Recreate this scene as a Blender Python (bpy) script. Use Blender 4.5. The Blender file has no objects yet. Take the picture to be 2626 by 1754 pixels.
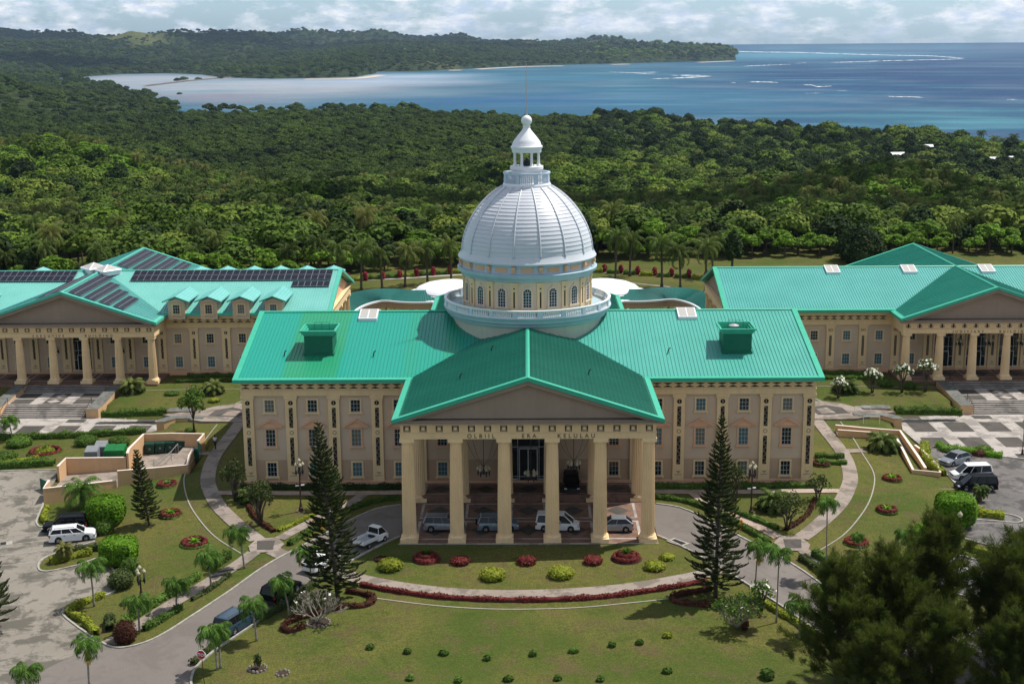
import bpy, bmesh, math, random
import numpy as np
from mathutils import Vector, Matrix, noise as mnoise
R = math.radians
PI = math.pi
sc = bpy.context.scene
COL = sc.collection

# ---------------------------------------------------------------- camera, sky, sun, exposure
CAM = Vector((0.0, -134.0, 51.0))
PITCH, YAW, ROLL = R(12.45), 0.0118, R(-0.42)
FPX = 3465.0                                   # focal length in pixels of the 2626 px wide photograph
fwd = Vector((-math.sin(YAW) * math.cos(PITCH), math.cos(YAW) * math.cos(PITCH), -math.sin(PITCH)))
r0 = Vector((math.cos(YAW), math.sin(YAW), 0)); u0 = r0.cross(fwd)
rgt = r0 * math.cos(ROLL) + u0 * math.sin(ROLL); upv = rgt.cross(fwd)
cam_data = bpy.data.cameras.new("camera")
cam_data.sensor_width = 36.0
cam_data.lens = 36.0 * FPX / 2626.0
cam_data.clip_start = 1.0
cam_data.clip_end = 80000.0
cam = bpy.data.objects.new("camera", cam_data)
m = Matrix((rgt, upv, -fwd)).transposed().to_4x4()
m.translation = CAM
cam.matrix_world = m
COL.objects.link(cam)
sc.camera = cam

SUN_EL, SUN_AZ = R(60.0), R(61.0)              # azimuth clockwise from +Y
sdir = Vector((math.sin(SUN_AZ) * math.cos(SUN_EL), math.cos(SUN_AZ) * math.cos(SUN_EL), math.sin(SUN_EL)))
world = bpy.data.worlds.new("World"); sc.world = world
world.use_nodes = True
wn, wl = world.node_tree.nodes, world.node_tree.links
wn.clear()
wout = wn.new("ShaderNodeOutputWorld"); wbg = wn.new("ShaderNodeBackground")
sky = wn.new("ShaderNodeTexSky"); sky.sky_type = 'NISHITA'; sky.sun_disc = False
sky.sun_elevation = SUN_EL; sky.sun_rotation = SUN_AZ; sky.altitude = 50; sky.air_density = 1.0; sky.dust_density = 0.6; sky.ozone_density = 2.0
wtc = wn.new("ShaderNodeTexCoord"); wsep = wn.new("ShaderNodeSeparateXYZ")
wl.new(wtc.outputs["Generated"], wsep.inputs[0])
def wmath(op, a, b=None, clamp=False):
    n = wn.new("ShaderNodeMath"); n.operation = op; n.use_clamp = clamp
    for i, v in enumerate((a, b)):
        if v is None: continue
        if isinstance(v, (int, float)): n.inputs[i].default_value = v
        else: wl.new(v, n.inputs[i])
    return n.outputs[0]
# broken cloud, flattened towards the horizon
wz = wmath('MAXIMUM', wsep.outputs[2], 0.0)
ccomb = wn.new("ShaderNodeCombineXYZ")
wl.new(wmath('MULTIPLY', wsep.outputs[0], 13.0), ccomb.inputs[0])
wl.new(wmath('MULTIPLY', wsep.outputs[1], 13.0), ccomb.inputs[1])
wl.new(wmath('MULTIPLY', wmath('POWER', wz, 0.85), 22.0), ccomb.inputs[2])
cn = wn.new("ShaderNodeTexNoise"); cn.inputs["Scale"].default_value = 1.9; cn.inputs["Detail"].default_value = 9; cn.inputs["Roughness"].default_value = 0.62
wl.new(ccomb.outputs[0], cn.inputs["Vector"])
cn2 = wn.new("ShaderNodeTexNoise"); cn2.inputs["Scale"].default_value = 4.2; cn2.inputs["Detail"].default_value = 8; cn2.inputs["Roughness"].default_value = 0.6
wl.new(ccomb.outputs[0], cn2.inputs["Vector"])
cr = wn.new("ShaderNodeValToRGB"); cr.color_ramp.elements[0].position = 0.45; cr.color_ramp.elements[1].position = 0.60
cr.color_ramp.elements[0].color = (0, 0, 0, 1); cr.color_ramp.elements[1].color = (1, 1, 1, 1)
wl.new(cn.outputs["Fac"], cr.inputs["Fac"])
cc = wn.new("ShaderNodeValToRGB")
cc.color_ramp.elements[0].position = 0.36; cc.color_ramp.elements[0].color = (5.4, 6.4, 8.2, 1)
cc.color_ramp.elements[1].position = 0.62; cc.color_ramp.elements[1].color = (9.6, 9.6, 9.8, 1)
wl.new(cn2.outputs["Fac"], cc.inputs["Fac"])
skyc = wn.new("ShaderNodeMixRGB"); skyc.blend_type = 'MULTIPLY'; skyc.inputs[0].default_value = 1.0
wl.new(sky.outputs[0], skyc.inputs[1])
tint = wn.new("ShaderNodeMixRGB"); wl.new(wmath('MULTIPLY', wz, 6.0, True), tint.inputs[0]); tint.inputs[1].default_value = (0.70, 0.98, 1.48, 1); tint.inputs[2].default_value = (1.10, 0.98, 0.82, 1); wl.new(tint.outputs[0], skyc.inputs[2])
wmix = wn.new("ShaderNodeMixRGB")
wl.new(wmath('MULTIPLY', cr.outputs["Color"], wmath('MULTIPLY', wmath('MINIMUM', wmath('ADD', wmath('MULTIPLY', wz, 55.0), 0.35), 1.0), 0.88)), wmix.inputs[0])
wl.new(skyc.outputs[0], wmix.inputs[1]); wl.new(cc.outputs["Color"], wmix.inputs[2])
wl.new(wmix.outputs[0], wbg.inputs[0]); wbg.inputs[1].default_value = 0.100
wl.new(wbg.outputs[0], wout.inputs[0])

sun_data = bpy.data.lights.new("sun", 'SUN'); sun_data.energy = 4.6; sun_data.angle = R(0.53); sun_data.color = (1.0, 0.955, 0.89)
sun = bpy.data.objects.new("sun", sun_data)
sun.rotation_euler = sdir.to_track_quat('Z', 'Y').to_euler()
COL.objects.link(sun)
sc.view_settings.view_transform = 'Standard'; sc.view_settings.look = 'None'
sc.view_settings.gamma = 1.0; sc.view_settings.exposure = 0.18
sc.cycles.max_bounces = 5; sc.cycles.diffuse_bounces = 2; sc.cycles.glossy_bounces = 2; sc.cycles.transmission_bounces = 3
sc.cycles.transparent_max_bounces = 6; sc.cycles.caustics_reflective = False; sc.cycles.caustics_refractive = False
sc.cycles.volume_bounces = 0

# ---------------------------------------------------------------- image point -> place on the ground
def ray(px, py):
    return fwd + rgt * ((px - 1313.0) / FPX) - upv * ((py - 877.0) / FPX)
def onz(px, py, z):
    d = ray(px, py); t = (z - CAM.z) / d.z; p = CAM + d * t
    return (p.x, p.y)
def ony(px, py, y):
    d = ray(px, py); t = (y - CAM.y) / d.y; p = CAM + d * t
    return (p.x, p.z)
# heights of the grounds, from control points (x, y, z)
HC = [(-14,5,0),(14,5,0),(0,5,0),(0,-6,-.05),(-20,0,0),(20,0,0),(-24,7,.15),(24,7,.15),(-33,15,.7),(33,15,.7),(-20,15,.65),(20,15,.65),(0,18,.7),
      (-40,18,.6),(40,18,.6),(-40,30,.7),(40,30,.7),(-36,45,.8),(36,45,.8),(0,-16,-.25),(0,-30,-.6),(0,-46,-1.0),(-20,-20,-.35),(20,-20,-.35),(-20,-46,-1.0),(20,-46,-1.0),
      (-34,-16,-.5),(34,-16,-.5),(-34,-34,-.9),(34,-34,-.9),(-44,-20,-.9),(44,-20,-.9),(-58,-25,-1.1),(58,-25,-1.1),(-36,0,-.05),(36,0,-.05),(-44,5,-.25),(44,5,-.25),
      (-54,5,-.75),(54,5,-.75),(-56,14,-.75),(56,14,-.75),(-64,10,-.8),(64,10,-.8),(-80,10,-.8),(80,10,-.8),(-52.5,28.3,.55),(-55.5,28.3,.4),(-80,-20,-1.1),(80,-20,-1.1),
      (-50,24,-.3),(50,24,-.3),(-46,30,.2),(46,30,.2),(-60,26,-.75),(60,26,-.75),(-75,30,-.75),(75,30,-.75),(-60,40,-.8),(60,40,-.8),(-75,42,-.8),(75,42,-.8),
      (-42,40,.7),(42,40,.7),(-46,48,.8),(46,48,.8),(-52,46,-.1),(52,46,-.1),(-50,56,1.0),(50,56,1.0),(-60,56,.6),(60,56,.6),(-50,66,1.2),(50,66,1.2),(-62,66,1.2),(62,66,1.2),(-75,62,.9),(75,62,.9),(-95,50,.4),(95,50,.4),
      (0,60,.8),(-40,80,1),(40,80,1),(0,90,.8),(-70,90,1),(70,90,1),(0,130,.8),(-60,130,.9),(60,130,.9),(0,180,.8),(-80,180,.8),(80,180,.8),(0,-80,-2),(-60,-80,-2.2),(60,-80,-2.2)]
_H = np.array(HC, float)
def hgt_np(x, y):
    x = np.asarray(x, float); y = np.asarray(y, float)
    d2 = (x[..., None] - _H[:, 0]) ** 2 + (y[..., None] - _H[:, 1]) ** 2
    w = np.exp(-d2 / (2 * 6.0 ** 2)) + 2e-4 / (1 + d2 / 100.0) ** 2
    return (w * _H[:, 2]).sum(-1) / w.sum(-1)
_hc = {}
def h(x, y):
    k = (round(x, 2), round(y, 2))
    v = _hc.get(k)
    if v is None:
        v = _hc[k] = float(hgt_np(x, y))
    return v
def G(px, py, dz=0.0):
    """the point of the ground seen at (px, py) of the photograph"""
    z = 0.0
    for _ in range(12):
        x, y = onz(px, py, z); z = 0.5 * z + 0.5 * (h(x, y) + dz)
    return (x, y)
D = 2626.0 / 2348.0
def d(x, y): return G(x * D, y * D)                 # a point read in the overview
def zA(x, y): return G(x / 3.5576, 1000 + y / 3.5576)
def zB(x, y): return G(x / 3.5576, 1314 + y / 3.5576)
def zC(x, y): return G(560 + x / 2.83, 1200 + y / 2.83)
def zD(x, y): return G(860 + x / 2.348, 1280 + y / 2.348)
def zE(x, y): return G(1700 + x / 3.136, 1100 + y / 3.136)
def zF(x, y): return G(2026 + x / 3.1367, 950 + y / 3.1367)
def zG(x, y): return G(1800 + x / 2.8426, 1250 + y / 2.8426)

# ---------------------------------------------------------------- objects
def tag(o, label=None, cat=None, group=None, kind=None):
    if label: o["label"] = label
    if cat: o["category"] = cat
    if group: o["group"] = group
    if kind: o["kind"] = kind
    return o
def empty(name, loc, rz=0.0, label=None, cat=None, group=None):
    o = bpy.data.objects.new(name, None); o.empty_display_size = 0.3
    o.location = loc; o.rotation_euler = (0, 0, rz); COL.objects.link(o)
    return tag(o, label, cat, group)
def link(name, me, parent=None, loc=None):
    o = bpy.data.objects.new(name, me); COL.objects.link(o)
    if parent: o.parent = parent
    if loc is not None: o.location = loc
    return o
def kids(o): return list(o.children)
def copy_tree(o, parent=None):
    c = o.copy(); COL.objects.link(c)
    if parent is not None: c.parent = parent
    for ch in kids(o): copy_tree(ch, c)
    return c
class MB:
    """collects shapes and links them as one mesh"""
    def __init__(s): s.v = []; s.f = []; s.m = []
    def add(s, vs, fs, mi=0):
        n = len(s.v); s.v.extend([tuple(p) for p in vs]); s.f.extend([tuple(i + n for i in f) for f in fs]); s.m.extend([mi] * len(fs)); return s
    def box(s, x0, x1, y0, y1, z0, z1, mi=0, M=None):
        vs = [(x, y, z) for z in (z0, z1) for x, y in ((x0, y0), (x1, y0), (x1, y1), (x0, y1))]
        if M is not None: vs = [tuple(M @ Vector(p)) for p in vs]
        return s.add(vs, [(0, 3, 2, 1), (4, 5, 6, 7), (0, 1, 5, 4), (1, 2, 6, 5), (2, 3, 7, 6), (3, 0, 4, 7)], mi)
    def quad(s, a, b, c, e, mi=0): return s.add([a, b, c, e], [(0, 1, 2, 3)], mi)
    def poly(s, pts, mi=0): return s.add(pts, [tuple(range(len(pts)))], mi)
    def prism(s, pts, axis, a0, a1, mi=0):
        """extrude a 2-D outline (counter-clockwise) along an axis"""
        n = len(pts)
        def P(p, a):
            return {'y': (p[0], a, p[1]), 'x': (a, p[0], p[1]), 'z': (p[0], p[1], a)}[axis]
        vs = [P(p, a0) for p in pts] + [P(p, a1) for p in pts]
        fs = [tuple(range(n)), tuple(range(2 * n - 1, n - 1, -1))] + [(i, (i + 1) % n, n + (i + 1) % n, n + i) for i in range(n)]
        return s.add(vs, fs, mi)
    def lathe(s, prof, seg=24, c=(0, 0, 0), mi=0, a0=0.0, a1=2 * PI, caps=True, flute=0.0, nfl=0):
        full = abs(a1 - a0 - 2 * PI) < 1e-6
        n = seg if full else seg + 1
        vs = []
        for r, z in prof:
            for i in range(n):
                a = a0 + (a1 - a0) * i / seg
                rr = r * (1 - (flute if (nfl and i % 2) else 0))
                vs.append((c[0] + rr * math.cos(a), c[1] + rr * math.sin(a), c[2] + z))
        fs = []
        for k in range(len(prof) - 1):
            for i in range(seg):
                j = (i + 1) % n
                fs.append((k * n + i, k * n + j, (k + 1) * n + j, (k + 1) * n + i))
        if full and caps:
            if prof[0][0] > 1e-4: fs.append(tuple(range(n - 1, -1, -1)))
            if prof[-1][0] > 1e-4: fs.append(tuple((len(prof) - 1) * n + i for i in range(n)))
        return s.add(vs, fs, mi)
    def tube(s, pts, rad, seg=6, mi=0):
        pts = [Vector(p) for p in pts]
        rads = rad if isinstance(rad, (list, tuple)) else [rad] * len(pts)
        vs = []; n = len(pts); prev = None
        for i, p in enumerate(pts):
            t = (pts[min(i + 1, n - 1)] - pts[max(i - 1, 0)])
            if t.length < 1e-9: t = Vector((0, 0, 1))
            t.normalize()
            ref = prev if prev is not None else (Vector((1, 0, 0)) if abs(t.x) < 0.8 else Vector((0, 1, 0)))
            u = (ref - t * ref.dot(t))
            if u.length < 1e-6: u = t.orthogonal()
            u.normalize(); w = t.cross(u); prev = u
            for k in range(seg):
                a = 2 * PI * k / seg
                vs.append(tuple(p + (u * math.cos(a) + w * math.sin(a)) * rads[i]))
        fs = []
        for i in range(n - 1):
            for k in range(seg):
                j = (k + 1) % seg
                fs.append((i * seg + k, i * seg + j, (i + 1) * seg + j, (i + 1) * seg + k))
        fs.append(tuple(range(seg - 1, -1, -1))); fs.append(tuple((n - 1) * seg + k for k in range(seg)))
        return s.add(vs, fs, mi)
    def shift(s, dx, dy, dz):
        s.v = [(x + dx, y + dy, z + dz) for x, y, z in s.v]; return s
    def mesh(s, name, mats, smooth=False):
        me = bpy.data.meshes.new(name)
        me.from_pydata(s.v, [], s.f)
        if not isinstance(mats, (list, tuple)): mats = [mats]
        for mt in mats: me.materials.append(mt)
        if len(mats) > 1: me.polygons.foreach_set("material_index", s.m)
        if smooth: me.polygons.foreach_set("use_smooth", [True] * len(s.f))
        me.update()
        if smooth == 'angle':
            bm = bmesh.new(); bm.from_mesh(me)
            for e in bm.edges:
                if len(e.link_faces) == 2 and e.calc_face_angle(0) > 0.6: e.smooth = False
            bm.to_mesh(me); bm.free()
        return me
    def obj(s, name, mats, parent=None, smooth=False, loc=None, fix=False):
        me = s.mesh(name, mats, smooth)
        if fix:
            bm = bmesh.new(); bm.from_mesh(me); bmesh.ops.recalc_face_normals(bm, faces=bm.faces); bm.to_mesh(me); bm.free()
        return link(name, me, parent, loc)
def np_mesh(name, V, F, mat, attr=None, smooth=False):
    """a mesh from numpy arrays: V (n,3), F (m,4)"""
    me = bpy.data.meshes.new(name); n, k = len(V), F.shape[1]; mfa = len(F)
    me.vertices.add(n); me.vertices.foreach_set("co", np.ascontiguousarray(V, np.float32).ravel())
    me.loops.add(mfa * k); me.loops.foreach_set("vertex_index", np.ascontiguousarray(F, np.int32).ravel())
    me.polygons.add(mfa); me.polygons.foreach_set("loop_start", np.arange(0, mfa * k, k, dtype=np.int32))
    me.update(calc_edges=True)
    if smooth: me.polygons.foreach_set("use_smooth", np.ones(mfa, bool))
    me.materials.append(mat)
    if attr:
        for an, arr in attr.items():
            arr = np.asarray(arr, np.float32)
            if arr.ndim == 1:
                a = me.attributes.new(an, 'FLOAT', 'POINT'); a.data.foreach_set("value", arr)
            else:
                a = me.attributes.new(an, 'FLOAT_COLOR', 'POINT'); a.data.foreach_set("color", np.c_[arr, np.ones(len(arr))].astype(np.float32).ravel())
    me.validate()
    return me

# ---------------------------------------------------------------- materials
MATS = {}
class NT:
    def __init__(s, name):
        s.m = bpy.data.materials.new(name); s.m.use_nodes = True; s.t = s.m.node_tree; s.n = s.t.nodes; s.l = s.t.links
        s.n.clear(); s.out = s.n.new("ShaderNodeOutputMaterial")
    def node(s, t, **kw):
        n = s.n.new(t)
        for k, v in kw.items():
            if k.startswith("i_"):
                n.inputs[k[2:].replace("_", " ")].default_value = v
            else: setattr(n, k, v)
        return n
    def link(s, a, b): s.l.new(a, b)
    def coords(s, kind="Object", scale=(1, 1, 1), rot=(0, 0, 0)):
        tc = s.n.new("ShaderNodeTexCoord"); mp = s.n.new("ShaderNodeMapping")
        mp.inputs["Scale"].default_value = scale; mp.inputs["Rotation"].default_value = rot
        s.l.new(tc.outputs[kind], mp.inputs[0]); return mp.outputs[0]
    def pos(s, scale=(1, 1, 1)):
        g = s.n.new("ShaderNodeNewGeometry"); mp = s.n.new("ShaderNodeMapping"); mp.inputs["Scale"].default_value = scale
        s.l.new(g.outputs["Position"], mp.inputs[0]); return mp.outputs[0]
    def noise(s, vec, scale, detail=4, rough=0.55, dist=0.0):
        n = s.node("ShaderNodeTexNoise"); n.inputs["Scale"].default_value = scale; n.inputs["Detail"].default_value = detail
        n.inputs["Roughness"].default_value = rough; n.inputs["Distortion"].default_value = dist
        s.l.new(vec, n.inputs["Vector"]); return n.outputs["Fac"]
    def node_noise_vec(s, v):
        n = s.node("ShaderNodeTexNoise"); n.inputs["Scale"].default_value = 0.6; s.l.new(v, n.inputs["Vector"])
        a = s.n.new("ShaderNodeVectorMath"); a.operation = 'MULTIPLY_ADD'; s.l.new(n.outputs["Color"], a.inputs[0]); a.inputs[1].default_value = (4, 4, 0); s.l.new(v, a.inputs[2]); return a.outputs[0]
    def ramp(s, fac, stops):
        n = s.n.new("ShaderNodeValToRGB"); e = n.color_ramp.elements
        while len(e) < len(stops): e.new(0.5)
        for i, (p, c) in enumerate(stops):
            e[i].position = p; e[i].color = (c[0], c[1], c[2], 1) if not isinstance(c, (int, float)) else (c, c, c, 1)
        s.l.new(fac, n.inputs[0]); return n.outputs[0]
    def mix(s, fac, a, b, mode='MIX'):
        n = s.n.new("ShaderNodeMixRGB"); n.blend_type = mode
        for i, v in enumerate((fac, a, b)):
            if isinstance(v, (int, float)): n.inputs[i].default_value = v if i == 0 else (v, v, v, 1)
            elif isinstance(v, (tuple, list)): n.inputs[i].default_value = (*v, 1)
            else: s.l.new(v, n.inputs[i])
        return n.outputs[0]
    def math(s, op, a, b=0.0, clamp=False):
        n = s.n.new("ShaderNodeMath"); n.operation = op; n.use_clamp = clamp
        for i, v in enumerate((a, b)):
            if isinstance(v, (int, float)): n.inputs[i].default_value = v
            else: s.l.new(v, n.inputs[i])
        return n.outputs[0]
    def bump(s, height, strength=0.3, dist=0.02):
        n = s.n.new("ShaderNodeBump"); n.inputs["Strength"].default_value = strength; n.inputs["Distance"].default_value = dist
        s.l.new(height, n.inputs["Height"]); return n.outputs[0]
    def bsdf(s, color, rough=0.7, spec=0.3, normal=None, metal=0.0, coat=0.0, emis=None):
        b = s.n.new("ShaderNodeBsdfPrincipled")
        for k, v in (("Base Color", color), ("Roughness", rough), ("Specular IOR Level", spec), ("Metallic", metal), ("Coat Weight", coat)):
            if isinstance(v, (int, float)): b.inputs[k].default_value = v
            elif isinstance(v, (tuple, list)): b.inputs[k].default_value = (*v, 1)
            else: s.l.new(v, b.inputs[k])
        if normal is not None: s.l.new(normal, b.inputs["Normal"])
        s.l.new(b.outputs[0], s.out.inputs[0]); s.b = b
        return s.m
def plain(name, col, rough=0.6, spec=0.3, metal=0.0, coat=0.0, var=0.10, scale=1.5, bump=0.0):
    t = NT(name); v = t.pos()
    n = t.noise(v, scale, 5, 0.6)
    c = t.mix(t.ramp(n, [(0.3, 0), (0.7, 1)]), tuple(x * (1 - var) for x in col), tuple(min(1, x * (1 + var)) for x in col))
    nm = t.bump(t.noise(v, scale * 12, 4), bump, 0.02) if bump else None
    return t.bsdf(c, rough, spec, nm, metal, coat)
def wallmat(name, col, stain=0.22, stcol=None):
    t = NT(name); v = t.pos()
    n = t.noise(v, 0.35, 6, 0.65); st = t.noise(t.pos((1.6, 1.6, 0.10)), 1.1, 6, 0.7)
    c = t.mix(t.ramp(n, [(0.3, 0), (0.7, 1)]), tuple(x * 0.9 for x in col), tuple(x * 1.06 for x in col))
    c = t.mix(t.ramp(st, [(0.48, 0), (0.75, stain)]), c, stcol or tuple(x * 0.5 for x in col))
    return t.bsdf(c, 0.85, 0.2, t.bump(t.noise(v, 9, 4), 0.15, 0.02))
M = MATS
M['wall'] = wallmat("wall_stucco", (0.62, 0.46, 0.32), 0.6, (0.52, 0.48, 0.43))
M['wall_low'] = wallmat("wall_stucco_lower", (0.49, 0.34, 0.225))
M['cream'] = wallmat("cream_trim", (0.82, 0.60, 0.34), 0.25)
M['peach'] = wallmat("peach_trim", (0.76, 0.45, 0.28), 0.15)
M['column'] = wallmat("column_plaster", (0.88, 0.64, 0.37), 0.3)
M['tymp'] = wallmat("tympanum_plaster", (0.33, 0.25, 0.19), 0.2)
M['black'] = plain("black_paint", (0.012, 0.011, 0.011), 0.5)
M['letter'] = plain("letter_metal", (0.09, 0.075, 0.05), 0.5)
M['motif'] = plain("carved_relief", (0.33, 0.25, 0.16), 0.8)
M['white'] = plain("white_paint", (0.80, 0.81, 0.83), 0.5, var=0.03, scale=0.3)
M['dome'] = None
M['blue'] = plain("pale_blue_paint", (0.50, 0.60, 0.70), 0.5, var=0.06, scale=0.4)
M['aqua'] = plain("aqua_paint", (0.38, 0.50, 0.545), 0.5, var=0.08, scale=0.4)
M['drum'] = wallmat("drum_stucco", (0.76, 0.60, 0.43), 0.15)
M['drumlow'] = wallmat("drum_base_stucco", (0.62, 0.60, 0.50), 0.25, (0.40, 0.33, 0.22))
t = NT("dome_sheet"); v = t.pos()
gz = t.n.new("ShaderNodeSeparateXYZ"); t.link(v, gz.inputs[0])
fr = t.math('FRACT', t.math('MULTIPLY', gz.outputs[2], 1.0 / 0.62))
c = t.mix(t.noise(v, 0.5, 5), (0.52, 0.545, 0.585), (0.63, 0.65, 0.685))
M['dome'] = t.bsdf(c, 0.38, 0.5)
def roofmat(name, a, b, patch=None, rough=0.38, tile=False, fresh=False):
    t = NT(name); v = t.pos()
    n = t.noise(v, 0.22, 6, 0.6)
    c = t.mix(t.ramp(n, [(0.3, 0), (0.7, 1)]), a, b)
    if fresh:      # the left half was recoated: stronger colour than the faded right half
        fx_ = t.n.new("ShaderNodeSeparateXYZ"); t.link(v, fx_.inputs[0])
        c = t.mix(t.ramp(t.math('MULTIPLY', t.math('ADD', fx_.outputs[0], 40.0), 0.0125), [(0.44, 0), (0.56, 1)]), (0.006, 0.29, 0.215), c)
    if patch:
        px_ = t.n.new("ShaderNodeSeparateXYZ"); t.link(v, px_.inputs[0])
        xx = t.math('ADD', t.math('MULTIPLY', px_.outputs[0], 0.0125), 0.5)      # x = -40 .. 40
        xx = t.math('ADD', xx, t.math('MULTIPLY', t.math('SUBTRACT', t.noise(v, 0.8, 3), 0.5), 0.012))
        c = t.mix(t.ramp(xx, [(0.143, 0), (0.147, 0.8), (0.222, 0.8), (0.226, 0.0), (0.312, 0.0), (0.325, 0.35), (0.345, 0.1), (0.372, 0.15), (0.378, 0.5), (0.395, 0.4), (0.41, 0)]), c, patch)
    sp = t.noise(v, 3.0, 6, 0.7)
    c = t.mix(t.ramp(sp, [(0.55, 0), (0.8, 0.25)]), c, (0.05, 0.16, 0.12))
    nm = None
    if tile:
        sx = t.n.new("ShaderNodeSeparateXYZ"); t.link(v, sx.inputs[0])
        fx = t.math('ABSOLUTE', t.math('SUBTRACT', t.math('FRACT', t.math('MULTIPLY', sx.outputs[0], 2.2)), 0.5))
        fy = t.math('ABSOLUTE', t.math('SUBTRACT', t.math('FRACT', t.math('MULTIPLY', sx.outputs[1], 3.4)), 0.5))
        hh = t.math('ADD', fx, fy)
        nm = t.bump(hh, 0.8, 0.10)
        c = t.mix(t.ramp(t.math('MAXIMUM', fx, fy), [(0.44, 0), (0.5, 0.7)]), c, (0.0, 0.10, 0.075))
    return t.bsdf(c, rough, 0.5, nm)
M['roof'] = roofmat("green_metal_roof", (0.055, 0.33, 0.265), (0.075, 0.38, 0.305), (0.02, 0.27, 0.115), fresh=True)
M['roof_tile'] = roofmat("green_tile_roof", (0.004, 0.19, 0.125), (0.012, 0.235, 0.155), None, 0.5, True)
M['roof_exec'] = roofmat("pale_green_metal_roof", (0.14, 0.43, 0.38), (0.18, 0.49, 0.43), None)
M['roof_jud'] = roofmat("teal_metal_roof", (0.055, 0.33, 0.29), (0.08, 0.385, 0.34), None)
M['roof_exec_tile'] = roofmat("pale_green_tile_roof", (0.12, 0.45, 0.41), (0.17, 0.50, 0.46), None, 0.5, True)
M['fascia'] = plain("green_fascia_paint", (0.045, 0.40, 0.26), 0.45, var=0.08)
M['fascia_exec'] = plain("pale_green_fascia_paint", (0.08, 0.43, 0.32), 0.45, var=0.08)
M['ridge_dark'] = plain("dark_green_paint", (0.006, 0.13, 0.075), 0.55)
M['colonnade_roof'] = plain("dark_teal_roof", (0.012, 0.13, 0.11), 0.45)
M['glass'] = NT("window_glass").bsdf((0.012, 0.017, 0.018), 0.08, 0.6)
M['curtain'] = NT("window_glass_curtained").bsdf((0.06, 0.13, 0.14), 0.25, 0.6)
M['curtain2'] = NT("window_glass_pale").bsdf((0.13, 0.13, 0.095), 0.2, 0.6)
M['sash'] = plain("white_sash", (0.45, 0.47, 0.47), 0.6)
M['sky_glass'] = plain("dusty_skylight", (0.42, 0.40, 0.37), 0.5, var=0.15, scale=8)
t = NT("solar_cells")
M['solar'] = t.bsdf((0.007, 0.008, 0.018), 0.45, 0.2)
M['alu'] = plain("aluminium_edge", (0.22, 0.23, 0.25), 0.4)
t = NT("lawn_grass"); v = t.pos()
a = t.noise(v, 0.055, 5, 0.6); b = t.noise(v, 0.42, 6, 0.65, 0.4); e = t.noise(v, 7.0, 4, 0.7)
g2 = t.noise(v, 1.7, 5, 0.7)
c = t.mix(t.ramp(a, [(0.40, 0), (0.58, 1)]), (0.070, 0.105, 0.015), (0.150, 0.138, 0.034))
c = t.mix(t.ramp(b, [(0.50, 0), (0.66, 0.85)]), c, (0.135, 0.092, 0.048))
c = t.mix(t.ramp(b, [(0.30, 0.8), (0.44, 0)]), c, (0.050, 0.082, 0.012))
c = t.mix(t.ramp(g2, [(0.34, 0.5), (0.52, 0)]), c, (0.058, 0.062, 0.016))
g3 = t.noise(v, 3.6, 6, 0.75)
c = t.mix(t.ramp(g3, [(0.54, 0), (0.64, 0.55)]), c, (0.115, 0.135, 0.035))
c = t.mix(t.ramp(e, [(0.38, 0.75), (0.60, 0)]), c, (0.036, 0.046, 0.012))
M['lawn'] = t.bsdf(c, 0.9, 0.1, t.bump(t.noise(v, 14, 5, 0.7), 0.6, 0.06))
def paving(name, ca, cb, st, sc_=0.5, rough=0.85):
    t = NT(name); v = t.pos()
    a = t.noise(v, sc_, 7, 0.68, 0.3); b = t.noise(v, sc_ * 0.25, 5, 0.6); e = t.noise(v, 11, 4, 0.7)
    c = t.mix(t.ramp(b, [(0.35, 0), (0.65, 1)]), ca, cb)
    cr_ = t.node("ShaderNodeTexVoronoi", feature='DISTANCE_TO_EDGE'); cr_.inputs["Scale"].default_value = 0.16; t.link(t.node_noise_vec(v), cr_.inputs["Vector"])
    c = t.mix(t.ramp(a, [(0.49, 0), (0.57, 0.85)]), c, st)
    c = t.mix(t.ramp(cr_.outputs["Distance"], [(0.004, 0.6), (0.012, 0)]), c, st)
    c = t.mix(t.ramp(e, [(0.35, 0.3), (0.65, 0)]), c, tuple(x * 0.5 for x in ca))
    return t.bsdf(c, rough, 0.25, t.bump(e, 0.2, 0.02))
M['asphalt'] = paving("drive_asphalt", (0.165, 0.145, 0.128), (0.20, 0.175, 0.155), (0.15, 0.13, 0.115), 0.2)
M['lot'] = paving("weathered_lot_concrete", (0.225, 0.20, 0.165), (0.285, 0.255, 0.21), (0.085, 0.078, 0.062), 0.3)
M['lot_wet'] = paving("stained_wet_lot", (0.115, 0.105, 0.095), (0.21, 0.19, 0.175), (0.05, 0.045, 0.042), 0.35, 0.5)
M['path'] = paving("footpath_concrete", (0.27, 0.22, 0.18), (0.34, 0.29, 0.25), (0.15, 0.125, 0.10), 0.35)
M['path_pink'] = paving("pinkish_footpath", (0.40, 0.30, 0.235), (0.44, 0.35, 0.28), (0.26, 0.19, 0.15), 0.5)
M['tile_dark'] = paving("dark_paving_panel", (0.075, 0.067, 0.057), (0.105, 0.093, 0.08), (0.06, 0.055, 0.05), 0.6)
M['plaza'] = paving("plaza_concrete", (0.40, 0.355, 0.32), (0.47, 0.43, 0.39), (0.22, 0.20, 0.18), 0.4)
M['kerb'] = plain("kerb_concrete", (0.33, 0.31, 0.27), 0.8, var=0.3, scale=2.0)
M['drain'] = plain("drain_channel", (0.30, 0.285, 0.235), 0.8, var=0.15)
M['pink'] = paving("pink_terrace_paving", (0.21, 0.12, 0.085), (0.25, 0.15, 0.105), (0.14, 0.085, 0.065), 0.9)
M['soil'] = plain("bed_soil", (0.045, 0.03, 0.02), 0.95, var=0.4, scale=6)
M['stone'] = plain("border_stone", (0.22, 0.20, 0.17), 0.9, var=0.4, scale=6)
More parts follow.
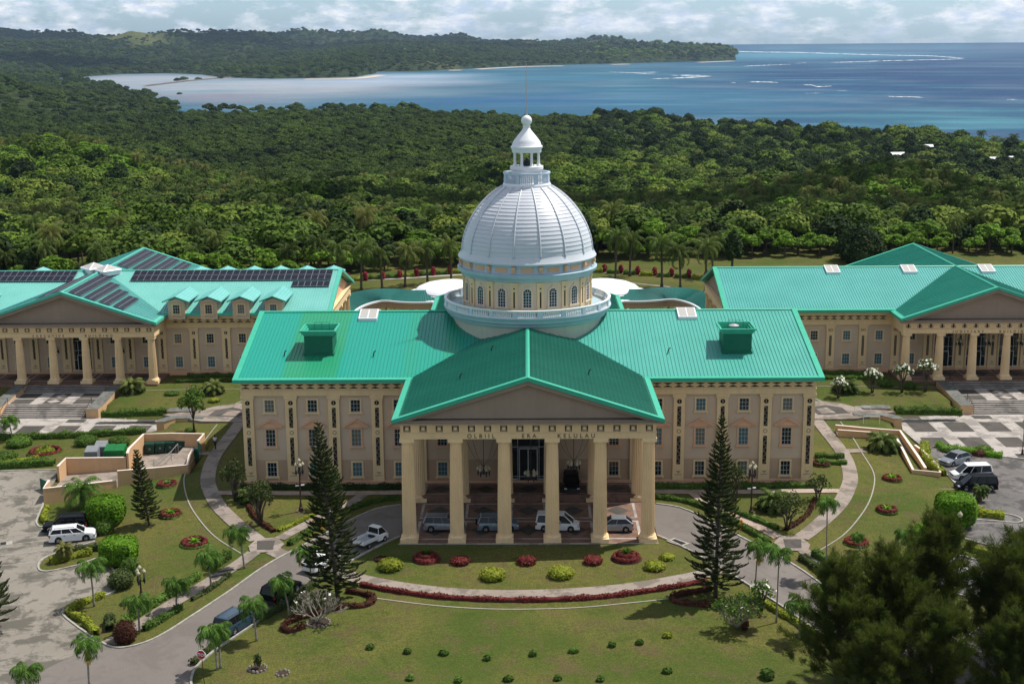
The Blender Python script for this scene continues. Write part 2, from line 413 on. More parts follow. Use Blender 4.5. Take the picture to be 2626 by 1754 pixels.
M['retain'] = wallmat("retaining_wall_paint", (0.66, 0.42, 0.235), 0.3, (0.32, 0.25, 0.17))
M['coping'] = plain("wall_coping", (0.74, 0.62, 0.52), 0.7)
M['slab_grey'] = paving("weathered_coping", (0.14, 0.145, 0.13), (0.19, 0.19, 0.17), (0.09, 0.09, 0.08), 1.2)
M['bark'] = plain("bark", (0.10, 0.08, 0.06), 0.9, var=0.3, scale=5)
M['palm_bark'] = plain("palm_bark", (0.26, 0.24, 0.205), 0.9, var=0.25, scale=4)
M['pale_bark'] = plain("pale_bark", (0.25, 0.22, 0.18), 0.9, var=0.25, scale=5)
def leaf(name, ca, cb, cc=None, var=0.35, transl=0.25, scale=0.9, wild=False):
    """foliage: leaf colour varies leaf clump by leaf clump and plant by plant"""
    t = NT(name)
    oi = t.n.new("ShaderNodeObjectInfo"); g = t.n.new("ShaderNodeNewGeometry")
    n = t.noise(g.outputs["Position"], scale, 4, 0.6); big = t.noise(g.outputs["Position"], 0.011, 4, 0.6)
    c = t.mix(t.ramp(n, [(0.3, 0), (0.7, 1)]), ca, cb)
    f = t.math('ADD', t.math('MULTIPLY', oi.outputs["Random"], var), 1 - var / 2)
    rp = t.math('ADD', t.math('MULTIPLY', g.outputs["Random Per Island"], 0.7), 0.65)
    c = t.mix(1.0, c, t.math('MULTIPLY', f, rp), 'MULTIPLY')
    if wild: c = t.mix(1.0, c, t.ramp(big, [(0.38, (0.72, 0.70, 0.75)), (0.5, (1.05, 1.02, 0.9)), (0.62, (1.42, 1.35, 1.0))]), 'MULTIPLY')
    if cc: c = t.mix(t.ramp(oi.outputs["Random"], [(0.62, 0), (0.95, 0.8)]), c, cc)
    dif = t.n.new("ShaderNodeBsdfPrincipled"); dif.inputs["Roughness"].default_value = 0.62; dif.inputs["Specular IOR Level"].default_value = 0.07
    t.link(c, dif.inputs["Base Color"])
    tr = t.n.new("ShaderNodeBsdfTranslucent"); t.link(t.mix(1.0, c, (1.1, 1.25, 0.5), 'MULTIPLY'), tr.inputs[0])
    mx = t.n.new("ShaderNodeMixShader"); mx.inputs[0].default_value = transl
    t.link(dif.outputs[0], mx.inputs[1]); t.link(tr.outputs[0], mx.inputs[2]); t.link(mx.outputs[0], t.out.inputs[0])
    return t.m
M['leaf_wood'] = leaf("broadleaf_foliage", (0.042, 0.084, 0.012), (0.095, 0.158, 0.023), (0.165, 0.205, 0.032), 0.9, 0.12, wild=True)
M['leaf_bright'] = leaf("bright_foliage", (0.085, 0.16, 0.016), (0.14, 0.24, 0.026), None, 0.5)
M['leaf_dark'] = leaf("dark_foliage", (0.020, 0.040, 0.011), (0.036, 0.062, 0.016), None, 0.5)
M['leaf_palm'] = leaf("palm_fronds", (0.055, 0.095, 0.022), (0.13, 0.165, 0.042), (0.18, 0.17, 0.055), 0.7)
M['leaf_palm2'] = leaf("young_palm_fronds", (0.060, 0.125, 0.022), (0.095, 0.175, 0.030), None, 0.4)
M['leaf_yellow'] = leaf("dying_frond", (0.42, 0.26, 0.05), (0.5, 0.33, 0.08))
M['leaf_pine'] = leaf("pine_needles", (0.032, 0.050, 0.015), (0.058, 0.080, 0.024), None, 0.3, 0.2)
M['leaf_casu'] = leaf("wispy_needles", (0.044, 0.062, 0.015), (0.088, 0.103, 0.027), None, 0.5, 0.45, 0.35)
M['leaf_hedge'] = leaf("hedge_leaves", (0.060, 0.12, 0.020), (0.10, 0.165, 0.03), None, 0.5, 0.2, 2)
M['leaf_topi'] = leaf("topiary_leaves", (0.085, 0.20, 0.012), (0.14, 0.27, 0.02), None, 0.3, 0.2, 2)
M['leaf_lime'] = leaf("lime_leaves", (0.17, 0.21, 0.02), (0.27, 0.29, 0.035), None, 0.3, 0.2, 2)
M['leaf_red'] = leaf("dark_red_leaves", (0.13, 0.025, 0.022), (0.20, 0.045, 0.04), None, 0.3, 0.2, 3)
M['leaf_ti'] = leaf("crimson_leaves", (0.24, 0.02, 0.04), (0.32, 0.05, 0.06), None, 0.3, 0.2, 3)
M['leaf_maroon'] = leaf("maroon_leaves", (0.055, 0.022, 0.014), (0.10, 0.04, 0.025), None, 0.3, 0.2, 3)
M['leaf_shrub'] = leaf("olive_shrub_leaves", (0.045, 0.065, 0.022), (0.075, 0.095, 0.03), None, 0.4, 0.2, 1.5)
M['flower'] = leaf("white_flowers", (0.75, 0.74, 0.62), (0.8, 0.8, 0.72), None, 0.1, 0.1)
M['metal_dark'] = plain("dark_metal", (0.02, 0.02, 0.022), 0.45, 0.5)
M['rust'] = plain("rusty_brown_metal", (0.06, 0.03, 0.02), 0.6)
M['steel'] = plain("galvanised_steel", (0.40, 0.41, 0.42), 0.4, 0.5, metal=0.3)
M['globe'] = plain("cream_glass_globe", (0.46, 0.42, 0.28), 0.25, 0.6)
M['tyre'] = plain("tyre_rubber", (0.015, 0.015, 0.016), 0.8)
M['rim'] = plain("alloy_rim", (0.40, 0.41, 0.43), 0.35, 0.6, metal=0.5)
M['carglass'] = NT("car_glass").bsdf((0.006, 0.007, 0.010), 0.12, 0.35)
M['lampglass'] = NT("headlight_glass").bsdf((0.55, 0.57, 0.60), 0.15, 0.6)
M['tail'] = NT("tail_light").bsdf((0.32, 0.01, 0.01), 0.2, 0.6)
M['trim'] = plain("black_plastic_trim", (0.03, 0.03, 0.032), 0.7)
def paint(name, col, metal=0.0): return NT(name).bsdf(col, 0.28, 0.5, None, metal, 0.6)
M['car_white'] = paint("white_car_paint", (0.78, 0.78, 0.78))
M['car_silver'] = paint("silver_car_paint", (0.25, 0.265, 0.29), 0.3)
M['car_black'] = NT("black_car_paint").bsdf((0.004, 0.005, 0.007), 0.4, 0.10)
M['car_blue'] = paint("blue_grey_car_paint", (0.018, 0.045, 0.075), 0.0)
M['car_slate'] = paint("slate_blue_car_paint", (0.16, 0.21, 0.25), 0.3)
M['orange'] = plain("orange_yellow_paint", (0.65, 0.22, 0.01), 0.5)
M['green_bin'] = plain("dark_green_bin", (0.008, 0.055, 0.035), 0.5)
M['green_skip'] = plain("bright_green_skip", (0.005, 0.14, 0.03), 0.5)
M['grey_skip'] = plain("grey_skip_paint", (0.20, 0.21, 0.22), 0.6)
M['gate'] = plain("green_gate_paint", (0.01, 0.11, 0.07), 0.6)
M['signred'] = plain("sign_red", (0.42, 0.02, 0.025), 0.5)
M['signwhite'] = plain("sign_white", (0.75, 0.75, 0.75), 0.5)
M['skin'] = plain("skin", (0.16, 0.085, 0.05), 0.6)
M['shirt'] = plain("white_shirt", (0.70, 0.72, 0.78), 0.8)
M['trousers'] = plain("dark_trousers", (0.02, 0.022, 0.035), 0.8)
M['hair'] = plain("black_hair", (0.01, 0.009, 0.008), 0.6)
# ---------------------------------------------------------------- buildings
class B:
    """a building: parts are given in the scene's metres and stored relative to the building's base"""
    def __init__(s, name, loc, label, cat):
        s.o = empty(name, loc, 0, label, cat); s.L = loc
    def part(s, name, mb, mat, parent=None, smooth=False, fix=False):
        mb.shift(-s.L[0], -s.L[1], -s.L[2])
        return mb.obj(name, mat, parent or s.o, smooth, fix=fix)
    def at(s, x, y, z): return (x - s.L[0], y - s.L[1], z - s.L[2])

def arc_pts(cx, cz, r, a0, a1, n): return [(cx + r * math.cos(a0 + (a1 - a0) * i / n), cz + r * math.sin(a0 + (a1 - a0) * i / n)) for i in range(n + 1)]

# --- windows: surround > pane, glazing bars; the same meshes serve every copy
def win_meshes(w, hh, nx, nz, pediment=False, glass='glass'):
    a = MB(); t = 0.16; p = -0.09
    a.box(-w/2 - t, -w/2, p, 0.0, -t, hh + t); a.box(w/2, w/2 + t, p, 0.0, -t, hh + t)
    a.box(-w/2, w/2, p, 0.0, hh, hh + t)
    a.box(-w/2 - 0.28, w/2 + 0.28, p - 0.10, 0.0, -0.20, -0.02)
    a.box(-w/2 - 0.26, -w/2 - 0.10, p - 0.06, 0.0, -0.34, -0.2); a.box(w/2 + 0.10, w/2 + 0.26, p - 0.06, 0.0, -0.34, -0.2)
    if pediment:
        W = w/2 + 0.80
        a.prism([(-W, hh + 0.22), (W, hh + 0.22), (W, hh + 0.36), (0, hh + 1.12), (-W, hh + 0.36)], 'y', -0.22, 0.0)
        a.prism([(-W - 0.10, hh + 0.30), (-W - 0.10, hh + 0.42), (0, hh + 1.24), (W + 0.10, hh + 0.42), (W + 0.10, hh + 0.30), (0, hh + 1.12)], 'y', -0.46, -0.0)
    g = MB().box(-w/2, w/2, -0.012, 0.01, 0.0, hh)
    b = MB(); q = 0.035
    b.box(-w/2, -w/2 + 0.05, -0.05, -0.014, 0, hh); b.box(w/2 - 0.05, w/2, -0.05, -0.014, 0, hh); b.box(-w/2 + .05, w/2 - .05, -0.05, -0.014, 0, 0.06); b.box(-w/2 + .05, w/2 - .05, -0.05, -0.014, hh - 0.05, hh)
    for i in range(1, nx): x = -w/2 + w * i / nx; b.box(x - q/2, x + q/2, -0.045, -0.014, 0.06, hh - 0.05)
    for k in range(1, nz): z = hh * k / nz; b.box(-w/2 + .05, w/2 - .05, -0.041, -0.014, z - q/2, z + q/2)
    return (a.mesh('window', M['peach'] if pediment else M['cream'], False), g, b.mesh('sash_bars', M['sash']))
WIN = {}
_gm = {}
def window(bl, key, x, y, z, glass='glass'):
    """glass: which pane this window shows"""
    if key not in WIN:
        WIN[key] = win_meshes(*{'top': (1.12, 1.45, 3, 3), 'mid': (1.12, 2.05, 3, 4, True), 'low': (1.12, 1.70, 3, 3), 'dorm': (1.05, 1.42, 3, 3)}[key])
    a, g, b = WIN[key]
    gk = (key, glass)
    if gk not in _gm: _gm[gk] = g.mesh('pane', M[glass])
    o = link('window', a, bl.o, bl.at(x, y, z))
    link('pane', _gm[gk], o); link('sash_bars', b, o)
    return o

# --- ornaments of the pilasters, one mesh per kind
def lattice(w, z0, z1, nz, y):
    a = MB(); a.box(-w/2, w/2, y - 0.02, y + 0.01, z0, z1, 0)
    n = nz; dz = (z1 - z0) / n
    for i in range(n):
        x0, x1 = (-w/2 + .06, w/2 - .06) if i % 2 == 0 else (w/2 - .06, -w/2 + .06)
        zz0, zz1 = z0 + dz * i + .04, z0 + dz * (i + 1) - .04
        t_ = 0.035
        a.add([(x0 - t_, y - 0.035, zz0), (x0 + t_, y - 0.035, zz0), (x1 + t_, y - 0.035, zz1), (x1 - t_, y - 0.035, zz1)], [(0, 1, 2, 3)], 1)
        a.box(x1 - .03, x1 + .03, y - 0.034, y - .021, (zz0 + zz1) / 2, zz1, 1)
    return a
def disc(a, cx, cz, r, y, mi, t=0.02, n=14):
    a.prism([(cx + r * math.cos(2*PI*i/n), cz + r * math.sin(2*PI*i/n)) for i in range(n)], 'y', y - t, y + 0.005, mi)
def bird(a, z, y, mi):
    a.box(-0.42, 0.42, y - 0.02, y, z - 0.42, z - 0.35, mi)
    a.poly([(-0.30, y - .022, z + .08), (-0.05, y - .022, z - .10), (0.16, y - .022, z - .16), (0.30, y - .022, z + .10), (0.12, y - .022, z + .02), (-.02, y - .022, z + .06)][::-1], mi)
    a.box(-0.02, 0.02, y - 0.02, y, z - 0.36, z - 0.14, mi)
def bats(x0, x1, step, z0, z1, y, cx0):
    """pairs of black bats, wing against wing, along a frieze"""
    a = MB(); hh = (z1 - z0) / 2
    up = [(-.52, hh), (-.40, hh - .02), (-.16, hh - .05), (0, hh - .02), (.16, hh - .05), (.40, hh - .02), (.52, hh), (.34, hh * .55), (.12, hh * .22), (0, hh * .15), (-.12, hh * .22), (-.34, hh * .55)]
    up = [(px, pz) for px, pz in up]
    x = cx0
    zc = (z0 + z1) / 2
    while x < x1:
        if x > x0:
            a.prism([(x + p[0], zc + p[1]) for p in up[::-1]], 'y', y - 0.03, y + 0.0)
            a.prism([(x + p[0], zc - p[1]) for p in up], 'y', y - 0.03, y + 0.0)
        x += step
    return a
def text(s, size, x, y, z, parent, bl, spacing=1.6, mat='letter'):
    cu = bpy.data.curves.new('lettering', 'FONT'); cu.body = s; cu.size = size; cu.extrude = 0.02; cu.align_x = 'CENTER'; cu.space_character = spacing
    cu.materials.append(M[mat]); cu.offset = 0.006
    o = link('lettering', cu, parent, bl.at(x, y, z)); o.rotation_euler = (PI / 2, 0, 0)
    me = bpy.data.meshes.new_from_object(o.evaluated_get(bpy.context.evaluated_depsgraph_get()))
    me.materials.clear(); me.materials.append(M[mat])
    bpy.data.objects.remove(o); o = link('lettering', me, parent, bl.at(x, y, z)); o.rotation_euler = (PI / 2, 0, 0)
    return o
def column_mesh(hh, r0, r1, pw, name='column'):
    """fluted column with plinth, base ring and square capital"""
    a = MB(); ph = 0.42
    a.box(-pw/2, pw/2, -pw/2, pw/2, 0, ph)
    a.lathe([(pw * .47, ph), (pw * .49, ph + .10), (pw * .46, ph + .20), (r0 * 1.06, ph + .28), (r0 * 1.04, ph + .40)], 24)
    prof = []
    for i in range(9):
        q = i / 8; prof.append((r0 + (r1 - r0) * (q ** 1.6), ph + .40 + (hh - ph - .40 - .62) * q))
    a.lathe(prof, 40, flute=0.12, nfl=1, caps=False)
    a.lathe([(r1 * 1.02, hh - .62), (r1 * 1.05, hh - .55), (r1 * 1.15, hh - .40)], 24)
    c = r1 * 1.28
    a.box(-c, c, -c, c, hh - .40, hh)
    return a.mesh(name, M['column'])

# --- gabled roofs
def gable_roof(bl, ax, u0, u1, vc, w, ze, zr, roof, fascia, rib=0.43, end0=True, end1=True, cuts=(), band=0.62, name='roof', vcut=None, ribbed=True, plainmat=None):
    """ridge along ax from u0 to u1 at v = vc, eaves at vc -+ w. cuts: (side, ua, ub) stretches of an eave without a gutter"""
    def P(u, v, z): return (u, v, z) if ax == 'x' else (v, u, z)
    sl = (zr - ze) / w
    a = MB(); th = 0.12
    e = band
    for s in (-1, 1):
        pts = [P(u0, vc, zr), P(u1, vc, zr), P(u1, vc + s * (w - .05), ze + sl * .05), P(u0, vc + s * (w - .05), ze + sl * .05)]
        lo = [(x, y, z - th) for x, y, z in pts]
        a.add(pts + lo, [(0, 1, 2, 3), (7, 6, 5, 4), (0, 4, 5, 1), (1, 5, 6, 2), (2, 6, 7, 3), (3, 7, 4, 0)])
    rf = bl.part(name, a, M[roof], fix=True)
    if ribbed:
        b = MB(); n = int((u1 - u0 - 2 * e) / rib)
        for s in (-1, 1):
            for i in range(n + 1):
                u = u0 + e + (u1 - u0 - 2 * e) * i / n
                va, vb = vc + s * .15, vc + s * (w - e - .18)
                za, zb = zr - sl * .15, zr - sl * (w - e - .18)
                ww, hh = 0.035, 0.075
                vs = [P(u - ww, va, za), P(u + ww, va, za), P(u + ww, vb, zb), P(u - ww, vb, zb), P(u - ww*.5, va, za + hh), P(u + ww*.5, va, za + hh), P(u + ww*.5, vb, zb + hh), P(u - ww*.5, vb, zb + hh)]
                b.add(vs, [(4, 5, 6, 7), (0, 1, 5, 4), (1, 2, 6, 5), (2, 3, 7, 6), (3, 0, 4, 7)])
        bl.part('seam_ribs', b, M[roof], rf)
    # gutter band on the eaves and on the raking edges, standing a little above the sheet
    f = MB(); top = 0.16; g = MB()
    for s in (-1, 1):
        segs = [(u0, u1)]
        for sd, ca, cb in cuts:
            if sd == s:
                segs = [q for a_, b_ in segs for q in ((a_, max(a_, min(b_, ca))), (min(b_, max(a_, cb)), b_)) if q[1] - q[0] > .05]
        for ua, ub in segs:
            vo, vi = vc + s * (w + .02), vc + s * (w - e)
            zo, zi = ze + top, ze + sl * e + top * .6
            vs = [P(ua, vo, zo), P(ub, vo, zo), P(ub, vi, zi), P(ua, vi, zi), P(ua, vo, zo - .42), P(ub, vo, zo - .42), P(ub, vi, zi - .32), P(ua, vi, zi - .32)]
            f.add(vs, [(0, 1, 2, 3), (0, 4, 5, 1), (1, 5, 6, 2), (2, 6, 7, 3), (3, 7, 4, 0), (7, 6, 5, 4)])
            vg0, vg1 = vc + s * (w - e), vc + s * (w - e - .16)
            z0_, z1_ = ze + sl * e + .015, ze + sl * (e + .16) + .015
            g.add([P(ua + e, vg0, z0_), P(ub - e, vg0, z0_), P(ub - e, vg1, z1_), P(ua + e, vg1, z1_)], [(0, 1, 2, 3)])
    for k, (u, on) in enumerate(((u0, end0), (u1, end1))):
        if not on: continue
        q = 1 if k == 0 else -1
        for s in (-1, 1):
            o_ = -0.02 * q
            vs = [P(u + o_, vc, zr + top + .01), P(u + o_, vc + s * (w + .015), ze + top + .005), P(u + q * e, vc + s * (w + .015), ze + top + .005), P(u + q * e, vc, zr + top + .01)]
            lo = [(x, y, z - .42) for x, y, z in vs]
            f.add(vs + lo, [(0, 1, 2, 3), (7, 6, 5, 4), (0, 4, 5, 1), (1, 5, 6, 2), (2, 6, 7, 3), (3, 7, 4, 0)])
    fo = bl.part('fascia', f, M[fascia], rf, fix=True)
    r = MB()
    r.add([P(u0 + e*end0, vc - .22, zr - sl*.22 + .10), P(u0 + e*end0, vc, zr + .16), P(u0 + e*end0, vc + .22, zr - sl*.22 + .10), P(u1 - e*end1, vc - .22, zr - sl*.22 + .10), P(u1 - e*end1, vc, zr + .16), P(u1 - e*end1, vc + .22, zr - sl*.22 + .10)], [(0, 1, 4, 3), (1, 2, 5, 4)])
    bl.part('ridge_cap', r, M[fascia], rf)
    if g.f: bl.part('gutter', g, M['ridge_dark'], rf)
    return rf

# =============================================================== the capitol
cap = B('capitol_building', (0, 17, 0.0), "cream capitol with green metal roof, columned entrance porch and silver ribbed dome", "capitol building")
FY, FZ, HW = 17.0, 0.8, 33.2
# walls
w = MB()
w.box(-HW + .25, HW - .25, FY + .25, 50.4, 3.6, 11.40); cap.part('wall', w, M['wall'])
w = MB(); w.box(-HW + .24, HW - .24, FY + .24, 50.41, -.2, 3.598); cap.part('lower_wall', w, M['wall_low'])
w = MB()
w.box(-HW - .02, HW + .02, FY - .02, 50.7, 11.402, 12.02); w.box(-HW + .03, HW - .03, FY + .03, 50.65, 12.02, 12.90); w.box(-HW - .06, HW + .06, FY - .07, 50.72, 11.98, 12.07)
w.box(-HW - .3, HW + .3, FY - .32, 50.95, 12.90, 13.03); w.box(-HW - .1, HW + .1, FY - .75, 51.2, 13.035, 13.25)
cap.part('entablature', w, M['cream'])
w = MB(); w.box(-HW - .10, HW + .10, FY - .10, FY + .24, FZ - .3, FZ + .28); cap.part('plinth', w, M['peach'])
pil_x = [s * (12.5 + 5 * k) for k in range(5) for s in (-1, 1)]
a = MB(); a.box(-.65, .65, 0, .24, FZ + .281, 11.05); a.box(-.78, .78, -.10, .24, 11.05, 11.40); pil_me = a.mesh('pilaster', M['cream'])
o1 = MB(); z = 0
o1.add([], []); la = lattice(.44, 2.99, 6.38, 8, 0); lb = lattice(.44, 7.59, 9.96, 6, 0)
o1.add(la.v, la.f); o1.m = la.m[:]; o1.add(lb.v, lb.f); o1.m = la.m + lb.m
disc(o1, 0, 10.55, .28, 0, 0); o1.box(-.05, .05, -.04, -.021, 10.36, 10.74, 1); disc(o1, 0, 6.98, .25, 0, 2, .03); disc(o1, 0, 6.98, .15, -.02, 3, .02)
bird(o1, 2.12, 0, 2)
orn_me = o1.mesh('pilaster_ornament', [M['black'], M['motif'], M['motif'], M['cream']])
for x in pil_x:
    xx = max(-32.52, min(32.52, x))
    p = link('pilaster', pil_me, cap.o, (xx, 0.0 - 0.0, 0)); link('pilaster_ornament', orn_me, p, (0, -.003, 0))
cap.part('bat_frieze', bats(-33.2, 33.2, 1.25, 12.22, 12.80, FY + .028, -33.2 + .58), M['black'])
panes = {-30: ('curtain2', 'glass', 'glass'), -25: ('glass', 'glass', 'curtain'), -20: ('glass', 'curtain2', 'curtain'), -15: ('glass', 'glass', 'curtain'),
         15: ('glass', 'curtain', 'glass'), 20: ('curtain', 'curtain2', 'glass'), 25: ('glass', 'curtain', 'curtain2'), 30: ('curtain2', 'glass', 'glass'), -10: ('glass', 'glass', 'curtain'), 10: ('glass', 'glass', 'glass')}
for x, (g1, g2, g3) in panes.items():
    window(cap, 'top', x, FY + .24, 9.41, g1); window(cap, 'mid', x, FY + .24, 5.27, g2); window(cap, 'low', x, FY + .24, 1.60, g3)
# roof
MR = gable_roof(cap, 'x', -33.9, 33.9, 33.7, 17.7, 13.4, 18.0, 'roof', 'fascia', cuts=((-1, -13.3, 13.3), (1, -13.3, 13.3)))
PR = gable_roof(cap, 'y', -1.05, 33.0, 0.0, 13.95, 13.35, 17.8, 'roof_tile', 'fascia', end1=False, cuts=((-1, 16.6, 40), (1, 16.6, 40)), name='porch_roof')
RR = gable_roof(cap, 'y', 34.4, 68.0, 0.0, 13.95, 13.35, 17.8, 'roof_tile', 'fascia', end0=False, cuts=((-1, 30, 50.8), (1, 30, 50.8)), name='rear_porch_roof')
for s in (-1, 1):     # closed gable ends of the main range
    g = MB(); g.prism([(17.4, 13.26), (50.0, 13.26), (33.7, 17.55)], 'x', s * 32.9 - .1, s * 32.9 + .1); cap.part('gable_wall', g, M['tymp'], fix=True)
# skylights on the ridge
def skylight(bl, x, y0, y1, sl, zr, wd=2.1, parent=None):
    f = MB(); zc = zr + .32
    def zz(y, up=0.0): return zr - abs(y - (y0 + y1) / 2) * sl * .95 + .34 + up
    ym = (y0 + y1) / 2
    for sa, ya, yb in ((-1, y0, ym), (1, ym, y1)):
        vs = [(x - wd/2, ya, zz(ya)), (x + wd/2, ya, zz(ya)), (x + wd/2, yb, zz(yb)), (x - wd/2, yb, zz(yb))]
        lo = [(p[0], p[1], p[2] - 1.2) for p in vs]
        f.add(vs + lo, [(0, 1, 2, 3), (7, 6, 5, 4), (0, 4, 5, 1), (1, 5, 6, 2), (2, 6, 7, 3), (3, 7, 4, 0)])
    o = bl.part('skylight', f, M['white'], fix=True)
    g = MB()
    for ya, yb in ((y0 + .16, ym - .10), (ym + .10, y1 - .16)):
        for xa, xb in ((x - wd/2 + .14, x - .06), (x + .06, x + wd/2 - .14)):
            g.quad((xa, ya, zz(ya) + .015), (xb, ya, zz(ya) + .015), (xb, yb, zz(yb) + .015), (xa, yb, zz(yb) + .015))
    bl.part('skylight_glass', g, M['sky_glass'], o)
for x in (-19.95, 19.95): skylight(cap, x, 31.0, 36.4, .26, 18.0, 2.3)
# roof-top plant boxes, dark green, with flared cornice, railing and a fan
for s, (xa, xb) in ((-1, (-26.6, -23.0)), (1, (23.0, 26.6))):
    a = MB(); a.box(xa + .12, xb - .12, 22.12, 25.6, 14.2, 17.4); a.box(xa, xb, 22.0, 25.7, 14.4, 15.25)
    o = cap.part('plant_box', a, M['ridge_dark'])
    c = MB(); 
    for i, (ex, z0, z1) in enumerate(((.0, 17.4, 17.62), (.16, 17.62, 17.86), (.34, 17.86, 18.06))):
        c.box(xa - ex, xb + ex, 22.0 - ex, 22.22 - ex, z0, z1); c.box(xa - ex, xb + ex, 25.5 + ex, 25.7 + ex, z0, z1)
        c.box(xa - ex, xa + .2 - ex, 22.22 - ex, 25.5 + ex, z0, z1); c.box(xb + ex - .2, xb + ex, 22.22 - ex, 25.5 + ex, z0, z1)
    cap.part('box_cornice', c, M['fascia'], o)
    r = MB()
    for zz in (18.15, 18.5): r.tube([(xa + 1.0, 24.6, zz), (xb - .8, 24.6, zz)], .025, 5)
    for k in range(3): xx = xa + 1.0 + k * .9; r.tube([(xx, 24.6, 17.4), (xx, 24.6, 18.5)], .025, 5)
    cap.part('box_railing', r, M['ridge_dark'], o)
    if s > 0:
        f = MB(); f.lathe([(.42, 0), (.42, .45), (.62, .52), (.62, .6), (.2, .78), (0, .8)], 14, (24.6, 23.9, 17.45)); cap.part('roof_fan', f, M['steel'], o, smooth='angle')
for x, y in ((-18.3, 21.8), (-28.9, 22.0), (16.6, 22.2)):
    a = MB(); zz = 13.4 + .26 * (y - 16); a.tube([(x, y, zz), (x + .05, y, zz + .35), (x + .15, y - .05, zz + .62), (x + .32, y, zz + .7)], .07, 6); cap.part('vent_pipe', a, M['metal_dark'])
for x, y in ((-7.4, 8.4), (6.6, 9.0), (-4.2, 17.6)):
    a = MB(); zz = 17.8 - .319 * abs(x); a.tube([(x, y, zz), (x + .05, y, zz + .35), (x + .15, y - .05, zz + .6), (x + .3, y, zz + .66)], .07, 6); cap.part('vent_pipe', a, M['metal_dark'])
# porch: floor, columns, entablature, tympanum
a = MB(); a.box(-13.6, 13.6, -.58, 12.5, -.35, .0); a.box(-13.0, 13.0, 12.5, FY - .1, -.35, FZ)
pf = cap.part('porch_floor', a, M['pink'])
b = MB(); g2 = MB()
for k in range(5):
    cx = -10 + 5 * k
    for (y0, y1, zt) in ((.6, 6.2, .0), (7.0, 12.0, .0), (12.9, 16.6, FZ)):
        cy = (y0 + y1) / 2; hx, hy = 2.0, (y1 - y0) / 2
        zq = zt + .004
        b.quad((cx - 1.25, cy, zq), (cx, cy - hy * .62, zq), (cx + 1.25, cy, zq), (cx, cy + hy * .62, zq), 0)
        for (xa, xb, ya, yb) in ((cx - hx, cx + hx, cy - hy, cy - hy + .3), (cx - hx, cx + hx, cy + hy - .3, cy + hy), (cx - hx, cx - hx + .3, cy - hy + .3, cy + hy - .3), (cx + hx - .3, cx + hx, cy - hy + .3, cy + hy - .3)):
            b.quad((xa, ya, zq), (xb, ya, zq), (xb, yb, zq), (xa, yb, zq), 1)
b.box(-13.62, 13.62, -.74, -.582, -.30, .03, 1)
cap.part('paving_pattern', b, [M['tile_dark'], M['plaza']], pf)
COLM = column_mesh(11.30, .74, .60, 1.85)
for k in range(6):
    for y in (.35, 13.2):
        link('column', COLM, cap.o, cap.at(-12.5 + 5 * k, y, 0))
a = MB()
def ring(a, x0, x1, y0, y1, t, z0, z1):
    a.box(x0, x1, y0, y0 + t, z0, z1); a.box(x0, x0 + t, y0 + t, y1, z0, z1); a.box(x1 - t, x1, y0 + t, y1, z0, z1)
ring(a, -13.20, 13.20, -.42, FY - .03, 1.4, 11.302, 11.93); ring(a, -13.14, 13.14, -.36, FY - .08, 1.3, 11.97, 12.86)
ring(a, -13.26, 13.26, -.48, FY - .12, 1.4, 11.93, 11.97); ring(a, -13.4, 13.4, -.62, FY - .76, .9, 12.86, 13.0)
a.box(-12.4, 12.4, 12.5, 13.9, 11.302, 11.9)
pe = cap.part('porch_entablature', a, M['cream'])
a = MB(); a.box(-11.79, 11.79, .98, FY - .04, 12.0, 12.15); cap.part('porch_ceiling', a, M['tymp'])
md = MB()
for k in range(16):
    x = -12.45 + 24.9 * k / 15; y = -.36
    md.box(x - .36, x + .36, y - .012, y, 12.06, 12.74, 0)
    md.prism([(x - .26, 12.08), (x + .26, 12.08), (x + .30, 12.2), (x + .20, 12.55), (x + .34, 12.72), (x - .34, 12.72), (x - .20, 12.55), (x - .30, 12.2)], 'y', y - .03, y - .012, 1)
    disc(md, x, 12.40, .17, y - .03, 2, .03)
cap.part('frieze_medallions', md, [M['black'], M['motif'], M['cream']])
for s, x in (('OLBIIL', -4.85), ('ERA', .1), ('KELULAU', 4.95)): text(s, .60, x, -.435, 11.42, cap.o, cap, 1.75)
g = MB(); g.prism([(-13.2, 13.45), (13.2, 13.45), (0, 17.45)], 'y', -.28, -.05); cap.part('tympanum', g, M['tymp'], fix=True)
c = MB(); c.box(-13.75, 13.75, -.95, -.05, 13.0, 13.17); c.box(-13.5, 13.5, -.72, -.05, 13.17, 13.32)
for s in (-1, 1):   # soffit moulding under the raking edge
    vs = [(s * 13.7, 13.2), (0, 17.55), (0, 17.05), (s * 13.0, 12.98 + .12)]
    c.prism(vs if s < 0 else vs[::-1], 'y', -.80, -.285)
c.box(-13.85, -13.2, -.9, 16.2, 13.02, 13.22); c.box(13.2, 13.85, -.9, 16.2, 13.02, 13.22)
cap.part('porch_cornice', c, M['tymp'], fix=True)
g = MB(); g.prism([(-13.2, 13.3), (13.2, 13.3), (0, 17.45)], 'y', 67.0, 67.3); g.box(-13.2, 13.2, 50.8, 67.2, 11.3, 13.2); cap.part('rear_porch', g, M['cream'], fix=True)
for k in range(6): link('column', COLM, cap.o, cap.at(-12.5 + 5 * k, 66.4, 0))
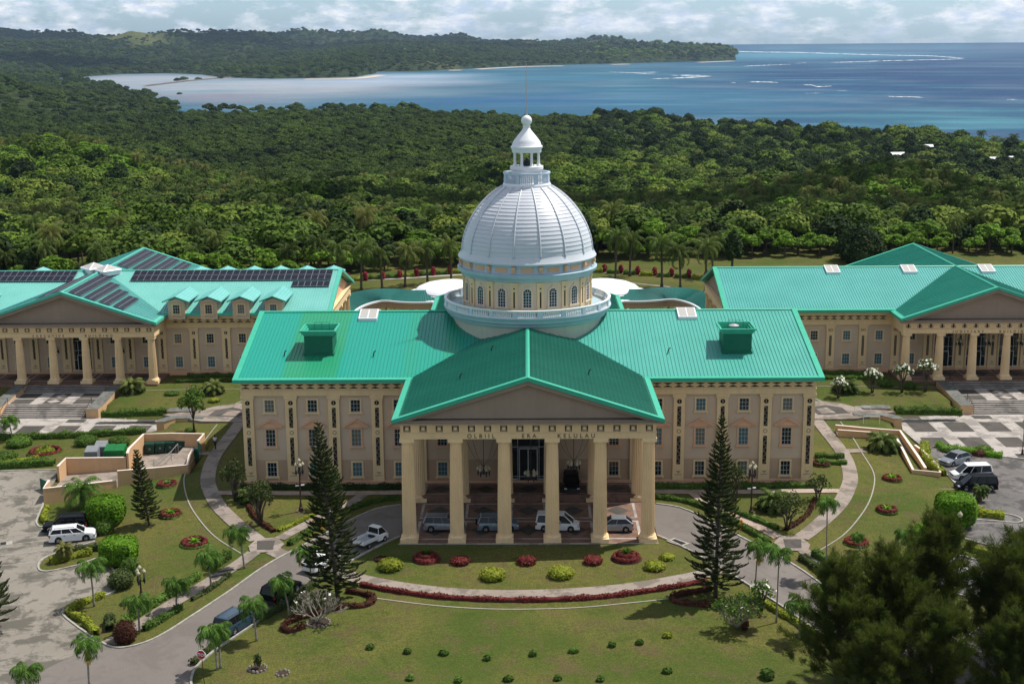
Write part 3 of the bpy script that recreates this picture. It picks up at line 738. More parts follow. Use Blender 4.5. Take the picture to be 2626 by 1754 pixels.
# entrance door wall
a = MB(); a.box(-2.75, 2.75, FY + .14, FY + .26, FZ, 11.2); dr = cap.part('entrance_glazing', a, M['glass'])
b = MB(); yb = FY + .08
for x in (-2.72, -1.25, 1.25, 2.66): b.box(x, x + .07, yb, yb + .05, FZ, 11.2)
for zz in (5.1, 8.2, 1.5): b.box(-2.65, 2.66, yb + .006, yb + .048, zz, zz + .08)
for x in (-1.1, -.06, 1.0): b.box(x, x + .14, yb - .03, yb + .04, FZ + .02, 5.0)
b.box(-1.1, 1.14, yb - .032, yb + .038, 4.86, 5.0)
b.box(-2.7, -1.2, yb - .02, yb + .05, FZ, FZ + .5); b.box(1.2, 2.7, yb - .02, yb + .05, FZ, FZ + .5)
cap.part('door_frame', b, M['sash'], dr)
b = MB(); disc(b, 0, 10.2, 1.0, yb - .03, 0, .05, 28); disc(b, 0, 10.2, .8, yb - .08, 1, .03, 28); disc(b, 0, 10.2, .55, yb - .11, 0, .02, 20)
for k in range(16):
    an = 2 * PI * k / 16; disc(b, .9 * math.cos(an), 10.2 + .9 * math.sin(an), .05, yb - .08, 2, .03, 6)
cap.part('round_seal', b, [M['sash'], M['motif'], M['letter']])
# chandeliers of the porch hang from its ceiling
def chandelier(x, y, ztop, zlow, label, wires=True, arms=6, sc_=1.0):
    t_ = empty('chandelier', (x, y, zlow), 0, label, 'lantern', 'hanging lanterns in the porches')
    a = MB(); a.tube([(0, 0, 0.2), (0, 0, ztop - zlow)], .035, 6); a.lathe([(.0, -.35), (.09, -.2), (.16, 0), (.10, .25), (.05, .5)], 10)
    for k in range(arms):
        an = 2 * PI * k / arms
        a.tube([(0.05 * math.cos(an), 0.05 * math.sin(an), .05), (.35 * sc_ * math.cos(an), .35 * sc_ * math.sin(an), -.12), (.62 * sc_ * math.cos(an), .62 * sc_ * math.sin(an), .05), (.62 * sc_ * math.cos(an), .62 * sc_ * math.sin(an), .22)], .04, 5)
        a.lathe([(.0, -.55), (.07, -.4), (.10, -.05), (.04, .05)], 6, (.62 * sc_ * math.cos(an), .62 * sc_ * math.sin(an), .1))
    a.obj('stem', M['metal_dark'], t_)
    if wires:
        wv = MB()
        for sx in (-1, 1):
            for q in (.62, 1.0):
                wv.tube([(0, 0, .6), (sx * 1.1 * q, 0, 1.9), (sx * 2.0 * q, 0, 4.0), (sx * 2.3 * q, 0, ztop - zlow)], .018, 4)
        wv.obj('stay_wire', M['metal_dark'], t_)
    for k in range(arms):
        an = 2 * PI * k / arms
        g = MB(); g.lathe([(.0, 0), (.13, .06), (.19, .2), (.16, .36), (.06, .46), (.04, .52), (0, .58)], 10, (.62 * sc_ * math.cos(an), .62 * sc_ * math.sin(an), .22)); g.obj('lamp_globe', M['globe'], t_, smooth=True)
    return t_
chandelier(-4.9, 8.0, 12.0, 5.0, "wired chandelier hanging in the capitol porch left of the entrance")
chandelier(.3, 6.2, 12.0, 5.0, "chandelier with pale globes hanging in front of the capitol entrance", False)
chandelier(5.0, 8.0, 12.0, 5.6, "wired chandelier hanging in the capitol porch above the black off-roader")

# drum, balcony and dome
DC = (0, 33.7, 0)
a = MB(); a.lathe([(9.46, 13.6), (9.46, 17.6), (9.62, 17.9)], 96, DC, caps=False); dl = cap.part('drum_base', a, M['drumlow'], smooth='angle')
a = MB(); a.lathe([(9.60, 17.75), (9.85, 17.85), (9.95, 18.2), (10.25, 18.35), (10.3, 18.75), (10.52, 18.85), (10.55, 19.0), (0.0, 19.02)], 96, DC, caps=False); cap.part('balcony_cornice', a, M['aqua'], smooth='angle')
a = MB(); a.lathe([(10.45, 19.022), (10.45, 19.16), (10.2, 19.17), (10.2, 19.022)], 96, DC, caps=False)
a.lathe([(10.16, 19.85), (10.48, 19.85), (10.50, 20.0), (10.14, 20.0), (10.16, 19.85)], 96, DC, caps=False)
bl_ = cap.part('balustrade', a, M['white'], smooth='angle')
a = MB()
for k in range(22):
    an = 2 * PI * (k + .5) / 22 - PI / 2
    mt = Matrix.Translation((DC[0], DC[1], 0)) @ Matrix.Rotation(an, 4, 'Z')
    a.box(10.14, 10.47, -.26, .26, 19.16, 19.86, M=mt)
cap.part('balustrade_piers', a, M['blue'], bl_)
a = MB()
for k in range(22):
    for q in range(9):
        an = 2 * PI * (k + .5 + (q + 1.35) / 11.7) / 22 - PI / 2
        a.lathe([(.055, 19.17), (.10, 19.36), (.05, 19.58), (.075, 19.84)], 6, (DC[0] + 10.32 * math.cos(an), DC[1] + 10.32 * math.sin(an), 0), caps=False)
cap.part('balusters', a, M['white'], bl_, smooth=True)
a = MB(); a.lathe([(8.0, 19.021), (8.0, 23.0)], 96, DC, caps=False); drum = cap.part('drum', a, M['drum'], smooth=True)
a = MB()
a.box(7.9, 8.16, -.42, .42, 19.03, 22.7, 0); a.box(7.9, 8.24, -.48, .48, 22.7, 22.98, 0); a.box(8.16, 8.175, -.09, .09, 19.9, 21.85, 1); a.box(8.16, 8.18, -.10, .10, 22.15, 22.35, 2)
dp = a.mesh('drum_pilaster', [M['cream'], M['black'], M['letter']])
for k in range(16):
    o = link('drum_pilaster', dp, drum, cap.at(DC[0], DC[1], 0)); o.rotation_euler = (0, 0, 2 * PI * (k + .5) / 16 - PI / 2)
# arched windows of the drum, facing outwards
def arched(wd, hr, nx, nz):
    s_ = MB(); r = wd / 2
    def ringp(r0, r1, y0, y1):
        out = arc_pts(0, hr, r1, 0, PI, 14); inn = arc_pts(0, hr, r0, 0, PI, 14)
        for i in range(14):
            q = [inn[i], out[i], out[i+1], inn[i+1]]
            s_.prism(q[::-1], 'y', y0, y1)
    ringp(r, r + .22, -.08, .25); s_.box(-r - .22, -r, -.08, .25, 0, hr); s_.box(r, r + .22, -.08, .25, 0, hr); s_.box(-r - .34, r + .34, -.16, .25, -.2, 0)
    s_.box(-.10, .10, -.14, .2, hr + r + .2, hr + r + .42)
    g = MB(); g.prism([(-r, 0), (r, 0)] + arc_pts(0, hr, r, 0, PI, 14), 'y', .04, .12)
    b = MB(); q = .035
    for i in range(nx + 1): x = -r + wd * i / nx; b.box(max(-r, x - q), min(r, x + q), .0, .038, 0, hr)
    for k in range(nz + 1): z_ = hr * k / nz; b.box(-r, r, .004, .034, z_ - q * .8 + .03, z_ + q * .8 + .03)
    for an in (PI/4, PI/2, 3*PI/4):
        mt = Matrix.Translation((0, 0, hr)) @ Matrix.Rotation(-an, 4, 'Y')
        b.box(0.0, r, .0, .036, -.03, .03, M=mt)
    return s_, g, b
s_, g_, b_ = arched(.98, 1.75, 3, 5)
sm, gm_, bm_ = s_.mesh('drum_window', M['drum']), g_.mesh('pane', M['glass']), b_.mesh('glazing_bars', M['sash'])
for k in range(16):
    an = 2 * PI * k / 16 - PI / 2
    o = link('drum_window', sm, cap.o, cap.at(DC[0] + 8.02 * math.cos(an), DC[1] + 8.02 * math.sin(an), 19.95)); o.rotation_euler = (0, 0, an + PI / 2)
    link('pane', gm_, o, (0, -.08, 0)); link('glazing_bars', bm_, o, (0, -.08, 0))
a = MB(); a.lathe([(8.02, 23.0), (8.25, 23.05), (8.35, 23.3), (8.62, 23.45), (8.72, 23.6), (8.76, 23.9), (8.6, 23.98), (8.2, 23.92), (8.18, 24.0)], 96, DC, caps=False); cap.part('upper_cornice', a, M['aqua'], smooth='angle')
a = MB(); a.lathe([(8.18, 23.95), (8.18, 24.95), (8.3, 25.0), (8.35, 25.15)], 96, DC, caps=False); fz = cap.part('bracket_frieze', a, M['blue'], smooth='angle')
a = MB()
for q in range(4): a.box(8.1, 8.23, -.197, .197, 24.2, 24.78, M=Matrix.Rotation((q - 1.5) * .048, 4, 'Z'))
dp = a.mesh('frieze_panel', M['peach'])
for k in range(16):
    o = link('frieze_panel', dp, fz, cap.at(DC[0], DC[1], 0)); o.rotation_euler = (0, 0, 2 * PI * k / 16 - PI / 2)
a = MB(); a.box(8.1, 8.42, -.2, .2, 24.15, 24.5); a.box(8.1, 8.62, -.24, .24, 24.5, 24.92); dp = a.mesh('bracket', M['peach'])
for k in range(16):
    o = link('bracket', dp, fz, cap.at(DC[0], DC[1], 0)); o.rotation_euler = (0, 0, 2 * PI * (k + .5) / 16 - PI / 2)
prof = [(8.35, 25.02), (8.60, 25.06), (8.66, 25.25), (8.50, 25.5), (8.30, 25.9), (8.22, 26.1)]
a = MB(); a.lathe(prof, 96, DC, caps=False)
key = [(8.20, 26.1), (8.01, 27.28), (7.54, 28.92), (6.37, 30.8), (4.86, 32.54), (2.95, 33.82)]
# dome curve through the key radii, laid in lapped courses
def dome_r(z):
    zs = [k[1] for k in key]; rs = [k[0] for k in key]
    R0 = 8.22; zc = 25.9; H = 8.35
    q = (z - zc) / H
    base = R0 * math.sqrt(max(0, 1 - q * q * .955)) 
    lin = np.interp(z, zs, rs)
    return .5 * base + .5 * lin
zz = np.linspace(26.1, 33.85, 600); rr = np.array([np.interp(z, [k[1] for k in key], [k[0] for k in key]) for z in zz])
co = np.polyfit(np.arccos(np.clip((zz - 25.2) / 9.9, -1, 1)), rr, 4)
def dome_r(z): return float(np.polyval(co, math.acos((z - 25.2) / 9.9)))
# courses of equal length along the curve
arc = [(dome_r(z), z) for z in np.linspace(26.1, 33.82, 400)]
acc = [0]
for i in range(1, 400): acc.append(acc[-1] + math.hypot(arc[i][0] - arc[i-1][0], arc[i][1] - arc[i-1][1]))
NC = 19; cour = []
for k in range(NC + 1):
    L = acc[-1] * k / NC; i = min(range(400), key=lambda j: abs(acc[j] - L)); cour.append(arc[i])
pr = []
for k in range(NC):
    (ra, za), (rb, zb) = cour[k], cour[k + 1]
    pr += [(ra + .085, za + .0), ((ra + rb) / 2 + .05, (za + zb) / 2), (rb + .02, zb)]
a.lathe(pr, 96, DC, caps=False)
dome = cap.part('dome', a, M['dome'], smooth='angle')
for k in range(16):
    an = 2 * PI * (k + .5) / 16 - PI / 2
    r_ = MB(); ca, sa = math.cos(an), math.sin(an)
    pts = [(DC[0] + (r + .09) * ca, DC[1] + (r + .09) * sa, z + .02) for r, z in arc[5::14]]
    pts = [(DC[0] + 8.36 * ca, DC[1] + 8.36 * sa, 25.95)] + pts
    r_.tube(pts, .09, 6); cap.part('dome_rib', r_, M['dome'], dome, smooth=True)
# lantern
a = MB(); a.lathe([(2.95, 33.75), (3.0, 34.0), (2.9, 34.15), (2.9, 34.22), (0, 34.22)], 48, DC, caps=False); lan = cap.part('lantern', a, M['white'], smooth='angle')
a = MB(); a.lathe([(2.66, 35.32), (2.92, 35.32), (2.92, 35.5), (2.66, 35.5), (2.66, 35.32)], 48, DC, caps=False)
for k in range(8):
    an = 2 * PI * (k + .5) / 8; mt = Matrix.Translation((DC[0], DC[1], 0)) @ Matrix.Rotation(an, 4, 'Z'); a.box(2.68, 2.88, -.2, .2, 34.2, 35.33, M=mt)
    for q in range(7):
        an2 = 2 * PI * (k + .5 + (q + 1.2) / 9.4) / 8; a.lathe([(.05, 34.22), (.085, 34.6), (.045, 35.0), (.06, 35.33)], 6, (DC[0] + 2.79 * math.cos(an2), DC[1] + 2.79 * math.sin(an2), 0), caps=False)
cap.part('lantern_balustrade', a, M['blue'], lan, smooth='angle')
a = MB(); a.lathe([(1.88, 34.2), (1.88, 35.7), (2.05, 35.85), (2.05, 36.2), (1.95, 36.25), (0, 36.25)], 40, DC, caps=False); cap.part('lantern_base', a, M['white'], lan, smooth='angle')
for k in range(8):
    an = 2 * PI * (k + .5) / 8; c_ = MB(); c_.lathe([(.24, 36.25), (.24, 36.4), (.17, 36.45), (.15, 37.8), (.22, 37.85), (.22, 37.95)], 10, (DC[0] + 1.58 * math.cos(an), DC[1] + 1.58 * math.sin(an), 0)); cap.part('lantern_column', c_, M['white'], lan, smooth='angle')
a = MB(); a.lathe([(.9, 36.26), (.9, 36.5), (0, 37.3)], 8, DC); cap.part('lantern_glass', a, M['glass'], lan)
a = MB(); a.lathe([(0, 37.92), (1.80, 37.92), (1.85, 38.3), (1.95, 38.42), (1.98, 38.62), (1.80, 38.78), (1.70, 39.15), (1.42, 39.55), (.98, 40.1), (.60, 40.55), (.42, 40.85), (.46, 41.1), (.42, 41.16), (.38, 41.2)], 40, DC, caps=False)
for i in range(9): pass
a.lathe([(.66 * math.sin(PI * i / 12), 41.75 - .66 * math.cos(PI * i / 12)) for i in range(1, 13)], 24, DC, caps=False)
cap.part('lantern_cap', a, M['white'], lan, smooth='angle')
a = MB(); a.tube([(0, 33.7, 42.35), (0, 33.7, 44), (0, 33.7, 48.6)], [.075, .06, .025], 6); a.lathe([(.18, 42.3), (.14, 42.42), (.08, 42.6)], 8, DC); cap.part('spire_rod', a, M['steel'], lan)
# access rail on the balcony, left
a = MB()
pts = [(DC[0] + 9.1 * math.cos(t_), DC[1] + 9.1 * math.sin(t_)) for t_ in np.linspace(R(-155), R(-118), 8)]
for zz in (19.5, 19.95): a.tube([(x, y, zz) for x, y in pts], .03, 4)
for x, y in pts: a.tube([(x, y, 19.02), (x, y, 19.95)], .03, 4)
cap.part('balcony_rail', a, M['steel'])
# =============================================================== the two wing buildings
COLW = column_mesh(7.15, .66, .50, 1.75, 'column')
COLG = column_mesh(8.9, .66, .50, 1.6, 'column')
_orn = {}
def wing(s, label, name):
    ex = s < 0
    bl = B(name, (s * 69.2, 70.0, 1.25), label, "office building")
    roofm, tilem, fas = ('roof_exec', 'roof_exec_tile', 'fascia_exec') if ex else ('roof_jud', 'roof_jud_tile', 'fascia')
    def bx(a, lx0, lx1, *r):      # lx measured outwards from the porch's axis
        x0, x1 = s * (69.2 + lx0), s * (69.2 + lx1); a.box(min(x0, x1), max(x0, x1), *r)
    X = lambda lx: s * (69.2 + lx)
    zf, fy = 1.25, 70.0
    a = MB(); bx(a, -34.9, 39, fy + .25, 94.8, 0, 8.41); bl.part('wall', a, M['wall'])
    a = MB()
    bx(a, -35.2, 39.2, fy - .02, 95.05, 8.412, 9.05); bx(a, -35.17, 39.2, fy + .03, 95, 9.05, 9.98); bx(a, -35.25, 39.2, fy - .07, 95.1, 9.02, 9.10)
    bx(a, -35.2, 39.2, fy - .3, 95.2, 9.98, 10.1); bx(a, -35.2, 39.2, fy - 1.0, 95.9, 10.10, 10.62)
    bl.part('entablature', a, M['cream'])
    a = MB(); bx(a, -35.1, 39.1, fy - .10, fy + .24, .3, zf + .25); bl.part('plinth', a, M['peach'])
    # ornaments
    o1 = MB(); la = lattice(.34, 3.54, 6.72, 7 if ex else 12, 0)
    if not ex:
        la = MB(); la.box(-.17, .17, -.02, .01, 3.54, 6.72, 0)
        for k in range(11): la.box(-.08, .08, -.034, -.021, 3.62 + k * .285, 3.80 + k * .285, 1)
    o1.add(la.v, la.f); o1.m = la.m[:]
    if ex: disc(o1, 0, 7.62, .25, 0, 0); o1.box(-.05, .05, -.04, -.021, 7.44, 7.80, 3)
    else:
        o1.prism([(.42, 7.6), (.16, 7.83), (-.14, 7.72), (-.40, 7.88), (-.32, 7.6), (-.40, 7.32), (-.14, 7.48), (.16, 7.37)][::-1], 'y', -.02, 0, 2); disc(o1, .12, 7.6, .10, -.02, 3, .02)
    bird(o1, 2.52, 0, 2)
    om = o1.mesh('pilaster_ornament', [M['black'], M['motif'], M['motif'], M['cream']])
    a = MB(); a.box(-.65, .65, 0, .24, zf + .251, 8.06); a.box(-.76, .76, -.10, .24, 8.06, 8.41); pm = a.mesh('pilaster', M['cream'])
    for lx in (-32.5, -27.5, -22.5, -17.5, -12.5, -7.5, -2.5, 2.5, 7.5, 12.5):
        p = link('pilaster', pm, bl.o, (s * lx, 0, -1.25)); link('pilaster_ornament', om, p, (0, -.003, 0))
    bl.part('bat_frieze', bats(min(X(-35.2), X(-14.2)), max(X(-35.2), X(-14.2)), 1.25, 9.24, 9.84, fy + .028, min(X(-35.2), X(-14.2)) + .6), M['black'])
    random.seed(5)
    arch_x = (0,) if ex else (-5, 0, 5)
    for k, lx in enumerate((-30, -25, -20, -15, -10, -5, 0, 5, 10)):
        if lx in arch_x: continue
        window(bl, 'top', X(lx), fy + .24, 6.0, ('glass', 'glass', 'glass', 'curtain2', 'glass')[k % 5] if ex else ('curtain', 'glass', 'curtain')[k % 3])
        window(bl, 'low', X(lx), fy + .24, 2.15, 'curtain')
    sA, gA, bA = arched(2.9 if not ex else 2.7, 4.6, 4, 3)
    me3 = [q.mesh(n_, M[m_]) for q, n_, m_ in ((sA, 'arched_window', 'cream'), (gA, 'pane', 'glass'), (bA, 'glazing_bars', 'sash'))]
    for lx in arch_x:
        o = link('arched_window', me3[0], bl.o, bl.at(X(lx), fy + .16, zf + .55)); link('pane', me3[1], o); link('glazing_bars', me3[2], o)
        d_ = MB(); d_.box(-.85, .85, -.06, .10, -.5, 2.4, 0); d_.box(-.72, -.04, -.07, -.061, -.4, 2.3, 1); d_.box(.04, .72, -.07, -.061, -.4, 2.3, 1)
        d_.obj('door', [M['sash'], M['glass']], o)
    # roofs
    x0, x1 = X(-39.2), X(39)
    gable_roof(bl, 'x', min(x0, x1), max(x0, x1), 82.5, 14.2, 10.9, 15.35, roofm, fas, rib=.40, cuts=((-1, min(X(-13.3), X(13.3)), max(X(-13.3), X(13.3))),))
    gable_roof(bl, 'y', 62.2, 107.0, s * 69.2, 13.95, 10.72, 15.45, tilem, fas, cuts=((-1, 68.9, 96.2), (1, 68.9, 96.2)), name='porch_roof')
    # inner gable end with its own row of columns
    g = MB(); g.prism([(69.2, 10.70), (95.8, 10.70), (82.5, 14.9)], 'x', min(X(-38.2), X(-37.9)), max(X(-38.2), X(-37.9))); bl.part('gable_wall', g, M['peach' if ex else 'tymp'], fix=True)
    g = MB(); bx(g, -38.6, -35.3, 69.0, 70.5, 9.1, 10.6); bx(g, -38.6, -35.3, 94.5, 96.0, 9.1, 10.6); bx(g, -38.6, -37.4, 70.5, 94.5, 9.1, 10.6); bx(g, -38.9, -37.4, 68.9, 96.1, 10.6, 10.69); bl.part('end_entablature', g, M['cream'])
    for k in range(6): link('column', COLG, bl.o, bl.at(X(-38.0), 69.9 + 5.04 * k, .2))
    g = MB(); bx(g, -39.2, -35.1, 69, 96, -.2, .2); bl.part('end_terrace', g, M['plaza'])
    # porch
    a = MB(); bx(a, -13.4, 13.4, 62.9, 69.9, .3, 1.25); pf = bl.part('porch_floor', a, M['pink'])
    a = MB()
    for k in range(5):
        cx = X(-10 + 5 * k); a.quad((cx - 1.3, 67.6, 1.254), (cx, 66.0, 1.254), (cx + 1.3, 67.6, 1.254), (cx, 69.2, 1.254), 0)
        for q in (-2.2, 1.9): a.quad((cx + q, 65.4, 1.254), (cx + q + .3, 65.4, 1.254), (cx + q + .3, 69.8, 1.254), (cx + q, 69.8, 1.254), 1)
    a.quad((X(-13.3) if not ex else X(13.3), 65.1, 1.254), (X(13.3) if not ex else X(-13.3), 65.1, 1.254), (X(13.3) if not ex else X(-13.3), 65.39, 1.254), (X(-13.3) if not ex else X(13.3), 65.39, 1.254), 1)
    bl.part('paving_pattern', a, [M['tile_dark'], M['plaza']], pf)
    for k in range(6): link('column', COLW, bl.o, bl.at(X(-12.5 + 5 * k), 64.2, 1.25))
    a = MB()
    for (ya, yb, t, z0, z1) in ((63.40, fy - .03, 1.5, 8.40, 9.05), (63.46, fy - .08, 1.4, 9.10, 10.02), (63.34, fy - .12, 1.5, 9.05, 9.10), (63.2, fy - .4, .9, 10.02, 10.14)):
        bx(a, -13.25, 13.25, ya, ya + t, z0, z1); bx(a, -13.25, -13.25 + t, ya + t, yb, z0, z1); bx(a, 13.25 - t, 13.25, ya + t, yb, z0, z1)
    bl.part('porch_entablature', a, M['cream'])
    a = MB(); bx(a, -11.7, 11.7, 64.91, fy - .1, 9.2, 9.3); bl.part('porch_ceiling', a, M['tymp'])
    md = MB()
    for k in range(16):
        x = s * 69.2 - 12.5 + 25 * k / 15; y = 63.46; z0, z1 = 9.24, 9.84
        if ex:
            md.box(x - .36, x + .36, y - .012, y, z0, z1, 0)
            md.prism([(x - .26, z0 + .02), (x + .26, z0 + .02), (x + .30, z0 + .12), (x + .20, z1 - .2), (x + .34, z1 - .02), (x - .34, z1 - .02), (x - .20, z1 - .2), (x - .30, z0 + .12)], 'y', y - .03, y - .012, 1); disc(md, x, z0 + .32, .15, y - .03, 2, .03)
        else:
            disc(md, x - .22, z0 + .2, .17, y, 1); disc(md, x + .22, z0 + .2, .17, y, 1); md.prism([(x - .12, z0), (x + .12, z0), (x + .10, z1 - .1), (x - .10, z1 - .1)], 'y', y - .03, y, 0); disc(md, x, z1 - .12, .14, y - .03, 0, .02)
            md.box(x - .38, x + .38, y - .02, y, z1 - .04, z1, 1)
    bl.part('frieze_medallions', md, [M['black'], M['motif'], M['cream']])
    if ex:
        text('EXECUTIVE', .50, -71.9, 63.385, 8.50, bl.o, bl, 2.1); text('BUILDING', .50, -64.3, 63.385, 8.50, bl.o, bl, 2.1)
    else:
        text('JUDICIARY', .50, 65.6, 63.385, 8.50, bl.o, bl, 2.1); text('BUILDING', .50, 72.3, 63.385, 8.50, bl.o, bl, 2.1)
    g = MB(); g.prism([(s * 69.2 - 13.2, 10.6), (s * 69.2 + 13.2, 10.6), (s * 69.2, 15.0)], 'y', 63.6, 63.8); g.prism([(s * 69.2 - 13.2, 10.6), (s * 69.2 + 13.2, 10.6), (s * 69.2, 15.0)], 'y', 105.6, 105.8); bl.part('tympanum', g, M['tymp'], fix=True)
    c = MB(); c0 = s * 69.2
    c.box(c0 - 13.75, c0 + 13.75, 62.5, 63.8, 10.14, 10.30); c.box(c0 - 13.5, c0 + 13.5, 62.7, 63.8, 10.30, 10.50)
    for q in (-1, 1):
        vs = [(c0 + q * 13.7, 10.5), (c0, 15.2), (c0, 14.7), (c0 + q * 13.0, 10.32)]
        c.prism(vs if q < 0 else vs[::-1], 'y', 62.5, 63.595)
    c.box(c0 - 13.8, c0 - 13.25, 62.5, 68.4, 10.32, 10.55); c.box(c0 + 13.25, c0 + 13.8, 62.5, 68.4, 10.32, 10.55); c.box(c0 - 13.2, c0 + 13.2, 96.8, 105.6, 1, 10.3)
    bl.part('porch_cornice', c, M['tymp'], fix=True)
    # stairs, landing and cheek walls in front
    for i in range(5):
        a = MB(); bx(a, -6.3, 6.3, 62.9 - .38 * (i + 1), 62.9 - .38 * i - .001, 0, 1.25 - .15 * (i + 1)); bx(a, -6.28, 6.28, 62.9 - .38 * (i + 1) - .012, 62.9 - .38 * (i + 1) - .001, 1.25 - .15 * (i + 2), 1.25 - .15 * (i + 1) - .03, 1); bl.part('step', a, [M['plaza'], M['tile_dark']])  # dark strip on each riser: its shade and dirt put in as colour
    a = MB(); bx(a, -6.3, 6.3, 54.3, 60.999, -.6, .498); ld = bl.part('landing', a, M['plaza'])
    a = MB(); zq = .502
    for k, (xa, xb) in enumerate(((-6.0, -3.1), (-1.3, 1.3), (3.1, 6.0))):
        for (ya, yb) in ((54.6, 57.4), (57.7, 60.6)):
            x_0, x_1 = sorted((X(xa), X(xb))); a.quad((x_0, ya, zq), (x_1, ya, zq), (x_1, yb, zq), (x_0, yb, zq), 0)
            if k == 1:
                cx, cy = (x_0 + x_1) / 2, (ya + yb) / 2; a.quad((cx - 1.0, cy, zq + .004), (cx, cy - 1.0, zq + .004), (cx + 1.0, cy, zq + .004), (cx, cy + 1.0, zq + .004), 1)
    bl.part('landing_panels', a, [M['tile_dark'], M['plaza']], ld)
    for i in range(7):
        a = MB(); bx(a, -6.3, 6.3, 54.3 - .42 * (i + 1), 54.3 - .42 * i - .001, -1.0, .498 - .165 * (i + 1)); bx(a, -6.28, 6.28, 54.3 - .42 * (i + 1) - .012, 54.3 - .42 * (i + 1) - .001, max(-.61, .498 - .165 * (i + 2)), .498 - .165 * (i + 1) - .03, 1); bl.part('step', a, [M['plaza'], M['black']])  # lower flight: black strips paint in the risers' shade and dirt
    for q in (-1, 1):
        a = MB(); x_0, x_1 = sorted((X(q * 6.32), X(q * 8.1)))
        a.prism([(50.9, -1), (62.8, -1), (62.8, 1.2), (60.5, 1.2), (54.2, .72), (50.9, .72)], 'x', x_0, x_1)
        w_ = bl.part('cheek_wall', a, M['retain'], fix=True)
        a = MB()
        for (ya, za, yb, zb) in ((50.86, .722, 54.2, .722), (54.2, .722, 60.5, 1.202), (60.5, 1.202, 62.8, 1.202)):
            a.quad((x_0 - .03, ya, za + .004), (x_1 + .03, ya, za + .004), (x_1 + .03, yb, zb + .004), (x_0 - .03, yb, zb + .004))
        bl.part('cheek_coping', a, M['slab_grey'], w_)
    a = MB()
    for q in (-6.1, 6.1):
        x = X(q); a.tube([(x, 60.9, .5), (x, 60.9, 1.4), (x, 62.9, 2.15), (x, 62.9, 1.25)], .035, 5); a.tube([(x, 51.3, -.6), (x, 51.3, .35), (x, 54.4, 1.45), (x, 54.4, .5)], .035, 5)
    bl.part('stair_handrail', a, M['metal_dark'])
    return bl
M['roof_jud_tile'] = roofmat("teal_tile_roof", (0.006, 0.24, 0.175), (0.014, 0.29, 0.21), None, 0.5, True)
exe = wing(-1, "pale green roofed executive building with solar panels and dormers, left of the capitol", 'executive_building')
jud = wing(1, "teal roofed judiciary building with arched porch windows, right of the capitol", 'judiciary_building')
# dormers of the executive building, front and rear
for side in (1, -1):
    for k in range(8 if side > 0 else 12):
        x = ((-38.8, -43.75, -48.7, -53.65, -84.8, -89.7, -94.6, -99.5)[k]) if side > 0 else (-33.5 - 4.6 * k)
        if side < 0 and -84 < x < -57: continue
        yc = lambda y: y if side > 0 else 165.0 - y
        a = MB(); y0, y1 = sorted((yc(68.2), yc(78.2))); a.box(x - 1.3, x + 1.3, y0, y1, 10.1, 12.88)
        g0, g1 = sorted((yc(68.0), yc(68.2))); a.prism([(x - 1.6, 12.82), (x + 1.6, 12.82), (x, 13.42)], 'y', g0, g1)
        dm = exe.part('dormer', a, M['wall'], fix=True)
        r = MB(); e_, f_ = yc(67.75), yc(78.5)
        for q in (-1, 1):
            vs = [(x, e_, 13.72), (x, f_, 13.72), (x + q * 2.0, f_, 12.95), (x + q * 2.0, e_, 12.95)]; lo = [(p[0], p[1], p[2] - .14) for p in vs]
            r.add(vs + lo, [(0, 1, 2, 3), (7, 6, 5, 4), (0, 4, 5, 1), (1, 5, 6, 2), (2, 6, 7, 3), (3, 7, 4, 0)])
        exe.part('dormer_roof', r, M['roof_exec_tile'], dm, fix=True)
        if side > 0:
            f = MB()
            for q in (-1, 1):
                vs = [(x, 69.44, 13.80), (x + q * 2.02, 69.44, 13.02), (x + q * 2.02, 69.44, 12.84), (x, 69.44, 13.62)]; f.prism([(p[0], p[2]) for p in (vs if q > 0 else vs[::-1])], 'y', 67.66, 67.78)
            exe.part('dormer_verge', f, M['fascia_exec'], dm, fix=True)
            window(exe, 'dorm', x, 68.19, 11.0, ('curtain', 'curtain2', 'glass', 'glass')[k % 4])
# solar arrays: every array is one set of panels on rails
def solar(P, nu, nv, label_parent):
    """P: corner, u edge, v edge (vectors) ; nu x nv panels"""
    c, u, v = (Vector(q) for q in P); n = u.cross(v).normalized()
    if n.z < 0: n = -n
    a = MB(); b = MB()
    base = [c, c + u, c + u + v, c + v]; top = [p + n * .26 for p in base]; bot = [p + n * .18 for p in base]
    b.add(top + bot, [(0, 1, 2, 3), (7, 6, 5, 4), (0, 4, 5, 1), (1, 5, 6, 2), (2, 6, 7, 3), (3, 7, 4, 0)])
    g = .035
    du, dv = u / nu, v / nv; gu, gv = u.normalized() * g, v.normalized() * g
    for i in range(nu):
        for j in range(nv):
            o = c + du * i + dv * j + n * .265
            a.quad(o + gu + gv, o + du - gu + gv, o + du - gu + dv - gv, o + gu + dv - gv)
    ar = exe.part('solar_array', b, M['alu'], fix=True); exe.part('solar_cells', a, M['solar'], ar)
sl = 4.45 / 14.2
def sp(x, y): return (x, y, 10.9 + sl * (y - 68.3))
for (xa, xb, n_) in ((-63.6, -31.4, 30), (-105, -72.9, 30)):
    for (ya, yb) in ((78.75, 80.35), (80.55, 82.15)):
        p = Vector(sp(xa, ya)); solar((p, Vector((xb - xa, 0, 0)), Vector(sp(xa, yb)) - p), n_, 1, None)
p = Vector(sp(-37.4, 76.6)); solar((p, Vector((6.0, 0, 0)), Vector(sp(-37.4, 78.2)) - p), 6, 1, None)
se = 4.73 / 13.95
def ep(x, y): return (x, y, 15.45 - se * abs(x + 69.2))
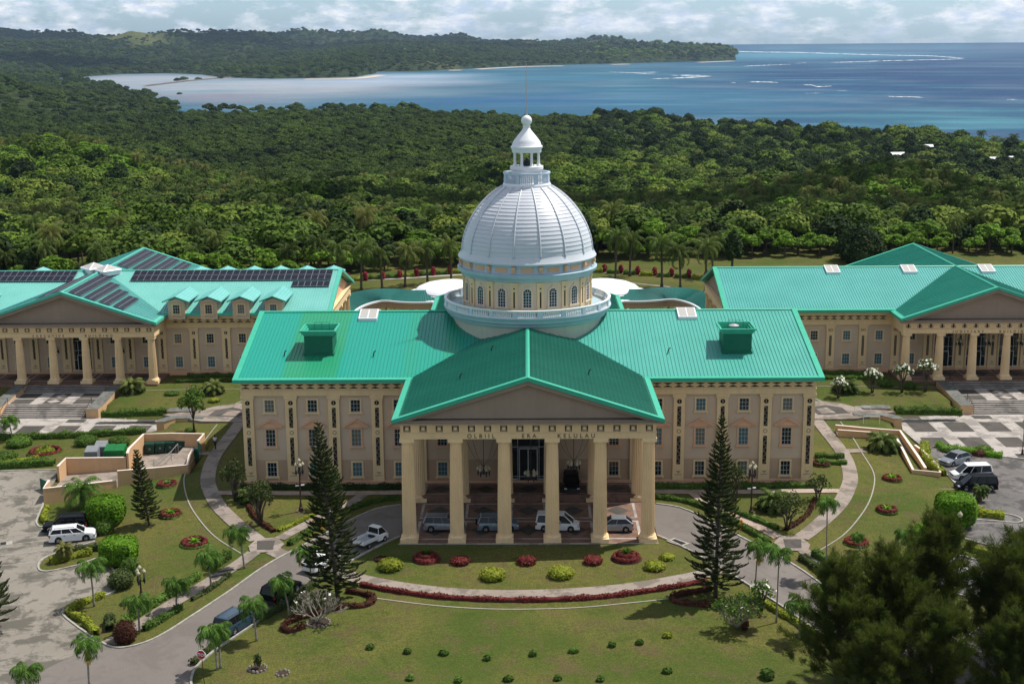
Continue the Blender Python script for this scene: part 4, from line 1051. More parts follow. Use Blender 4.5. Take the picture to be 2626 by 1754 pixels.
for (x0, x1, y0, y1) in ((-68.4, -66.6, 63.3, 79.4), (-66.1, -64.5, 63.3, 76.3), (-64.05, -62.45, 63.4, 73.8), (-61.95, -60.35, 63.6, 71.8)):
    p = Vector(ep(x0, y0)); solar((p, Vector((0, y1 - y0, 0)), Vector(ep(x1, y0)) - p), max(4, int((y1 - y0) / 1.1)), 2, None)
for (x0, x1, y0, y1) in ((-68.6, -66.8, 88.5, 105.6), (-66.3, -64.6, 89.5, 105.6), (-64.1, -62.4, 91.0, 105.6), (-61.9, -60.3, 93.5, 105.6)):
    p = Vector(ep(x0, y0)); solar((p, Vector((0, y1 - y0, 0)), Vector(ep(x1, y0)) - p), max(4, int((y1 - y0) / 1.1)), 2, None)
for (x0, x1, y0, y1) in ((-71.6, -69.9, 64, 80), (-73.6, -72.0, 64, 79)):
    p = Vector(ep(x0, y0)); solar((p, Vector((0, y1 - y0, 0)), Vector(ep(x1, y0)) - p), 14, 2, None)
# glass hip over the crossing of the executive building
a = MB(); g = MB()
for (cx, cy, w_) in ((-67.9, 81.5, 1.6), (-70.8, 83.6, 1.6)):
    zt = 16.6; bs = [(cx - w_ * 1.35, cy, 15.0), (cx, cy - w_ * 1.6, 15.0), (cx + w_ * 1.35, cy, 15.0), (cx, cy + w_ * 1.6, 15.0)]
    b4 = [(x, y, 15.75) for x, y, z in bs]; n_ = 4
    a.add(bs + b4, [(i, (i + 1) % 4, 4 + (i + 1) % 4, 4 + i) for i in range(4)]); ap = (cx, cy, 16.5)
    for i in range(4):
        g.add([b4[i], b4[(i + 1) % 4], ap], [(0, 1, 2)]); a.tube([b4[i], b4[(i + 1) % 4]], .16, 4); a.tube([b4[i], ap], .10, 4)
o = exe.part('crossing_skylight', a, M['white'], fix=True); exe.part('skylight_glass', g, M['sky_glass'], o)
for px, py in ((1908, 620), (2084, 619), (2262, 618)):
    x, z = ony(px * D, py * D, 81.2); skylight(jud, x, 80.0, 85.0, .313, 15.35, 2.2)
for lx, yy in ((-61.0, 65.9), (-71, 65.9)): chandelier(lx - 1.2, 66.6, 9.2, 5.6, "dark wrought lantern hanging in the executive building porch %s its arched door" % ("right of" if lx > -69 else "left of"), False, 6, .9)
for lx in (66.7, 71.2, 76.0): 
    chandelier(lx - 1.3, 66.4, 9.2, 6.2, {66.7: "globe lantern in the judiciary porch before the first arched window", 71.2: "globe lantern in the judiciary porch before the middle arched window", 76.0: "globe lantern in the judiciary porch near the picture's right edge"}[lx], False, 4, .8)
# =============================================================== curved colonnades with white-domed pavilions behind the capitol
def colonnade(s, label):
    bl = B('curved_colonnade', (s * 22, 112, .8), label, "colonnade")
    # centre line from the pavilion to the wing's end
    cl = [(13.5, 112), (19, 110.5), (22, 110.8), (25, 112.2), (28, 112.0), (30.5, 109.5), (32.5, 104.5), (33.6, 97.0)]
    pts = []
    for i in range(len(cl) - 1):
        p0, p1, p2, p3 = cl[max(i-1, 0)], cl[i], cl[i+1], cl[min(i+2, len(cl)-1)]
        for k in range(6):
            t_ = k / 6; f = lambda a, b, c, e: .5 * ((2*b) + (-a+c)*t_ + (2*a-5*b+4*c-e)*t_*t_ + (-a+3*b-3*c+e)*t_**3)
            pts.append(Vector((f(p0[0], p1[0], p2[0], p3[0]), f(p0[1], p1[1], p2[1], p3[1]), 0)))
    pts.append(Vector((*cl[-1], 0)))
    n = len(pts); nr = []
    for i in range(n):
        t_ = (pts[min(i+1, n-1)] - pts[max(i-1, 0)]).normalized(); nr.append(Vector((-t_.y, t_.x, 0)))
    def strip(o0, z0, o1, z1):
        a = []
        for i in range(n):
            p, q = pts[i] + nr[i] * o0, pts[i] + nr[i] * o1; a += [(s * p.x, p.y, z0), (s * q.x, q.y, z1)]
        return a, [(2*i, 2*i+1, 2*i+3, 2*i+2) for i in range(n - 1)]
    a = MB(); a.add(*strip(-2.6, 5.0, 1.4, 6.6)); a.add(*strip(1.4, 6.6, 5.4, 5.0))
    # lower front slope deeper so that its ribs show
    rf = bl.part('roof', a, M['colonnade_roof'], fix=False)
    r = MB()
    for i in range(0, n - 1):
        for q in (0, .5):
            pc = pts[i].lerp(pts[i+1], q); nc = nr[i].lerp(nr[i+1], q)
            p, w_ = pc + nc * -2.4, pc + nc * 1.3
            r.tube([(s * p.x, p.y, 5.12), (s * w_.x, w_.y, 6.6)], .05, 4)
    bl.part('roof_ribs', r, M['colonnade_roof'], rf)
    a = MB(); a.add(*strip(-2.9, 5.15, -2.9, 4.85)); a.add(*strip(-2.9, 5.15, -2.55, 5.15)); a.add(*strip(-2.9, 4.85, -2.6, 4.85)); bl.part('gutter', a, M['white'], rf)
    a = MB(); a.add(*strip(-2.6, 5.0, -2.6, 3.7)); a.add(*strip(-2.6, 3.7, -2.1, 3.7)); a.add(*strip(4.9, 5.0, 4.9, 3.7)); bl.part('beam', a, M['wall_low'])
    cm = MB(); cm.lathe([(.45, 0), (.45, .25), (.33, .35), (.27, 2.9), (.40, 2.95), (.42, 3.1)], 16); cme = cm.mesh('column', M['column'])
    acc = 0; last = -9
    for i in range(n):
        if i: acc += (pts[i] - pts[i-1]).length
        if acc - last >= 3.0:
            last = acc
            for o_ in (-2.35, 4.65):
                p = pts[i] + nr[i] * o_; link('column', cme, bl.o, bl.at(s * p.x, p.y, .62))
    cx, cy = s * 14.3, 116.0
    a = MB(); a.lathe([(7.0, 5.2), (7.0, 5.7), (6.8, 5.75), (6.75, 6.0), (6.2, 6.5), (5.0, 7.0), (3.2, 7.4), (1.2, 7.6), (0, 7.62)], 64, (cx, cy, 0)); a.lathe([(7.6, 4.6), (8.7, 4.75), (8.9, 5.0), (8.8, 5.2), (7.0, 5.22)], 64, (cx, cy, 0), caps=False)
    dm = bl.part('pavilion_dome', a, M['white'], smooth='angle')
    a = MB(); a.lathe([(8.2, 3.6), (8.2, 4.75), (7.6, 4.8)], 64, (cx, cy, 0), caps=False); bl.part('pavilion_beam', a, M['wall_low'], smooth=True)
    for k in range(14):
        an = 2 * PI * k / 14; link('column', cme, bl.o, bl.at(cx + 7.7 * math.cos(an), cy + 7.7 * math.sin(an), .62))
    a = MB(); a.add(*strip(-3.2, .86, 5.2, .86)); bl.part('walkway', a, M['plaza'])
colonnade(-1, "curved dark green roofed colonnade with white dome between the capitol and the solar-roofed building")
colonnade(1, "curved dark green roofed colonnade with white dome between the capitol and the teal-roofed building")
# =============================================================== ground, roads, paths
def structure(o): o["kind"] = "structure"; return o
def tess(poly, step=1.0):
    bm = bmesh.new()
    vs = [bm.verts.new((x, y, 0)) for x, y in poly]
    f = bm.faces.new(vs)
    if f.normal.z < 0: bmesh.ops.reverse_faces(bm, faces=[f])
    xs = [p[0] for p in poly]; ys = [p[1] for p in poly]
    for ax, lo, hi in ((0, min(xs), max(xs)), (1, min(ys), max(ys))):
        k = math.floor(lo / step) + 1
        while k * step < hi:
            co = [0, 0, 0]; no = [0, 0, 0]; co[ax] = k * step; no[ax] = 1
            bmesh.ops.bisect_plane(bm, geom=bm.verts[:] + bm.edges[:] + bm.faces[:], plane_co=co, plane_no=no)
            k += 1
    bmesh.ops.triangulate(bm, faces=bm.faces[:])
    return bm
def sheet(name, poly, mat, off, zfix=None, parent=None, step=1.0, kind=True, bm=None):
    bm = bm or tess(poly, step if zfix is None else 1e9)
    xy = np.array([(v.co.x, v.co.y) for v in bm.verts]); zz = hgt_np(xy[:, 0], xy[:, 1]) + off if zfix is None else np.full(len(xy), zfix)
    for v, z in zip(bm.verts, zz): v.co.z = z
    bmesh.ops.recalc_face_normals(bm, faces=bm.faces)
    if sum(f.normal.z for f in bm.faces) < 0: bmesh.ops.reverse_faces(bm, faces=bm.faces)
    me = bpy.data.meshes.new(name); bm.to_mesh(me); bm.free(); me.materials.append(mat)
    for p in me.polygons: p.use_smooth = True
    o = link(name, me, parent)
    return structure(o) if kind and parent is None else o
def smooth_line(pts, n=5, closed=False):
    out = []; m_ = len(pts)
    rng = range(m_ if closed else m_ - 1)
    for i in rng:
        p0, p1, p2, p3 = (pts[(i - 1) % m_], pts[i], pts[(i + 1) % m_], pts[(i + 2) % m_]) if closed else (pts[max(i-1, 0)], pts[i], pts[i+1], pts[min(i+2, m_-1)])
        for k in range(n):
            t_ = k / n; f = lambda a, b, c, e: .5 * ((2*b) + (-a+c)*t_ + (2*a-5*b+4*c-e)*t_*t_ + (-a+3*b-3*c+e)*t_**3)
            out.append((f(p0[0], p1[0], p2[0], p3[0]), f(p0[1], p1[1], p2[1], p3[1])))
    if not closed: out.append(pts[-1])
    return out
def offset_line(pts, o):
    res = []; n = len(pts)
    for i in range(n):
        a, b = pts[max(i-1, 0)], pts[min(i+1, n-1)]; dx, dy = b[0]-a[0], b[1]-a[1]; L = math.hypot(dx, dy) or 1
        res.append((pts[i][0] - dy / L * o, pts[i][1] + dx / L * o))
    return res
def band(name, pts, wd, mat, off, sm=5, **k):
    """a strip of even width following a line, laid on the ground; built of even cross-sections"""
    ln = smooth_line(pts, sm) if sm else pts
    # resample at about a metre
    out = [ln[0]]
    for p, q in zip(ln, ln[1:]):
        L = math.hypot(q[0]-p[0], q[1]-p[1]); n = max(1, int(L / 1.0))
        out += [(p[0] + (q[0]-p[0]) * i / n, p[1] + (q[1]-p[1]) * i / n) for i in range(1, n + 1)]
    c = max(1, int(round(wd / .8))); cols = [offset_line(out, -wd/2 + wd * j / c) for j in range(c + 1)]
    V = []; F = []
    for i in range(len(out)):
        for j in range(c + 1): x, y = cols[j][i]; V.append((x, y, h(x, y) + off))
    for i in range(len(out) - 1):
        for j in range(c): a = i * (c + 1) + j; F.append((a, a + 1, a + c + 2, a + c + 1))
    mb = MB(); mb.add(V, F); o = mb.obj(name, mat, smooth=True, fix=True)
    return structure(o)
def kerb(name, pts, sm=4, wd=.20, hh=.15, mat=None, closed=False):
    ln = smooth_line(pts, sm, closed) if sm else list(pts)
    if closed: ln.append(ln[0])
    L_, R_ = offset_line(ln, wd/2), offset_line(ln, -wd/2)
    V = []; F = []
    for (a, b) in zip(L_, R_):
        za = h(*a); V += [(a[0], a[1], za - .15), (a[0], a[1], za + hh), (b[0], b[1], za + hh), (b[0], b[1], za - .15)]
    for i in range(len(ln) - 1):
        for j in range(3): q = 4 * i + j; F.append((q, q + 1, q + 5, q + 4))
    F += [(0, 1, 2, 3), tuple(4 * (len(ln) - 1) + j for j in (3, 2, 1, 0))]
    mb = MB(); mb.add(V, F); return structure(mb.obj(name, mat or M['kerb'], fix=True))
def mir(pts): return [(-x, y) for x, y in pts]

# the ground, one sheet from under the camera to the edge of the forest
gx = np.arange(-130, 131, 1.0); gy = np.arange(-135, 201, 1.0)
GX, GY = np.meshgrid(gx, gy); GZ = hgt_np(GX, GY)
GZ = np.where((abs(GX) < 32) & (GY > 18) & (GY < 66), GZ - .3, GZ)
def in_poly(X, Y, poly, grow=0.0):
    c = np.zeros(X.shape, bool); n = len(poly); dmin = np.full(X.shape, 1e9)
    for i in range(n):
        x0, y0 = poly[i]; x1, y1 = poly[(i + 1) % n]
        if y0 != y1: c ^= ((y0 > Y) != (y1 > Y)) & (X < (x1 - x0) * (Y - y0) / (y1 - y0) + x0)
        L2 = (x1 - x0) ** 2 + (y1 - y0) ** 2; t_ = np.clip(((X - x0) * (x1 - x0) + (Y - y0) * (y1 - y0)) / L2, 0, 1)
        dmin = np.minimum(dmin, np.hypot(X - x0 - t_ * (x1 - x0), Y - y0 - t_ * (y1 - y0)))
    return c | (dmin < grow)
for s_ in (-1, 1):
    for poly, zt_ in (([(-110, 41.6), (-50.7, 41.9), (-50.7, 43.2), (-52.3, 49.6), (-60.9, 50.9), (-110, 50.9)], -.80), ([(-110, 28.4), (-61.5, 30.6), (-51.4, 34.0), (-50.9, 43.2), (-60, 43)] if s_ > 0 else [(-56.8, 14.6), (-49.1, 19.6), (-50.0, 27.0), (-57.3, 25.4)], -.85),
                      ([(-49.2, 19.8), (-41.7, 23.2), (-42.4, 34.4), (-50.0, 34.2)] if s_ < 0 else [(0, 0), (.1, 0), (0, .1)], -.75), ([(-77, 50), (-61.3, 50), (-61.3, 54), (-77, 54)], -.8), ([(-77, 54), (-61.3, 54), (-61.3, 63), (-77, 63)], .2), ([(-82.4, 63.2), (-56, 63.2), (-56, 70), (-82.4, 70)], 1.0), ([(-110, 70), (-31, 70), (-31, 95), (-110, 95)], .0)):
        pp_ = [(-s_ * x, y) for x, y in poly]
        GZ = np.where(in_poly(GX, GY, pp_, .75), np.minimum(GZ, zt_), GZ)
GZ = np.where(in_poly(GX, GY, [(-13.5, -.3), (13.5, -.3), (13.5, 17), (-13.5, 17)], .5), np.minimum(GZ, -.2), GZ)
Vg = np.c_[GX.ravel(), GY.ravel(), GZ.ravel()]
nx_, ny_ = len(gx), len(gy)
ii = (np.arange(ny_ - 1)[:, None] * nx_ + np.arange(nx_ - 1)[None, :]).ravel()
Fg = np.c_[ii, ii + 1, ii + nx_ + 1, ii + nx_]
structure(link('ground', np_mesh('ground', Vg, Fg, M['lawn'], smooth=True)))

o_out = [(-13.6, 10.9), (-14.4, 10.8), (-17.0, 9.5), (-19.6, 5.9), (-22.3, 0.9), (-23.7, -1.6), (-25.6, -4.9), (-27.3, -8.3), (-28.8, -12.0), (-30.2, -15.4), (-31.5, -18.5), (-32.5, -20.8), (-33.6, -22.6), (-34.8, -23.6), (-36.0, -24.0), (-37.1, -23.6), (-38.0, -22.8)]
o_in = [(-13.6, 1.4), (-15.3, -0.9), (-17.4, -4.5), (-21.8, -12.4), (-23.6, -16.2), (-24.9, -19.5), (-26.7, -23.5), (-27.8, -25.9), (-28.3, -27.6), (-28.4, -28.9), (-28.1, -30.7), (-27.0, -33.5)]
lot = [(-110, 25.9), (-65.6, 25.8), (-58.3, 25.2), (-57.3, 22.0), (-56.9, 19.0), (-56.6, 15.5), (-56.0, 13.9), (-55.0, 8.8), (-54.4, 7.3), (-53.2, 6.4), (-48.3, 8.0), (-46.0, 1.0), (-48.4, -1.2), (-50.0, -3.5), (-49.6, -5.9), (-48.4, -6.9), (-45.8, -5.7), (-43.6, -4.1), (-40.3, -9.8), (-40.3, -12.0), (-41.6, -13.4), (-43.5, -15.4), (-43.5, -16.7), (-41.3, -19.4), (-38.0, -22.9)]
for s, f in ((-1, lambda p: p), (1, mir)):
    a_ = smooth_line(o_out[1:], 3); b_ = smooth_line(o_in, 3)
    road = [(-13.62, 10.85)] + a_ + [(-40.0, -25.5), (-46, -36), (-46, -60), (-30, -60), (-27.0, -40)] + b_[::-1]
    sheet('road', f(road), M['asphalt'], .05)
    lt = lot + [(-38.4, -23.3), (-40.0, -25.6), (-46.1, -36), (-46.1, -60), (-110, -60)]
    if s > 0:
        lt = lot[:1]
        lt = [(-110, 28.3), (-61.5, 30.4), (-57.4, 31.6), (-52.0, 33.5), (-50.6, 29.5), (-50.2, 25.6), (-50.6, 21.4), (-50.3, 15.6), (-49.4, 11.2), (-46.8, 9.9)] + lot[11:] + [(-38.4, -23.3), (-40.0, -25.6), (-46.1, -36), (-46.1, -60), (-110, -60)]
    sheet('car_park', f(lt), M['lot'] if s < 0 else M['lot_wet'], .06, step=1.0)
    kerb('kerb', f(o_out[1:]), 3); kerb('kerb', f(o_in), 3)
    if s < 0:
        kerb('kerb', [(-65.6, 25.8), (-58.4, 25.3)], 1); kerb('kerb', [(-56.2, 14.1), (-56.0, 13.6), (-55.0, 8.8), (-54.4, 7.3), (-53.2, 6.4), (-48.3, 8.0)], 3)
    else:
        kerb('kerb', [(66, 29.6), (61.5, 30.3), (57.4, 31.5), (52.0, 33.4)], 2); kerb('kerb', [(50.6, 29.5), (50.2, 25.6), (50.6, 21.4), (50.3, 15.6), (49.4, 11.2), (46.8, 9.9)], 3)
    kerb('kerb', f([(-46.0, 1.0), (-48.4, -1.2), (-50.0, -3.5), (-49.6, -5.9), (-48.4, -6.9), (-45.8, -5.7), (-43.6, -4.1), (-40.3, -9.8), (-40.3, -12.0), (-41.6, -13.4), (-43.5, -15.4), (-43.5, -16.7), (-41.3, -19.4), (-38.2, -22.7)]), 3)
    # footpaths
    curve = [(-39.3, 43.5), (-39.35, 38), (-39.5, 32), (-39.3, 26.3), (-38.2, 19.4), (-36.8, 14.8), (-34.7, 9.9), (-31.2, 4.2), (-28.6, 0.4)]
    band('footpath', f(curve), 1.75, M['path'], .085)
    band('footpath', f([(-36.8, 14.25), (-29, 14.15), (-22, 14.2), (-14.2, 14.6)]), 1.3, M['path_pink'], .080, sm=3)
    band('footpath', f([(-26.3, 0.6), (-25.1, 3.0), (-22.5, 7.6), (-20.2, 10.9), (-19.0, 14.0)]), 1.35, M['path'] if s < 0 else M['path_pink'], .075)
    band('footpath', f([(-28.3, -3.0), (-29.4, -6.1), (-31.4, -10.0), (-34.2, -15.9), (-36.0, -20.3), (-37.3, -23.1)]), 1.55, M['path'], .080)
    band('footpath', f([(-26.4, -2.6), (-25.0, -4.0)]), 1.9, M['path'], .070, sm=0)
    pad = [(-29.2, -1.4), (-28.7, 0.6), (-26.6, 1.0), (-25.5, -0.9), (-26.0, -3.0), (-28.6, -3.2)]
    sheet('footpath', f(pad), M['path'], .10)
    sheet('footpath', f([(-28.55, .0), (-26.65, .0), (-26.45, -2.45), (-28.1, -2.45)]), M['tile_dark'], .115)
    band('footpath', f([(-39.8, 29.8), (-42.6, 30.4)]), 1.4, M['path'], .080, sm=0)
    structure(band('drain', f([(-42.3, 42.8), (-42.3, 35.7), (-42.0, 29.6), (-41.6, 22.6), (-40.6, 17.6), (-38.5, 11.4), (-35.9, 6.0), (-33.1, 1.2), (-29.6, -3.2)]), .14, M['drain'], .06))
    # steps in the sloping footpath
    for q in (0.0, 1.15):
        a = MB(); c = Vector((-30.2 - q * .5, -7.6 - q, 0)); an = math.atan2(-1, -.52)
        mt = Matrix.Translation((s * abs(c.x), c.y, h(s * abs(c.x), c.y))) @ Matrix.Rotation(-s * .48 , 4, 'Z')
        a.box(-.80, .80, -.05, .22, -.05, .16, M=mt); structure(a.obj('footpath_step', M['tile_dark']))
    # paved court in front of the wing, with dark panels
    def slab(name, poly, z0, z1, mat):
        a = MB(); a.prism(poly, 'z', z0, z1); return structure(a.obj(name, mat, fix=True))
    court = [(-110, 41.6), (-50.55, 41.9), (-50.55, 43.2), (-52.3, 49.6), (-60.9, 50.9), (-110, 50.9)] if s < 0 else [(-110, 28.2), (-61.5, 30.4), (-51.4, 33.8), (-50.9, 43.2), (-52.3, 49.6), (-60.9, 50.9), (-110, 50.9)]
    pz = slab('plaza', f(court), -1.3, -.62, M['plaza'])
    pp = MB()
    for k in range(11):
        for (ya, yb) in (((42.3, 47.0),) if s < 0 else ((42.3, 47.0), (35.1, 39.6), (29.0, 32.2))):
            cx = 53.9 + 4.98 * k + (.0 if ya > 40 else -.2)
            if ya < 30 and cx < 63: continue
            if 61 < cx < 77 and ya > 40: pass
            pp.quad((s * cx - 1.55, ya, -.616), (s * cx + 1.55, ya, -.616), (s * cx + 1.55, yb, -.616), (s * cx - 1.55, yb, -.616))
        if k % 2 == 0: pp.quad((s * cx - 1.3, 48.6, -.616), (s * cx + 1.3, 48.6, -.616), (s * cx + 1.3, 50.3, -.616), (s * cx - 1.3, 50.3, -.616))
    po = pp.obj('paving_panels', M['tile_dark']); po.parent = pz; 
    gl = MB()
    for k in range(12):
        for o_ in (-1.7, 1.7):
            x = s * (53.9 + 4.98 * k) + o_; gl.quad((x - .05, 41.95, -.617), (x + .05, 41.95, -.617), (x + .05, 50.85, -.617), (x - .05, 50.85, -.617))
    for yy in (42.05, 47.2): gl.quad((s * 52 if s > 0 else -110, yy, -.6175), (110 if s > 0 else -52, yy, -.6175), (110 if s > 0 else -52, yy + .1, -.6175), (s * 52 if s > 0 else -110, yy + .1, -.6175))
    go = gl.obj('paving_joints', M['drain']); go.parent = pz
    # level link between the court and the footpath, raised
    lk = slab('footpath', f([(-50.9, 47.2), (-44.6, 43.7), (-38.6, 43.4), (-38.4, 51.6), (-41.3, 53.2), (-44.6, 51.5), (-46.0, 49.6)]), -.4, .88, M['path'])
    sheet('footpath', f([(-44.4, 46.3), (-39.9, 45.6), (-39.4, 49.3), (-42.0, 50.9), (-44.0, 49.5)]), M['tile_dark'], 0, zfix=.885)
    sheet('footpath', f([(-42.6, 46.6), (-40.6, 46.4), (-40.3, 48.8), (-41.9, 49.5)]), M['path'], 0, zfix=.890)
    a = MB(); a.prism(f([(-50.7, 43.1), (-50.7, 44.3), (-49.4, 46.1), (-44.7, 46.2), (-44.7, 45.0), (-48.4, 44.9), (-49.7, 43.2)]), 'z', -.9, .92)
    o = tag(a.obj('retaining_wall', M['retain'], fix=True), "grey topped beige retaining wall beside the path, %s court" % ("executive building's" if s < 0 else "judiciary building's"), 'wall')
    a = MB(); a.prism(f([(-50.75, 43.05), (-50.75, 44.35), (-49.4, 46.15), (-44.7, 46.25), (-44.7, 44.95), (-48.4, 44.85), (-49.65, 43.15)]), 'z', .922, .98); a.obj('coping', M['slab_grey'], o, fix=True)
    a = MB(); a.box(*sorted((s * 50.6, s * 46.8)), 48.4, 50.2, -.8, .95); o = tag(a.obj('retaining_wall', M['retain'], fix=True), "grey topped block wall at the end of the clipped hedge, %s side of the capitol" % ("west" if s < 0 else "east"), 'wall')
    a = MB(); a.box(*sorted((s * 50.66, s * 46.74)), 48.34, 50.26, .952, 1.02); a.obj('coping', M['slab_grey'], o)
    # white line of a covered drain on the upper lawn
    band('drain', f([(-61, 60.3), (-50, 60.6), (-38.5, 60.8)]), .14, M['drain'], .05, sm=0)
    band('drain', f([(-38.7, 60.6), (-42.0, 52.9)]), .22, M['drain'], .055, sm=0)
# concrete island edging, parking lines and a wet patch of the right car park are painted sheets
for k in range(6):
    x0, y0 = 51.5 + k * .1, 27.5 - 3.1 * k
    if 1 < k: band('parking_line', [(47.5 + k*.2, 24.0 - 3.6 * k), (52.5 + k * .2, 24.9 - 3.6 * k)], .10, M['drain'], .075, sm=0)
for k in range(4): band('parking_line', [(-55.2 - k*.3, 4.4 - 3.3 * k), (-50.6, 5.8 - 3.3 * k)], .10, M['kerb'], .068, sm=0)
# front crescent: path, drain line
band('footpath', [(-19.2, -8.0), (-16.7, -9.65), (-12.3, -11.65), (-7.35, -13.05), (-3.4, -13.5), (.6, -13.5), (5.35, -13.0), (10.2, -11.85), (15.9, -9.6), (18.8, -8.0)], 1.85, M['path'], .07)
band('drain', [(-14.4, -14.2), (-8.8, -16.0), (-4.1, -16.8), (0.5, -16.9), (5.2, -16.5), (9.9, -15.4), (13.2, -14.5)], .16, M['drain'], .05)
a = MB(); x, y = zE(120, 915); mt = Matrix.Translation((x, y, h(x, y) + .055)) @ Matrix.Rotation(R(-48), 4, 'Z')
a.box(-1.1, 1.1, -.62, .62, 0, .05, 0, mt); a.box(-.8, .8, -.4, .4, .05, .06, 1, mt); 
for k in range(7): a.box(-.75 + k * .22, -.68 + k * .22, -.38, .38, .06, .075, 2, mt)
tag(a.obj('drain_grate', [M['kerb'], M['black'], M['metal_dark']]), "iron storm grate in a pale concrete frame at the edge of the right drive", 'drain grate')
a = MB(); x, y = zB(30, 290); mt = Matrix.Translation((x, y, h(x, y) + .065)) @ Matrix.Rotation(R(20), 4, 'Z'); a.box(-.9, .9, -.5, .5, 0, .04, 0, mt); a.box(-.3, .3, -.42, .42, .04, .05, 1, mt)
tag(a.obj('drain_grate', [M['kerb'], M['black']]), "small storm grate in the left car park near the picture's left edge", 'drain grate')
# far side behind the buildings: garden road and paths
band('footpath', [(-80, 150), (-40, 155.5), (-10, 164), (10, 166), (26, 162.5), (50, 152), (85, 140)], 1.5, M['plaza'], .06)
band('footpath', [(-14, 152), (0, 158), (18, 153), (30, 146)], 1.2, M['path'], .07)

# =============================================================== walls of the bin yard (left) and of the ramp (right)
def wall_run(name, pts, thick, zb, label, mat='retain', top=True):
    """pts: (x, y, ztop); a mitred wall standing on zb"""
    xy = [(p[0], p[1]) for p in pts]; A_, B_ = offset_line(xy, thick/2), offset_line(xy, -thick/2)
    V = []; F = []
    for p, a, b in zip(pts, A_, B_):
        V += [(a[0], a[1], zb), (a[0], a[1], p[2]), (b[0], b[1], p[2]), (b[0], b[1], zb)]
    n = len(pts)
    for i in range(n - 1):
        for j in range(4): q = 4 * i + j; r = 4 * i + (j + 1) % 4; F.append((q, r, r + 4, q + 4))
    F += [(3, 2, 1, 0), tuple(4 * (n - 1) + j for j in range(4))]
    mb = MB(); mb.add(V, F); o = tag(mb.obj(name, M[mat], fix=True), label, 'wall')
    if top:
        C_, D_ = offset_line(xy, thick/2 + .03), offset_line(xy, -thick/2 - .03); V = []; F = []
        for p, a, b in zip(pts, C_, D_): V += [(a[0], a[1], p[2] + .003), (a[0], a[1], p[2] + .06), (b[0], b[1], p[2] + .06), (b[0], b[1], p[2] + .003)]
        for i in range(n - 1):
            for j in range(4): q = 4 * i + j; r = 4 * i + (j + 1) % 4; F.append((q, r, r + 4, q + 4))
        F += [(3, 2, 1, 0), tuple(4 * (n - 1) + j for j in range(4))]
        mb = MB(); mb.add(V, F); mb.obj('coping', M['coping'], o, fix=True)
    return o
wall_run('yard_wall', [(-57.1, 22.3, 1.3), (-57.1, 25.3, 1.4), (-50.2, 27.0, .95)], .25, -1.2, "beige wall of the bin yard in front of the grey and bright green skips")
wall_run('yard_wall', [(-49.95, 26.9, 1.5), (-50.1, 28.2, 1.7), (-49.85, 34.0, 1.9), (-46.2, 34.5, 1.85), (-42.1, 34.4, 1.8), (-42.3, 31.8, 1.6)], .25, -1.2, "beige wall of the bin yard behind the row of dark green bins")
wall_run('yard_wall', [(-42.2, 28.9, 1.4), (-42.1, 26.6, 1.3), (-41.5, 23.0, 1.2), (-45.2, 21.2, 1.4), (-49.0, 19.5, 1.6)], .25, -1.2, "beige front wall of the bin yard beside the curved footpath")
wall_run('yard_wall', [(-49.2, 19.4, .45), (-52.5, 16.9, .8), (-56.1, 14.4, 1.15), (-56.4, 17.2, 1.2)], .25, -1.4, "low beige wall of the yard ramp beside the left car park")
slab_ = MB(); slab_.prism([(-56.6, 14.8), (-49.3, 19.7), (-50.1, 26.8), (-57.2, 25.2)], 'z', -.9, -.68); structure(slab_.obj('yard_floor', M['path'], fix=True))
slab_ = MB(); slab_.prism([(-49.2, 19.9), (-41.7, 23.2), (-42.4, 34.3), (-49.9, 34.2)], 'z', -.9, -.60); structure(slab_.obj('yard_floor', M['path'], fix=True))
slab_ = MB(); slab_.prism([(-45.0, 22.2), (-41.8, 23.5), (-42.4, 34.2), (-44.8, 34.3)], 'z', -.599, .1); structure(slab_.obj('yard_ramp', M['path'], fix=True))
def gate(x0, y0, x1, y1, z0, z1, label):
    L = math.hypot(x1 - x0, y1 - y0); an = math.atan2(y1 - y0, x1 - x0)
    t_ = empty('yard_gate', (x0, y0, z0), an, label, 'gate')
    a = MB(); hh = z1 - z0
    for (xa, xb, za, zb) in ((0, .07, 0, hh), (L - .07, L, 0, hh), (.07, L - .07, 0, .07), (.07, L - .07, hh - .07, hh)): a.box(xa, xb, -.03, .03, za, zb)
    a.obj('gate_frame', M['gate'], t_); b = MB(); b.box(.07, L - .07, -.012, .012, .07, hh - .07); b.obj('panel', M['gate'], t_)
gate(-56.6, 17.4, -58.1, 18.9, -.7, .95, "dark green sheet gate standing open at the left car park end of the yard")
gate(-42.3, 31.7, -41.5, 30.3, .1, 1.6, "dark green gate leaf open beside the curved path, farther one")
gate(-42.2, 28.95, -41.3, 28.1, .1, 1.6, "dark green gate leaf open beside the curved path, nearer one")
a = MB()
for (x, y) in ((-46.5, 26.2), (-45.2, 29.5), (-45.2, 33.0)): a.tube([(x, y, -.6), (x, y, .9)], .04, 5)
a.tube([(-46.5, 26.2, .2), (-45.2, 29.5, .9), (-45.2, 33.0, .9)], .04, 5); tag(a.obj('yard_handrail', M['steel']), "steel handrail inside the bin yard beside the green bins", 'handrail')
